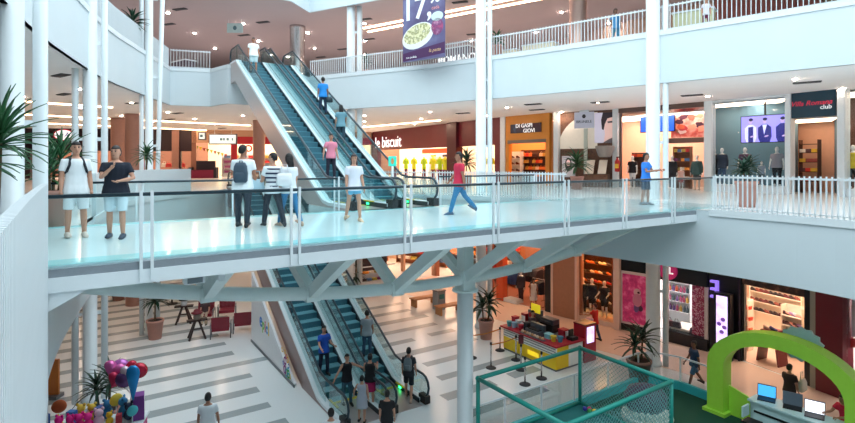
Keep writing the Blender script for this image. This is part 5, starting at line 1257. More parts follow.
# ================================================================== PLANTS
def leaf_mesh(L, w, droop, mt, key):
    if key in GM: return GM[key]
    m = MB(); n = 5; pts = []
    for i in range(n + 1):
        f = i / n; r = L * f; z = L * (.28 * f - droop * f * f); ww = w * math.sin(math.pi * min(.97, f * .82 + .14)) * .5
        pts.append([Vector((r, -ww, z + ww * .35)), Vector((r, 0, z)), Vector((r, ww, z + ww * .35)), Vector((r, 0, z - .008))])
    m.rings(pts); GM[key] = m.mesh('leaf', mt, True); return GM[key]
def potted_plant(label, p, pot=(.32, .7), trunk=.9, L=.7, n=22, w=.07, dark=False, stems=1, droop=.55, seed=1, potmat=None, spread=.0):
    n = int(n * 1.6); w *= 1.35
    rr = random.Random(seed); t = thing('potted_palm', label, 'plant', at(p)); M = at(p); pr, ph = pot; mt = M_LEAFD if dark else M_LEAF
    if ph:
        MB(M).lathe([(pr * .72, 0), (pr * .98, ph * .9), (pr * 1.05, ph * .9), (pr * 1.05, ph), (pr * .9, ph), (pr * .88, ph - .06)], 18).build('pot', potmat or M_TERRA, t, True)
        MB(M).lathe([(pr * .87, ph - .07), (pr * .87, ph - .04)], 16).build('soil', M_SOIL, t)
    for s in range(stems):
        a = 2 * math.pi * s / max(1, stems) + .4; off = Vector((math.cos(a), math.sin(a), 0)) * (.1 if stems > 1 else 0); h = ph + trunk * (1 - .22 * s)
        top = off * 1.8 + Vector((rr.uniform(-.06, .06), rr.uniform(-.06, .06), h))
        MB(M).tube([off + Vector((0, 0, max(0, ph - .05))), (off + top) / 2 + Vector((0, 0, (ph) / 4)), top], [.045, .035, .03], 7).build('stem', M_STEM, t, True)
        k = n // stems
        for i in range(k):
            az = i * 2.4 + rr.uniform(-.3, .3); el = R(75 - 95 * (i / k)) + rr.uniform(-.12, .12); ll = rr.choice((.85, 1.0, 1.12))
            me = leaf_mesh(L * ll, w, droop, mt, ('leaf', L * ll, w, droop, dark))
            q = top + Vector((0, 0, -.25 * L * (i / k) * (1 if spread == 0 else spread)))
            inst(me, 'leaf', M @ Matrix.Translation(q) @ Matrix.Rotation(az, 4, 'Z') @ Matrix.Rotation(-el, 4, 'Y'), t)
    return t
def at_d(px, d, z): return Vector(((px - CX) / F_PX * d, d, z))
potted_plant('big palm with fine arching fronds at the left edge of the picture', at_d(-13, 7.6, 0), (.3, .6), 1.2, .72, 72, .05, stems=2, seed=3, droop=.35)
potted_plant('bushy potted palm in a terracotta pot behind the man in white', at_d(54, 11.5, 0), (.3, .8), .75, .75, 54, .05, stems=3, seed=4, droop=.4)
potted_plant('yucca behind the solid white parapet', at_d(146, 21.6, 0), (.3, .6), 1.15, .62, 26, .07, seed=5)
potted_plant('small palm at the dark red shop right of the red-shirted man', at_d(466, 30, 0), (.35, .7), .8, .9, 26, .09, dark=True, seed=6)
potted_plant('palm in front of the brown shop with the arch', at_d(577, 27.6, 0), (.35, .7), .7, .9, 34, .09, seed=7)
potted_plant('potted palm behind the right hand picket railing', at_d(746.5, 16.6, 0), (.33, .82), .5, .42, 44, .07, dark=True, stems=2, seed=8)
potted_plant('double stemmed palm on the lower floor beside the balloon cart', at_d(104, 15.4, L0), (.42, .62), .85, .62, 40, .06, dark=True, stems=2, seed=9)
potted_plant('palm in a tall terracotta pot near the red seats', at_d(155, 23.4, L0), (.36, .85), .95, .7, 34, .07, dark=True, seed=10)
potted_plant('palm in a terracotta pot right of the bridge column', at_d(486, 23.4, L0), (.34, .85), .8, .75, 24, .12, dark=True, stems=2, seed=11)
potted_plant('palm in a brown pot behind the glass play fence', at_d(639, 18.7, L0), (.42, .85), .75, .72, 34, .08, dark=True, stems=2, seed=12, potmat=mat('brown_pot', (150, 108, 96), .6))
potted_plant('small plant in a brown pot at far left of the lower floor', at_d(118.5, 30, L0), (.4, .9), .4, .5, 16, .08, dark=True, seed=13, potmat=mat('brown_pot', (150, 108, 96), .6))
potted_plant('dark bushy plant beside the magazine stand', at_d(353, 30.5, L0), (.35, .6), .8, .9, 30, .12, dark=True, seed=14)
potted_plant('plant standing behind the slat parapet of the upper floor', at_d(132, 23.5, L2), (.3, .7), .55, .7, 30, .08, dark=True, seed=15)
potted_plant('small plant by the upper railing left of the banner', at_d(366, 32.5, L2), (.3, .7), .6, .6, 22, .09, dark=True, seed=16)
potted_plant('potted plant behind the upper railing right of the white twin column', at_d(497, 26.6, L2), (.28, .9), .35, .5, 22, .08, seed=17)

# ================================================================== SEATS AND STOOLS OF THE LOWER FLOOR
M_CHAIR = mat('maroon_leather', (132, 26, 44), .45, var=.12); M_GREYMET = mat('grey_metal', (120, 122, 128), .4, metal=.6)
def red_chair(label, p, rz):
    M = at(p, rz=rz); t = thing('lounge_chair', label, 'chair', M, 'maroon lounge chairs on the lower floor')
    MB(M).box(-.36, .36, -.34, .34, .34, .48).build('seat', M_CHAIR, t)
    bk = MB(M).extr([(-.38, .28, .46), (.38, .28, .46), (.38, .46, 1.0), (-.38, .46, 1.0)], (0, .1, .03)).build('backrest', M_CHAIR, t)
    for i in range(4):
        for j in range(3):
            x = -.28 + .19 * i; z = .56 + .15 * j; MB(M).ell((x, .275 + (z - .46) * .33, z + .02), .085, .02, .065, 8, 4).build('tuft', M_CHAIR, bk, True)
    for s in (-1, 1):
        MB(M).tube([(.42 * s, -.3, 0), (.42 * s, -.28, .62), (.42 * s, .3, .62), (.42 * s, .34, 0)], .025, 6).build('leg_frame', M_GREYMET, t, True)
        MB(M).box(.42 * s - .035, .42 * s + .035, -.3, .28, .62, .66).build('armrest', M_GREYMET, t)
    return t
fz = TH
red_chair('leftmost maroon lounge chair with the seated person', P(205, 322, L0), fz + R(-20))
red_chair('maroon lounge chair in the back row by the white panel', P(227, 318, L0), fz + R(-15))
red_chair('maroon lounge chair in the front row seen from behind', P(221, 336.5, L0), fz + R(165))
red_chair('maroon lounge chair partly hidden by the white panel', P(243, 331, L0), fz + R(165))
def stool(label, p, top, rz):
    M = at(p, rz=rz); t = thing('wooden_stool', label, 'stool', M); mt = mat('dark_stool_wood', (44, 26, 26), .5)
    for a, b in ((-1, -1), (1, -1), (1, 1), (-1, 1)): MB(M).bar((.34 * a, .26 * b, 0), (.07 * a, .06 * b, .82), .09, .06, (0, 1, 0)).build('leg', mt, t)
    MB(M).box(-.42, .42, -.14, .14, .8, .87).build('seat_plank', mt, t); MB(M).box(-.2, .2, -.03, .03, .4, .46).build('stretcher', mt, t)
    b = thing('toy_hat', top[0], 'toy', M @ Matrix.Translation((0, 0, .87)))
    MB(M).lathe([(.13, .87), (.16, .95), (.15, 1.08), (.1, 1.14)], 14).build('bowl', cmat(top[1]), b, True)
    MB(M).lathe([(.24, 1.14), (.25, 1.18), (.16, 1.2), (.13, 1.3), (.05, 1.33)], 14).build('brim', cmat(top[2]), b, True)
stool('dark trestle stool with a white and black top piece', P(184, 323, L0), ('white and black hat shaped piece on the rear stool', (220, 224, 228), (24, 24, 30)), .3)
stool('dark trestle stool with a dark red top piece', P(197, 338.5, L0), ('dark red hat shaped piece on the front stool', (120, 110, 100), (110, 26, 40)), .5)
p = P(172, 304, L0); t = thing('cafe_table', 'small dark table far behind the trestle stools', 'table', at(p))
MB(at(p)).lathe([(.3, 0), (.3, .04), (.05, .06), (.05, .7)], 14).build('pedestal', M_BLACK, t); MB(at(p)).lathe([(.55, .7), (.55, .75)], 18).build('table_top', mat('dark_stool_wood', (44, 26, 26)), t)
p = P(438, 317, L0) ; p = P(439, 309, L0)
t = thing('litter_bin', 'grey litter bin near the twin column on the lower floor', 'bin', at(p, rz=TH)); M = at(p, rz=TH)
MB(M).box(-.25, .25, -.25, .25, 0, 1.0).build('body', mat('bin_grey', (150, 160, 168), .4, metal=.3), t); MB(M).box(-.15, .15, -.27, -.25, .6, .85).build('opening', mat('bin_teal', (40, 130, 130), .5), t); MB(M).box(-.28, .28, -.28, .28, 1.0, 1.05).build('lid', M_GREYMET, t)
for px, py, lab in ((449, 313, 'wooden bench right of the grey litter bin'), (424, 305, 'wooden bench left of the grey litter bin')):
    p = P(px, py, L0); M = at(p, rz=TH); t = thing('bench', lab, 'bench', M); mw = mat('bench_wood', (190, 130, 80), .5)
    for k in range(4): MB(M).box(-.8, .8, -.26 + k * .135, -.14 + k * .135, .4, .46).build('slat', mw, t)
    for s in (-.65, .65): MB(M).box(s - .05, s + .05, -.25, .25, 0, .4).build('leg', mw, t)
m = MB(at(at_d(50, 17.5, L0))).box(-.25, .25, -.1, .1, 0, 1.25); t = thing('notice_board', 'narrow orange board standing at the left under the slab edge', 'board', at(at_d(50, 17.5, L0)))
MB(at(at_d(50, 17.5, L0))).box(-.3, .3, -.04, .04, .12, 1.3).build('panel', mat('orange_brown', (206, 120, 50), .5), t); MB(at(at_d(50, 17.5, L0))).box(-.34, .34, -.2, .2, 0, .12).build('foot', M_GREYMET, t)

# ================================================================== FOOD KIOSK
KO = UN(15.05, 5.2, L0); KM = Matrix.Translation(KO) @ Matrix.Rotation(TH, 4, 'Z')     # x into the kiosk, y along its yellow front
ki = thing('food_kiosk', 'yellow and white food kiosk with a red counter top', 'kiosk', KM)
M_YEL = mat('kiosk_yellow', (240, 200, 30), .4); M_KW = mat('kiosk_white', (236, 236, 230), .4); M_KR = mat('kiosk_red', (176, 24, 48), .35)
KL = 2.95
for k in range(3): MB(KM).box(0, .06, k * KL / 3 + .005, (k + 1) * KL / 3 - .005, .08, .58).build('yellow_panel', M_YEL, ki)
MB(KM).box(.06, .7, 0, .06, .08, .94).build('yellow_end_panel', M_YEL, ki); MB(KM).box(.7, 1.5, .0, .06, .08, .94).build('white_end_panel', M_KW, ki)
MB(KM).box(.0, .06, 0, KL, .58, .94).build('white_panel', M_KW, ki)
for k in range(3): MB(KM).box(-.008, 0, .02, KL - .02, .63 + k * .1, .655 + k * .1).build('grey_stripe', mat('grey_stripe', (110, 108, 104), .5), ki)
MB(KM).box(.03, 1.5, .03, KL, 0, .08).build('plinth', M_GREYMET, ki)
MB(KM).box(-.1, .6, -.1, KL + .1, .94, 1.0).build('counter_top', M_KR, ki); MB(KM).box(.6, 1.55, -.1, .4, .94, 1.0).build('end_counter', M_KR, ki)
MB(KM).box(1.1, 1.5, .4, KL, .08, .9).build('back_cabinet', M_KW, ki); MB(KM).box(1.08, 1.55, .4, KL + .05, .9, .94).build('back_counter', M_GREYMET, ki)
MB(KM).box(-.012, -.0, .9, 1.5, .25, .42).build('yellow_logo', mat('logo_yellow', (255, 216, 40), .3, emit=.5), ki)
M_MACH = mat('machine_grey', (96, 104, 114), .35, metal=.5)
def kthing(name, label, cat, parts):
    t = thing(name, label, cat, KM @ Matrix.Translation(parts[0][2][:3] if False else (.3, .3, 1)))
    for nm, mt, b in parts: MB(KM).box(*b).build(nm, mt, t)
    return t
kthing('fryer', 'grey steel fryer on the kiosk counter', 'fryer', [('body', M_MACH, (.1, .5, 1.0, 1.75, 1.001, 1.2)), ('hood', M_MACH, (.4, .52, 1.0, 1.75, 1.2, 1.42)), ('basket', M_BLACK, (.15, .38, 1.1, 1.65, 1.2, 1.24))])
kthing('grill', 'dark grill at the far end of the kiosk', 'grill', [('body', M_BLACK, (1.1, 1.5, 1.2, 1.9, .942, 1.25)), ('lid', M_MACH, (1.12, 1.5, 1.2, 1.9, 1.25, 1.45)), ('handle', M_GREYMET, (1.06, 1.1, 1.3, 1.8, 1.33, 1.36))])
kthing('coffee_machine', 'tall grey drinks machine on the kiosk back counter', 'machine', [('body', M_MACH, (1.1, 1.5, 2.1, 2.6, .942, 1.6)), ('panel', M_KR, (1.09, 1.1, 2.15, 2.55, 1.3, 1.5)), ('tray', M_BLACK, (1.0, 1.1, 2.15, 2.55, .96, 1.0))])
kthing('cash_register', 'black cash register on the kiosk end counter', 'register', [('body', M_BLACK, (.9, 1.25, .0, .3, 1.001, 1.12)), ('screen', M_BLACK, (.95, 1.2, .2, .24, 1.12, 1.38)), ('keypad', M_GREYMET, (.95, 1.15, .02, .15, 1.12, 1.13))])
kthing('display_case', 'red boxed display at the back of the kiosk', 'display', [('case', M_KR, (1.0, 1.45, 2.65, 2.92, .942, 1.4)), ('front', M_KW, (.98, 1.0, 2.68, 2.9, 1.05, 1.3))])
tr = kthing('food_tray', 'long tray of peach coloured snacks on the kiosk counter', 'tray', [('tray', M_KW, (.02, .3, .75, 1.95, 1.001, 1.02))]) if False else thing('food_tray', 'long tray of peach coloured snacks on the kiosk counter', 'tray', KM @ Matrix.Translation((-.0, .5, 1)))
MB(KM).box(-.07, .08, .6, 1.9, 1.001, 1.03).build('tray', M_GREYMET, tr)
for i in range(9): MB(KM).ell((.0, .68 + i * .14, 1.08), .06, .055, .06, 8, 5).build('snack', cmat(((226, 180, 150), (206, 150, 110), (236, 206, 180))[i % 3]), tr, True)
for i, (x, y, c, lab) in enumerate(((.3, .4, (236, 210, 60), 'yellow paper box at the near end of the kiosk counter'), (.45, .2, (60, 130, 160), 'blue tub at the near end of the kiosk counter'), (.2, 2.5, (150, 190, 210), 'pale blue tub at the far end of the kiosk counter'), (.4, 2.2, (200, 205, 210), 'white tub on the kiosk counter'), (.2, 2.1, (180, 30, 50), 'red cup stack on the kiosk counter'), (.15, 2.75, (90, 170, 180), 'teal tub at the far corner of the kiosk counter'))):
    m = MB(KM); m.lathe([(.08, 1.001), (.11, 1.2), (.12, 1.2), (.12, 1.22), (.05, 1.24)], 12, (x, y, 0)); solo(m, 'tub', cmat(c), lab, 'tub')
for i, (x, y, w, h, c, lab) in enumerate(((1.25, .75, .3, .25, (180, 30, 50), 'red carton on the kiosk back counter'), (1.3, .5, .22, .2, (226, 228, 230), 'white carton on the kiosk back counter'), (.4, 1.95, .2, .3, (40, 44, 52), 'black canister on the kiosk counter'), (.42, .75, .26, .16, (130, 200, 214), 'pale blue basket on the kiosk counter'), (.45, 2.7, .22, .35, (190, 34, 52), 'red canister at the far corner of the kiosk'), (.42, 2.45, .2, .26, (206, 210, 214), 'white canister at the far end of the kiosk'))):
    zz = .942 if x > 1 else 1.001; m = MB(KM); m.box(x - w / 2, x + w / 2, y - w / 2, y + w / 2, zz, zz + h); m.box(x - w / 2 - .015, x + w / 2 + .015, y - w / 2 - .015, y + w / 2 + .015, zz + h, zz + h + .03); solo(m, 'container', cmat(c), lab, 'container')
t = thing('price_sign', 'small yellow sign on a post above the kiosk', 'sign', KM @ Matrix.Translation((1.3, 2.2, .94)))
MB(KM).tube([(.95, 2.0, .94), (.95, 2.0, 1.75)], .02, 6).build('post', M_GREYMET, t); MB(KM).box(.93, .97, 1.75, 2.25, 1.62, 1.98).build('panel', mat('sign_yellow', (250, 220, 40), .4, emit=.3), t)
t = thing('screen_cabinet', 'dark red cabinet with a lit lilac screen at the end of the kiosk', 'cabinet', KM @ Matrix.Translation((1.9, .2, 0)))
MB(KM).box(1.62, 2.3, .0, .55, 0, 1.45).build('body', M_KR, t); MB(KM).box(1.75, 2.17, -.015, 0, .75, 1.38).build('screen', noisemat('lilac_screen', [(236, 230, 255), (190, 180, 240), (220, 150, 200)], 3, emit=1.2), t)
MB(KM).box(1.62, 2.3, -.02, .57, 1.45, 1.5).build('top', M_DARKRED, t)
# queue posts
st_pts = [(472, 358), (491, 368), (500, 350.5), (516, 360), (521, 370), (525, 384.5), (541.5, 378.5)]
tops = {}
for i, (px, py) in enumerate(st_pts):
    p = P(px, py, L0); tops[i] = p + Vector((0, 0, .98))
    lab = ['queue post nearest the bridge column', 'queue post standing alone in front of the kiosk', 'queue post at the far left corner of the kiosk', 'queue post halfway along the kiosk front', 'queue post with a dark red card on top', 'queue post nearest the teal frame', 'queue post at the near corner of the kiosk'][i]
    t = thing('queue_post', lab, 'post', at(p), 'queue posts by the kiosk'); M = at(p)
    MB(M).lathe([(.2, 0), (.2, .02), (.14, .05), (.03, .07)], 16).build('base', M_VENT, t, True); MB(M).lathe([(.03, .06), (.03, .94)], 10).build('pole', M_CHROME, t, True); MB(M).lathe([(.045, .9), (.045, .98), (.02, 1.0)], 10).build('head', M_BLACK, t)
    if i == 4: MB(M).box(-.1, .1, -.015, .015, 1.0, 1.35).build('card', M_DARKRED, t)
    nxt = {0: 2, 1: 3}.get(i)
    if nxt is not None:
        q = P(*st_pts[nxt], L0) + Vector((0, 0, .9)); a = p + Vector((0, 0, .9)); mid = (a + q) / 2 + Vector((0, 0, -.05))
        MB().rings([[v + Vector((0, 0, -.025)), v + Vector((.004, .004, -.025)), v + Vector((.004, .004, .025)), v + Vector((0, 0, .025))] for v in (a, mid, q)]).build('belt', mat('orange_belt', (206, 130, 60), .6), t)

# ================================================================== PLAY AREA
M_TEAL = mat('teal_padding', (20, 140, 128), .5); M_TURQ = mat('turquoise_kerb', (64, 190, 196), .5); M_CARPET = mat('dark_green_carpet', (14, 72, 54), .95, bump=.4)
fn = [UN(7.3, 3.1, L0), UN(15.2, 3.15, L0), Vector((7.75, 18.55, L0)), Vector((8.8, 18.1, L0)), Vector((9.25, 17.45, L0))]
fn = [Vector((1.0, 14.2, L0)), Vector((4.7, 16.65, L0)), Vector((7.5, 18.5, L0)), Vector((8.05, 18.6, L0)), Vector((8.8, 18.1, L0)), Vector((9.5, 17.0, L0))]
m = MB().prism([(v.x, v.y) for v in fn] + [(13.2, 11.2), (10, 8), (4.5, 8.0)], L0 + .004, L0 + .02); cp = solo(m, 'play_carpet', M_CARPET, 'dark green carpet of the play area', 'carpet')
fe = thing('play_fence', 'glass play area fence on a turquoise kerb', 'fence', at(fn[0]))
for a, b in zip(fn, fn[1:]):
    d = (b - a); L = d.length; n = max(1, round(L / 1.6))
    MB().bar(a + Vector((0, 0, .15)), b + Vector((0, 0, .15)), .12, .3).build('kerb', M_TURQ, fe)
    MB().bar(a + Vector((0, 0, 1.14)), b + Vector((0, 0, 1.14)), .05, .05).build('top_rail', M_STEEL, fe)
    for i in range(n):
        q0, q1 = a + d * (i / n), a + d * ((i + 1) / n)
        MB().bar(q0 + d.normalized() * .05 + Vector((0, 0, .7)), q1 - d.normalized() * .05 + Vector((0, 0, .7)), .012, .8).build('glass_panel', M_GLASS2, fe)
        MB().bar(q0 + Vector((0, 0, .3)), q0 + Vector((0, 0, 1.14)), .045, .045, (0, 1, 0)).build('post', M_STEEL, fe)
# teal trampoline frame
A_, B_ = Vector((1.35, 13.9, L0)), Vector((4.75, 16.2, L0)); C_ = Vector((6.42, 13.7, L0)); D_ = A_ + (C_ - B_)
fr = thing('trampoline', 'teal padded square frame with netting in the play area', 'trampoline', at(A_)); Zt = 2.14
cs = [A_, B_, C_, D_]
for i in range(4):
    a, b = cs[i], cs[(i + 1) % 4]
    MB().tube([a, a + Vector((0, 0, Zt))], .055, 10).build('post', M_TEAL, fr, True)
    MB().tube([a + Vector((0, 0, Zt)), b + Vector((0, 0, Zt))], .06, 10).build('top_bar', M_TEAL, fr, True)
    MB().tube([a + Vector((0, 0, .45)), b + Vector((0, 0, .45))], .05, 8).build('low_bar', M_TEAL, fr, True)
    MB().ell(a + Vector((0, 0, Zt)), .075, .075, .075).build('corner_joint', M_TEAL, fr, True)
bed = MB(); bed.prism([(v.x, v.y) for v in cs], L0 + .36, L0 + .4); bed.build('trampoline_bed', mat('teal_bed', (30, 110, 110), .8), fr)
nm = MB()                                                             # rope netting on the right and front sides
for a, b in ((C_, D_), (B_, C_)):
    d = b - a; L = d.length; s = .13; k = int(L / s); hh = Zt - .45
    for i in range(-int(hh / s), k + 1):
        for sg in (1, -1):
            x0_, x1_ = i * s, i * s + hh
            t0_, t1_ = max(0, x0_), min(L, x1_)
            if t1_ - t0_ < .05: continue
            za, zb_ = (t0_ - x0_), (t1_ - x0_)
            if sg < 0: za, zb_ = hh - za, hh - zb_
            nm.bar(a + d * (t0_ / L) + Vector((0, 0, .45 + za)), a + d * (t1_ / L) + Vector((0, 0, .45 + zb_)), .009, .009)
no_ = nm.build('netting', mat('net_rope', (120, 176, 176), .8), fr); no_['kind'] = 'stuff'
# toy ride behind the net
p = P(645, 428, L0) ; p = Vector((5.2, 13.3, L0 + .4))
p = at_d(647, 15.3, L0 + .02)
t = thing('toy_ride', 'white bowl shaped toy ride with a dark purple hood', 'toy ride', at(p)); M = at(p) @ Matrix.Scale(1.2, 4)
MB(M).lathe([(.3, .0), (.52, .12), (.62, .34), (.6, .44), (.5, .4)], 20, sy=.85).build('bowl', mat('toy_white', (220, 226, 214), .4), t, True)
MB(M).rings([[Vector((r_ * math.cos(a), .1 + r_ * .8 * math.sin(a), z)) for a in [2 * math.pi * k / 18 for k in range(18)]] for r_, z in ((.42, .5), (.5, .62), (.52, .82), (.42, 1.0), (.2, 1.08), (.05, 1.1))]).build('hood', mat('toy_purple', (74, 52, 78), .5), t, True)
for k in range(7): MB(M).ell((-.4 + .135 * k, -.42 + .12 * abs(k - 3) / 3, .5), .08, .05, .11, 8, 5).build('scallop', mat('toy_white', (220, 226, 214)), t, True)
MB(M).lathe([(.35, -.02), (.35, .0)], 16).build('foot', M_GREYMET, t)
for i, (px, c) in enumerate(((566, (60, 60, 160)), (569, (200, 60, 120)), (572, (60, 160, 80)), (575, (226, 190, 60)), (578, (200, 60, 60)))):
    q = B_.lerp(C_, .13 + .03 * i) + (A_ - B_).normalized() * (.25 - .1 * (i % 2)); m = MB().ell((q.x, q.y, L0 + .47), .07, .07, .07, 10, 8); solo(m, 'play_ball', cmat(c, .4), ('blue', 'pink', 'green', 'yellow', 'red')[i] + ' play ball in the corner of the teal frame', 'ball', 'play balls')
# green arch
GA = Vector((8.92, 16.6, L0)); dn = Vector((.55, -.835, 0)).normalized(); du = Vector((.835, .55, 0)).normalized()
MG = Matrix(((dn.x, du.x, 0, GA.x), (dn.y, du.y, 0, GA.y), (0, 0, 1, GA.z), (0, 0, 0, 1)))
ar = thing('green_arch', 'big lime green entrance arch of the play area', 'arch', MG); M_LIME = mat('lime_panel', (172, 230, 74), .45)
HW, SP, RS, TK = 2.05, 1.55, 1.38, .5
outer = [(0, .1)] + [(HW - HW * math.cos(a), SP + RS * math.sin(a)) for a in [R(v) for v in range(0, 181, 9)]] + [(2 * HW, .1)]
inner = [(2 * HW - TK, .1)] + [(HW + (HW - TK) * math.cos(a), SP + (RS - TK * .78) * math.sin(a)) for a in [R(v) for v in range(0, 181, 9)]] + [(TK, .1)]
k = len(outer)
m = MB(MG); vv = []
for y in (0, .5):
    for p_ in outer + inner[::-1]: vv.append((p_[0], y, p_[1]))
n2 = 2 * k; fs = []
for i in range(k - 1):
    fs += [(i, i + 1, k + i + 1, k + i), (n2 + i, n2 + k + i, n2 + k + i + 1, n2 + i + 1), (i, n2 + i, n2 + i + 1, i + 1), (k + i, k + i + 1, n2 + k + i + 1, n2 + k + i)]
fs += [(0, k, n2 + k, n2), (k - 1, n2 + k - 1, n2 + 2 * k - 1, 2 * k - 1)]
m.add(vv, fs); m.build('arch_body', M_LIME, ar)
for x in (0, 2 * HW - TK): MB(MG).box(x - .1, x + TK + .1, -.1, .6, 0, .12).build('foot', M_LIME, ar)
cl = thing('cloud_sign', 'pale blue scalloped sign on top of the green arch', 'sign', MG @ Matrix.Translation((HW, .5, SP + RS)))
pts = []
for i in range(28):
    a = 2 * math.pi * i / 28; r_ = .46 + (.04 if i % 2 else -.02); pts.append((HW + .35 + r_ * 1.15 * math.cos(a), .52, SP + RS - .22 + r_ * math.sin(a)))
MB(MG).extr(pts, (0, .08, 0)).build('panel', mat('pale_cyan_panel', (176, 214, 222), .5), cl)
MB(MG).extr([(HW + .35 + .2 * math.cos(a), .515, SP + RS - .4 + .2 * math.sin(a)) for a in [2 * math.pi * q / 14 for q in range(14)]], (0, .005, 0)).build('print', mat('cloud_blue', (60, 96, 130), .5), cl)
for x0_, x1_, lab in ((TK + .02, 1.35, 'low lime green panel beside the left leg of the arch'), (2.7, 4.4, 'low lime green panel behind the seated person in red')):
    m = MB(MG).extr([(x0_, .3, .02), (x1_, .3, .02), (x1_, .3, .55), (x1_ - .3, .3, .78), (x0_, .3, .92)], (0, .06, 0)); solo(m, 'low_panel', M_LIME, lab, 'panel')
# reception desk with computers
DM = Matrix.Translation(Vector((9.5, 15.3, L0 + .02))) @ Matrix.Rotation(math.atan2(-.835, .55), 4, 'Z')      # x along the desk to the right
M_DESK = mat('pale_turquoise_desk', (196, 226, 228), .4)
dk = thing('reception_desk', 'pale turquoise reception desk under the green arch', 'desk', DM)
MB(DM).box(0, 2.3, 0, .06, 0, .82).build('front_panel', M_DESK, dk); MB(DM).box(0, .06, 0, .62, 0, .9).build('side_panel', M_DESK, dk); MB(DM).box(2.24, 2.3, 0, .62, 0, .9).build('side_panel', M_DESK, dk)
MB(DM).box(-.05, 2.35, -.08, .66, .9, .95).build('desk_top', M_DESK, dk); MB(DM).box(.1, 2.2, -.02, .0, .6, .66).build('shelf_slot', M_BLACK, dk); MB(DM).box(0, 2.3, -.03, .06, .82, .9).build('apron', M_DESK, dk)
def laptop(label, x, y, scr, rz, open_=1):
    ML = DM @ at(x, y, .951, rz) @ Matrix.Scale(1.3, 4); t = thing('laptop', label, 'laptop', ML)
    MB(ML).box(-.17, .17, -.12, .12, 0, .02).build('keyboard', M_BLACK, t)
    MB(ML).extr([(-.18, .12, .02), (.18, .12, .02), (.18, .19, .27), (-.18, .19, .27)], (0, .015, 0)).build('lid', mat('laptop_grey', (90, 104, 118), .4), t)
    if scr: MB(ML).extr([(-.165, .117, .035), (.165, .117, .035), (.165, .183, .255), (-.165, .183, .255)], (0, -.004, 0)).build('screen', scr, t)
    return t
s1 = laptop('laptop with a blue and white screen at the left of the desk', .3, .3, mat('screen_cyan', (70, 170, 226), emit=.9, ecol=(60, 160, 230)), R(20))
laptop('dark laptop in the middle of the desk', .95, .35, None, R(20))
laptop('laptop with a white screen at the right of the desk', 1.5, .3, mat('screen_white', (240, 240, 250), emit=1.0), R(18))
ch = thing('swivel_chair', 'white swivel chair at the left end of the reception desk', 'chair', DM @ Matrix.Translation((.25, -.45, 0)))
MC = DM @ at(.25, -.45, 0)
for i in range(5): MB(MC).bar((0, 0, .1), (.26 * math.cos(i * 1.257), .26 * math.sin(i * 1.257), .04), .04, .04).build('foot', M_GREYMET, ch)
MB(MC).tube([(0, 0, .08), (0, 0, .45)], .03, 8).build('stem', M_CHROME, ch); MB(MC).box(-.2, .2, -.2, .2, .45, .51).build('seat', M_BLACK, ch); MB(MC).box(-.2, -.15, -.18, .18, .6, .9).build('backrest', M_DESK, ch)

# ================================================================== BALLOON AND TOY CART
BP = at_d(96, 13.7, L0); BM = at(BP, rz=R(14))
ct = thing('toy_cart', 'toy seller cart at the bottom left corner', 'cart', BM)
MB(BM).box(-1.3, 1.1, -.5, .5, .25, .95).build('body', mat('cart_pink', (206, 40, 130), .5), ct); MB(BM).box(-1.35, 1.15, -.55, .55, .95, 1.0).build('shelf_top', M_STEEL, ct)
for a in (-1.0, .8):
    for b in (-.5, .5): MB(BM).tube([(a, b - .04, .2), (a, b + .04, .2)], .2, 14).build('wheel', M_BLACK, ct)
MB(BM).tube([(.75, .3, 1.0), (.75, .3, 1.6)], .02, 6).build('balloon_pole', M_STEEL, ct)
rt = random.Random(11)
def toy(label, name, x, y, c, kind, s=1.0, c2=None):
    ML = BM @ at(x, y, 1.001, rt.uniform(0, 6)); t = thing(name, label, 'toy', ML)
    if kind == 'bear':
        MB(ML).ell((0, 0, .12 * s), .11 * s, .09 * s, .12 * s).build('torso', cmat(c), t, True); MB(ML).ell((0, -.01, .3 * s), .09 * s, .085 * s, .085 * s).build('head', cmat(c), t, True)
        for q in (-1, 1): MB(ML).ell((.07 * q * s, 0, .38 * s), .035 * s, .02 * s, .035 * s).build('ear', cmat(c2 or c), t, True)
    elif kind == 'box':
        MB(ML).box(-.09 * s, .09 * s, -.07 * s, .07 * s, 0, .34 * s).build('carton', cmat(c), t); MB(ML).box(-.07 * s, .07 * s, -.074 * s, -.07 * s, .1 * s, .28 * s).build('label_print', cmat(c2 or (240, 240, 240)), t)
    else:
        MB(ML).tube([(0, 0, 0), (0, 0, .3 * s)], .012, 6).build('stick', M_STEEL, t); MB(ML).ell((0, 0, .4 * s), .14 * s, .05 * s, .14 * s, 14, 8).build('disc', cmat(c), t, True)
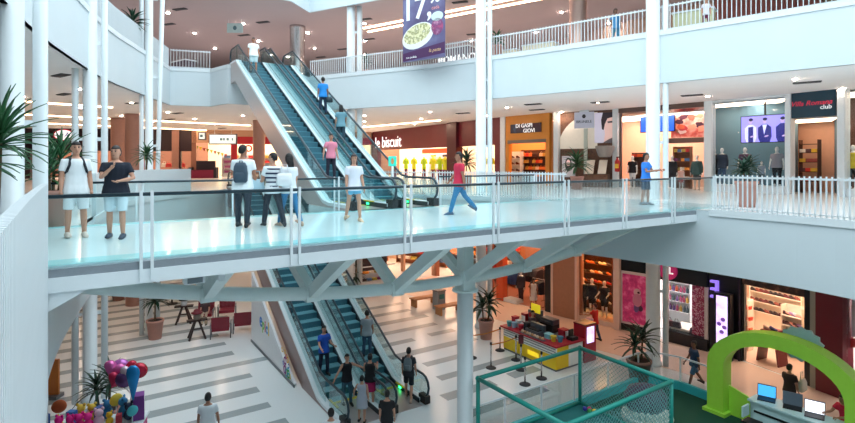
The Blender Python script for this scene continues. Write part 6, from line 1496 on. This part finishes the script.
for i, (x, y, c, k, s, nm) in enumerate(((-1.2, .0, (50, 90, 170), 'box', 1.2, 'blue toy carton at the left end of the cart'), (-.93, .2, (180, 84, 40), 'disc', 1.25, 'brown paddle toy rising at the left of the cart'), (-.8, -.1, (226, 190, 60), 'bear', 1.0, 'yellow plush at the left of the toy cart'), (-.6, .1, (50, 110, 180), 'box', 1.15, 'second blue toy carton behind the magenta plush'),
        (-.45, .28, (230, 196, 70), 'bear', 1.2, 'yellow plush in the back row of the cart'), (-.2, .3, (226, 190, 60), 'bear', 1.15, 'second yellow plush in the back row of the cart'), (.0, .25, (60, 90, 160), 'box', 1.1, 'dark blue carton in the middle of the cart'), (.18, .3, (40, 120, 170), 'bear', 1.3, 'teal plush behind the pale ball'), (.38, .32, (230, 200, 70), 'disc', 1.2, 'yellow paddle toy in the back row'),
        (.56, .3, (40, 130, 180), 'bear', 1.4, 'large blue plush near the purple tower'), (.75, .1, (30, 50, 80), 'bear', 1.2, 'navy plush near the right end of the cart'), (.98, .15, (120, 50, 140), 'box', 1.9, 'tall purple toy tower at the right end of the cart'), (.95, -.3, (70, 180, 190), 'disc', 1.0, 'striped teal disc toy at the right front of the cart'), (.6, -.2, (180, 40, 60), 'box', .9, 'red toy carton at the front of the cart'), (.35, -.1, (236, 190, 40), 'bear', .9, 'yellow plush at the front of the cart'), (.1, -.1, (240, 200, 220), 'bear', 1.2, 'pale pink plush in the middle of the cart'))):
    toy(nm, 'toy_figure' if k == 'bear' else 'toy_carton' if k == 'box' else 'paddle_toy', x, y, c, k, s)
for i, x in enumerate((-.75, -.5, -.3, -.1)): toy(('first', 'second', 'third', 'fourth')[i] + ' magenta plush from the left on the cart front', 'toy_figure', x, -.25, (236, 20, 140), 'bear', 1.15)
def balloon(label, px, py, d, c, kind='round', s=1.0, tilt=0):
    s *= .85; px = 126 + (px - 126) * .88; py = 374 + (py - 374) * .9
    p = PD(px, py, d); base = BM @ Vector((.75, .3, 1.6)); t = thing('balloon', label, 'balloon', at(p), 'foil balloons over the toy cart'); c_ = mat('foil_%d_%d_%d' % c, c, .18, metal=.35); m = MB()
    if kind == 'heart':
        o = [(.3 * s * (math.sin(a) ** 3), .28 * s * (13 * math.cos(a) - 5 * math.cos(2 * a) - 2 * math.cos(3 * a) - math.cos(4 * a)) / 16) for a in [2 * math.pi * k / 28 for k in range(28)]]
        rows = [(-.12, .25), (-.1, .7), (-.04, .97), (.04, .97), (.1, .7), (.12, .25)]
        rot = Matrix.Rotation(tilt, 4, 'Y')
        m.rings([[p + rot @ Vector((x * k, y * s, z * k)) for x, z in o] for y, k in rows])
    elif kind == 'drop':
        m.rings([[p + Vector((r_ * s * math.cos(a), r_ * .5 * s * math.sin(a), z * s)) for a in [2 * math.pi * k / 14 for k in range(14)]] for r_, z in ((.02, -.62), (.05, -.5), (.1, -.3), (.16, -.05), (.2, .15), (.17, .28), (.08, .36))])
    else: m.ell(p, .27 * s, .2 * s, .25 * s, 16, 10)
    m.build('foil', c_, t, True)
    MB().tube([p + Vector((0, 0, -.2 * s)), p.lerp(base, .5) + Vector((.03, 0, 0)), base], .005, 4).build('string', M_STEEL, t)
balloon('pink foil balloon at the upper left of the bunch', 113, 369, 13.7, (226, 110, 180), 'heart', 1.15, .3)
balloon('purple pink foil balloon at the left of the bunch', 120, 366, 13.9, (190, 110, 190))
balloon('red heart foil balloon at the top of the bunch', 128, 367, 13.9, (200, 40, 70), 'heart', 1.0, -.2)
balloon('red foil balloon behind the blue drop at the right', 141, 370, 13.7, (190, 30, 60), 'round', .95)
balloon('white and pink foil balloon in the middle of the bunch', 128, 374, 13.5, (230, 206, 220), 'heart', .9, .5)
balloon('dark violet foil balloon at the bottom of the bunch', 124, 380, 13.5, (96, 60, 110), 'round', 1.0)
balloon('crimson heart foil balloon at the lower left', 115, 381, 13.5, (190, 40, 80), 'heart', .95, .5)
balloon('long blue drop shaped foil balloon', 134, 379, 13.2, (30, 140, 210), 'drop', 1.05)

# ================================================================== HANGING BANNER
ed = Vector((0, 27.3)); e2 = Vector((4.4, 24.1)); dirb = (e2 - ed).normalized()
c = at_d(423.5, 26.0, 0)
nb = Vector((-dirb.y, dirb.x)); out_ = -Vector((nb.x, nb.y, 0))
MBn = Matrix(((dirb.x, out_.x, 0, c.x), (dirb.y, out_.y, 0, c.y), (0, 0, 1, 0), (0, 0, 0, 1)))     # x along, y towards the void
W2 = 1.3; z0b, z1b = 6.55, 10.4
bn = thing('hanging_banner', 'purple hanging banner with the price 17,90 and a plate of food', 'banner', MBn @ Matrix.Translation((0, 0, z0b)))
MB(MBn).box(-W2, W2, -.02, .02, z0b, z1b).build('cloth', noisemat('banner_print', [(78, 66, 104), (98, 92, 134), (122, 130, 164)], .7), bn)
for z in (z0b, z1b): MB(MBn).tube([(-W2 - .05, 0, z), (W2 + .05, 0, z)], .03, 6).build('batten', M_GREYMET, bn)
for s in (-1, 1): MB(MBn).tube([(s * W2 * .8, 0, z1b), (s * W2 * .8, 0, 12.9)], .012, 4).build('cord', M_STEEL, bn)
def bflat(poly, y, mt, name): return MB(MBn).extr([(x, y, z) for x, z in poly], (0, .004, 0)).build(name, mt, bn)
bflat([(-W2, z0b + .05), (W2, z0b + .2), (W2, z0b + .75), (-W2, z0b + .45)], .022, mat('banner_plum', (74, 34, 84), .6), 'printed_band')
bflat([(x, z) for x, z in blob(-.35, z0b + 1.25, 1.0, .62, 22, .25) if True], .026, mat('plate_white', (236, 240, 236), .4), 'printed_plate')
bflat(blob(-.38, z0b + 1.36, .86, .46, 20, .25), .031, noisemat('food_print', [(206, 200, 150), (236, 230, 190), (150, 150, 90), (226, 220, 200)], 6), 'printed_food')
bflat(blob(.85, z0b + 1.55, .36, .42), .026, noisemat('food_print2', [(190, 80, 120), (120, 60, 110), (214, 150, 180)], 3), 'printed_dessert'); bflat(blob(.85, z0b + 2.05, .36, .24), .026, mat('cup_pale', (206, 222, 226), .5), 'printed_cup')
Tm = lambda x, z: MBn @ Matrix.Translation((x, .03, z)) @ Matrix(((-1, 0, 0, 0), (0, 0, 1, 0), (0, 1, 0, 0), (0, 0, 0, 1)))
Tm = lambda x, z: Matrix(((dirb.x, 0, out_.x, (MBn @ Vector((x, .03, z))).x), (dirb.y, 0, out_.y, (MBn @ Vector((x, .03, z))).y), (0, 1, 0, z), (0, 0, 0, 1)))
mwl = mat('banner_white', (244, 244, 250), .5)
text_part('17,', 1.55, Tm(-.4, z0b + 2.6), mwl, bn, extr=.003, bold=.03); text_part('90', .62, Tm(.72, z0b + 2.95), mwl, bn, extr=.003, bold=.02)
text_part('cada', .26, Tm(.75, z0b + 2.5), mat('banner_pink', (230, 150, 150)), bn, extr=.003)
text_part('sua pedida', .16, Tm(-.75, z0b + .22), mwl, bn, extr=.003); text_part('la pasta', .24, Tm(.7, z0b + .42), mat('banner_gold', (230, 190, 140)), bn, extr=.003, shear=.3)

# ================================================================== UPPER FLOOR BACK
S2 = [(-34, 50), (-16, 52), (-2, 52), (6.3, 45), (11.6, 35), (16, 29), (22, 21)]
for i, (a, b) in enumerate(zip(S2, S2[1:])):
    B = Bay(a, b, L2, TOP); nn_ = max(1, int(B.W / 4)); t = thing('shopfront', ['rose shop row at the far left of the upper floor', 'grey shop row behind the head of the upper escalators', 'mauve shop row behind the banner', 'pale grey shop row right of the banner on the upper floor', 'pinkish shop row behind the upper round column', 'brown shop row at the upper right'][i], 'shopfront', B.M)
    col = [(150, 110, 106), (140, 116, 114), (170, 130, 126), (176, 150, 150), (180, 140, 134), (150, 100, 84)][i]
    for k in range(nn_):
        w = B.W / nn_; mt = cmat(tuple(min(255, c_ + rg.randint(-14, 14)) for c_ in col), .6)
        B.mb().box(k * w + .02, (k + 1) * w - .02, 0, .2, 2.6, B.H).build('fascia_panel', mt, t); B.mb().box(k * w, k * w + .4, -.1, .2, 0, 2.6).build('pier', mt, t)
        B.mb().box(k * w + .4, (k + 1) * w, .5, .6, 0, 2.6).build('display_wall', cmat(rg.choice([(120, 120, 130), (190, 170, 160), (110, 90, 100), (206, 196, 190)]), .5), t)
def counter2(px0, px1, d, h, label, mt, top):
    a, b = at_d(px0, d, L2), at_d(px1, d, L2); M = at((a.x + b.x) / 2, d, L2, R(-36)); w = (b.x - a.x) / 2
    t = thing('service_counter', label, 'counter', M); MB(M).box(-w, w, -.35, .35, 0, h).build('body', mt, t); MB(M).box(-w - .05, w + .05, -.4, .4, h, h + .06).build('counter_top', top, t); return t, M
counter2(524, 557, 27, 1.0, 'cream service counter behind the upper railing', mat('cream_counter', (226, 216, 186), .5), M_STEEL)
counter2(676, 712, 21.5, 1.1, 'pale green service counter at the upper right', mat('olive_counter', (196, 196, 160), .5), M_STEEL)
counter2(505, 519, 27.5, .8, 'small pale counter beside the potted plant on the upper floor', mat('cream_counter', (226, 216, 186)), M_STEEL)
t, M = counter2(446, 474, 30.5, 1.6, 'counter with large white letters right of the banner', mat('grey_plum_counter', (110, 100, 110), .5), M_STEEL)
text_part('ROMANO', .58, M @ Matrix.Translation((0, -.37, .95)) @ Matrix.Rotation(R(90), 4, 'X'), mat('sign_white', (244, 244, 244)), t, bold=.01)
counter2(172, 196, 33, 1.3, 'dark service counter left of the upper escalator head', mat('dark_mauve', (80, 66, 76), .5), M_STEEL)
# teal sign on a post beside the escalator foot
p = UN(ET0 + 2.0, 5.62, 0); p = at_d(392.5, 16.6, 0)
t = thing('sign_post', 'square teal information sign on a post at the escalator foot', 'sign', at(p)); M = at(p)
MB(M).lathe([(.14, 0), (.14, .03), (.03, .05)], 12).build('base', M_STEEL, t); MB(M).tube([(0, 0, .03), (0, 0, 1.3)], .035, 8).build('post', M_STEEL, t, True)
MB(M).box(-.13, .13, -.02, .02, 1.3, 1.62).build('panel', mat('teal_sign', (50, 206, 186), .4, emit=.3), t); MB(M).extr([(x, -.022, z) for x, z in blob(0, 1.46, .05, .1, 10)], (0, -.003, 0)).build('pictogram', mat('pictogram', (214, 150, 90), .5), t)
# ================================================================== PEOPLE
DK = (16, 13, 14)
LT = (196, 146, 122); MD = (168, 118, 94); DKS = (120, 82, 64)
# on the footbridge
q = P(76, 237.5, 0); person('young man in white tee and shorts wearing a rucksack, leftmost on the bridge', q, 8, 1.8, LT, ('short', DK), ('tee', (228, 234, 238)), ('shorts', (222, 230, 234)), (200, 190, 180), ((4, 4), (-3, 4)), ((0, 8, 14), (2, 9, 10)), .018, build=1.05)
backpack('dark rucksack worn by the young man in white', q, 8, (34, 40, 56), 1.8)
q = P(116, 238.5, 0); person('man in black tee and pale shorts with a hand at his chin', q, -12, 1.72, LT, ('short', (40, 34, 34)), ('tee', (20, 28, 44)), ('shorts', (206, 222, 230)), (40, 56, 76), ((5, 5), (-4, 3)), ((14, 24, 62, -48), (34, 4, 122, -42)), .018, build=1.2, head=-12)
q = P(243, 227, 0); person('man in white shirt and black trousers with a shoulder rucksack, seen from behind', q, 165, 1.8, MD, ('short', DK), ('tee', (232, 238, 242)), ('trousers', (34, 46, 60)), (30, 34, 40), ((8, 4), (-8, 8)), ((20, 10, 60, -10), (4, 10, 10)), .02, build=1.15, head=-30)
backpack('dark grey rucksack hanging on the back of the man in white shirt', q, 165, (60, 76, 92), 1.8, False, .95)
q = P(273, 226.5, 0); person('person in a navy and white striped top walking behind the woman', q, 200, 1.66, LT, ('short', DK), ('tee', (230, 234, 238)), ('trousers', (36, 44, 56)), (40, 44, 50), ((20, 6), (-20, 12)), ((20, 8, 40), (0, 8, 10)), .02, stripes=((40, 50, 80), (.98, 1.08, 1.18, 1.28, 1.38)), head=40)
handbag('pale blue bag carried by the person in stripes', q + Vector((-.36, .0, .78)), (170, 200, 214), .4, 1.1)
q = P(289, 226, 0); person('woman with long dark hair, white top and blue jeans', q, 215, 1.63, LT, ('long', DK), ('tee', (220, 226, 232)), ('trousers', (50, 116, 160)), (190, 160, 140), ((16, 4), (-16, 10)), ((4, 8, 20), (4, 8, 20)), .02)
handbag('white rucksack style bag on the long haired woman', q + Vector((-.02, -.3, .9)), (222, 226, 230), .3, 1.15)
q = P(354, 221.5, 0); person('woman in a loose white top and denim shorts walking on the bridge', q, 20, 1.62, LT, ('long', (60, 44, 44)), ('tee', (220, 222, 234)), ('hotpants', (110, 180, 214)), (214, 180, 150), ((10, 6), (-14, 10)), ((4, 8, 20), (2, 8, 14)), .02, head=-20)
q = P(459, 214.5, 0); person('man in a red tee and jeans striding to the left', q, -80, 1.74, MD, ('short', DK), ('tee', (206, 44, 76)), ('trousers', (44, 118, 164)), (60, 90, 120), ((20, 4), (-26, 16)), ((-16, 8, 10), (18, 8, 20)), .02, build=1.1)
q = P(646, 205, 0); person('man in bright blue looking at a phone at the right end of the bridge', q, 70, 1.74, MD, ('short', DK), ('tee', (50, 130, 226)), ('shorts', (52, 74, 100)), (110, 120, 130), ((3, 3), (-4, 4)), ((30, 6, 66, 0), (20, 6, 76, -10)), .02)
ph = q + Vector((.5, -.1, 1.1)); m = MB(at(ph, rz=R(70)) @ Matrix.Rotation(R(-35), 4, 'X')).box(-.04, .04, -.006, .006, 0, .15); solo(m, 'mobile_phone', M_BLACK, 'black phone held by the man in bright blue', 'phone')
# on the upper escalators
person('man in white standing at the head of the upper escalators', UPL.hit(253.5, 73), 10, 1.74, MD, ('short', DK), ('tee', (240, 244, 246)), ('shorts', (206, 226, 230)), (80, 80, 84), ((4, 4), (-2, 4)), ((4, 10, 20), (4, 10, 20)), build=1.25)
q = UPR.hit(323, 115); person('person in a vivid blue shirt riding up, seen from behind', q, 190, 1.7, MD, ('short', DK), ('tee', (40, 140, 220)), ('trousers', (40, 56, 80)), DK, ((4, 4), (-2, 4)), ((4, 8, 14), (2, 10, 10)))
handbag('dark bag carried by the person in vivid blue', q + Vector((.3, -.05, .55)), (30, 50, 60), .5, 1.0)
q = UPR.hit(341, 146); person('person in grey with long dark hair riding up behind the one in blue', q, 190, 1.66, LT, ('long', DK), ('tee', (110, 156, 172)), ('trousers', (50, 70, 84)), (90, 160, 140), ((10, 14), (-4, 4)), ((4, 8, 14), (40, 16, 30)))
q = UPL.hit(331, 180); person('woman in a pink top riding down the left lane', q, 15, 1.62, LT, ('bun', (40, 30, 34)), ('tee', (232, 140, 164)), ('trousers', (48, 44, 60)), DK, ((4, 4), (-2, 4)), ((6, 8, 20), (4, 22, 10)))
# on and around the lower escalators
person('man in a royal blue shirt riding down with bent arms', LOL.hit(324, 375), 25, 1.72, LT, ('short', DK), ('tee', (30, 84, 190)), ('trousers', (28, 34, 60)), DK, ((4, 4), (-4, 6)), ((14, 10, 70), (20, 12, 50)))
person('woman in a black vest with arms spread to both handrails', LOL.hit(347, 405), 20, 1.66, LT, ('short', DK), ('tank', (24, 26, 34)), ('trousers', (54, 90, 110)), DK, ((6, 6), (-4, 6)), ((20, 62, 20, 60), (24, 40, 10, 40)))
person('woman in black with a magenta skirt at the escalator foot', P(370, 405, L0), 170, 1.68, LT, ('bun', DK), ('tank', (26, 28, 34)), ('skirt', (186, 36, 100)), DK, ((6, 4), (-6, 6)), ((20, 10, 60), (40, 10, 60, -10)))
person('girl with dark hair and a grey dress at the escalator foot', P(362, 422, L0), 165, 1.42, LT, ('short', DK), ('dress', (170, 176, 190)), (None, None), DK, ((4, 4), (-6, 6)), ((14, 30, 10), (4, 10, 10)))
person('person in black nearest the right escalator foot', P(387, 448, L0), 175, 1.62, LT, ('short', DK), ('tee', (26, 28, 32)), ('trousers', (34, 34, 40)), DK, ((10, 4), (-10, 8)), ((4, 8, 14), (4, 8, 14)))
q = P(331, 478, L0); person('dark haired person in white at the bottom of the picture', at_d(331, 13.2, L0), 180, 1.68, LT, ('short', DK), ('tee', (226, 232, 236)), ('trousers', (50, 60, 80)), DK, ((10, 4), (-10, 8)))
q = LOR.hit(367, 357); person('man in a grey shirt riding up the right lane', q, 180, 1.74, MD, ('short', DK), ('tee', (150, 160, 168)), ('trousers', (54, 84, 110)), DK, ((4, 4), (-4, 6)), ((6, 8, 14), (4, 8, 30)))
handbag('small teal bag held by the man in grey', q + Vector((-.28, -.1, .45)), (90, 160, 176), .3, .9)
q = UN(9.25, 6.35, L0 + .015); person('man in dark tee and shorts with a patterned rucksack at the escalator foot', q, 170, 1.74, LT, ('short', DK), ('tee', (40, 46, 56)), ('shorts', (30, 38, 48)), (190, 160, 140), ((16, 6), (-16, 12)), ((4, 10, 20), (4, 10, 14)))
backpack('grey patterned rucksack of the man at the escalator foot', q, 170, (110, 124, 132), 1.74)
# lower floor
person('man in a white tee walking away at the lower left', at_d(208, 14.0, L0), 170, 1.74, MD, ('short', DK), ('tee', (228, 234, 240)), ('trousers', (60, 70, 84)), DK, ((16, 4), (-16, 10)), ((4, 12, 10), (4, 12, 10)), build=1.15)
person('man in navy tee and denim shorts walking outside the play fence', P(694, 386.5, L0), -60, 1.66, DKS, ('short', DK), ('tee', (36, 60, 90)), ('shorts', (60, 96, 130)), (60, 50, 50), ((20, 4), (-22, 14)), ((-12, 8, 10), (14, 8, 20)))
q = at_d(789.5, 16.2, L0); person('woman in dark brown carrying a pale bag beyond the arch', q, 150, 1.66, LT, ('bun', DK), ('tee', (60, 44, 44)), ('trousers', (110, 84, 80)), DK, ((14, 4), (-12, 8)), ((20, 10, 60), (4, 8, 14)))
handbag('pale cream bag carried by the woman beyond the arch', q + Vector((.34, -.06, .82)), (214, 206, 190), .6, 1.5)
q = DM @ Vector((2.0, .98, -.02)); person('person in a red shirt with a blue headband behind the reception desk', q, -40, 1.62, MD, ('bun', DK), ('tee', (196, 30, 60)), ('trousers', (40, 44, 60)), DK, ((4, 4), (-4, 4)), ((40, 8, 50, -10), (44, 8, 46, -10)), lean=12)
hb = q + Vector((.02, .02, 0)); m = MB(at(q)).lathe([(.098, 1.53), (.1, 1.55), (.098, 1.57)], 16, (-.08, -.12, 0)); 
q = P(595, 341, L0); person('person in a bright red top and jeans beside the kiosk', q, -110, 1.68, LT, ('short', (70, 40, 34)), ('tee', (210, 44, 40)), ('trousers', (50, 70, 100)), DK, ((6, 4), (-10, 8)), ((50, 6, 40), (46, 6, 44)))
m = MB(at(q + Vector((-.32, -.2, 1.0)))).ell((0, 0, 0), .2, .14, .13); solo(m, 'parcel', mat('pink_parcel', (226, 180, 180), .6), 'pale pink bundle held by the person in bright red', 'bundle', smooth=True)
q = KM @ Vector((.85, 1.9, .0)); q = P(572, 343, L0)
person('dark haired kiosk attendant behind the red counter', KM @ Vector((.88, 2.1, .081)), 30, 1.62, LT, ('bun', DK), ('tee', (90, 70, 76)), ('trousers', (50, 50, 60)), DK, ((2, 2), (-2, 2)), ((30, 6, 60), (30, 6, 60)))
person('person in a long white dress in front of the lower clothes shop', P(533.5, 309, L0), 20, 1.66, MD, ('long', DK), ('dress', (232, 226, 220)), ('skirt', (232, 226, 220)), DK)
person('person seated on the leftmost maroon chair', P(205, 322, L0) + Vector((.03, -.02, .02)), math.degrees(fz) - 20, 1.66, LT, ('bun', DK), ('tee', (80, 60, 62)), ('trousers', (190, 170, 150)), DK, ((84, 80), (84, 86)), ((30, 8, 50), (30, 8, 60)), sit=True, rel=False)
# upper floor
person('person in blue leaning at the upper railing near the round column', at_d(615.5, 22.9, L2), 30, 1.7, DKS, ('short', DK), ('tee', (70, 140, 190)), ('trousers', (60, 130, 160)), DK, ((4, 4), (-4, 4)))
person('person in white and plum near the upper right counter', at_d(706, 19.9, L2), 10, 1.2, LT, ('short', DK), ('tee', (226, 220, 230)), ('trousers', (120, 50, 80)), DK)
bpy.data.scenes.remove(TMP)
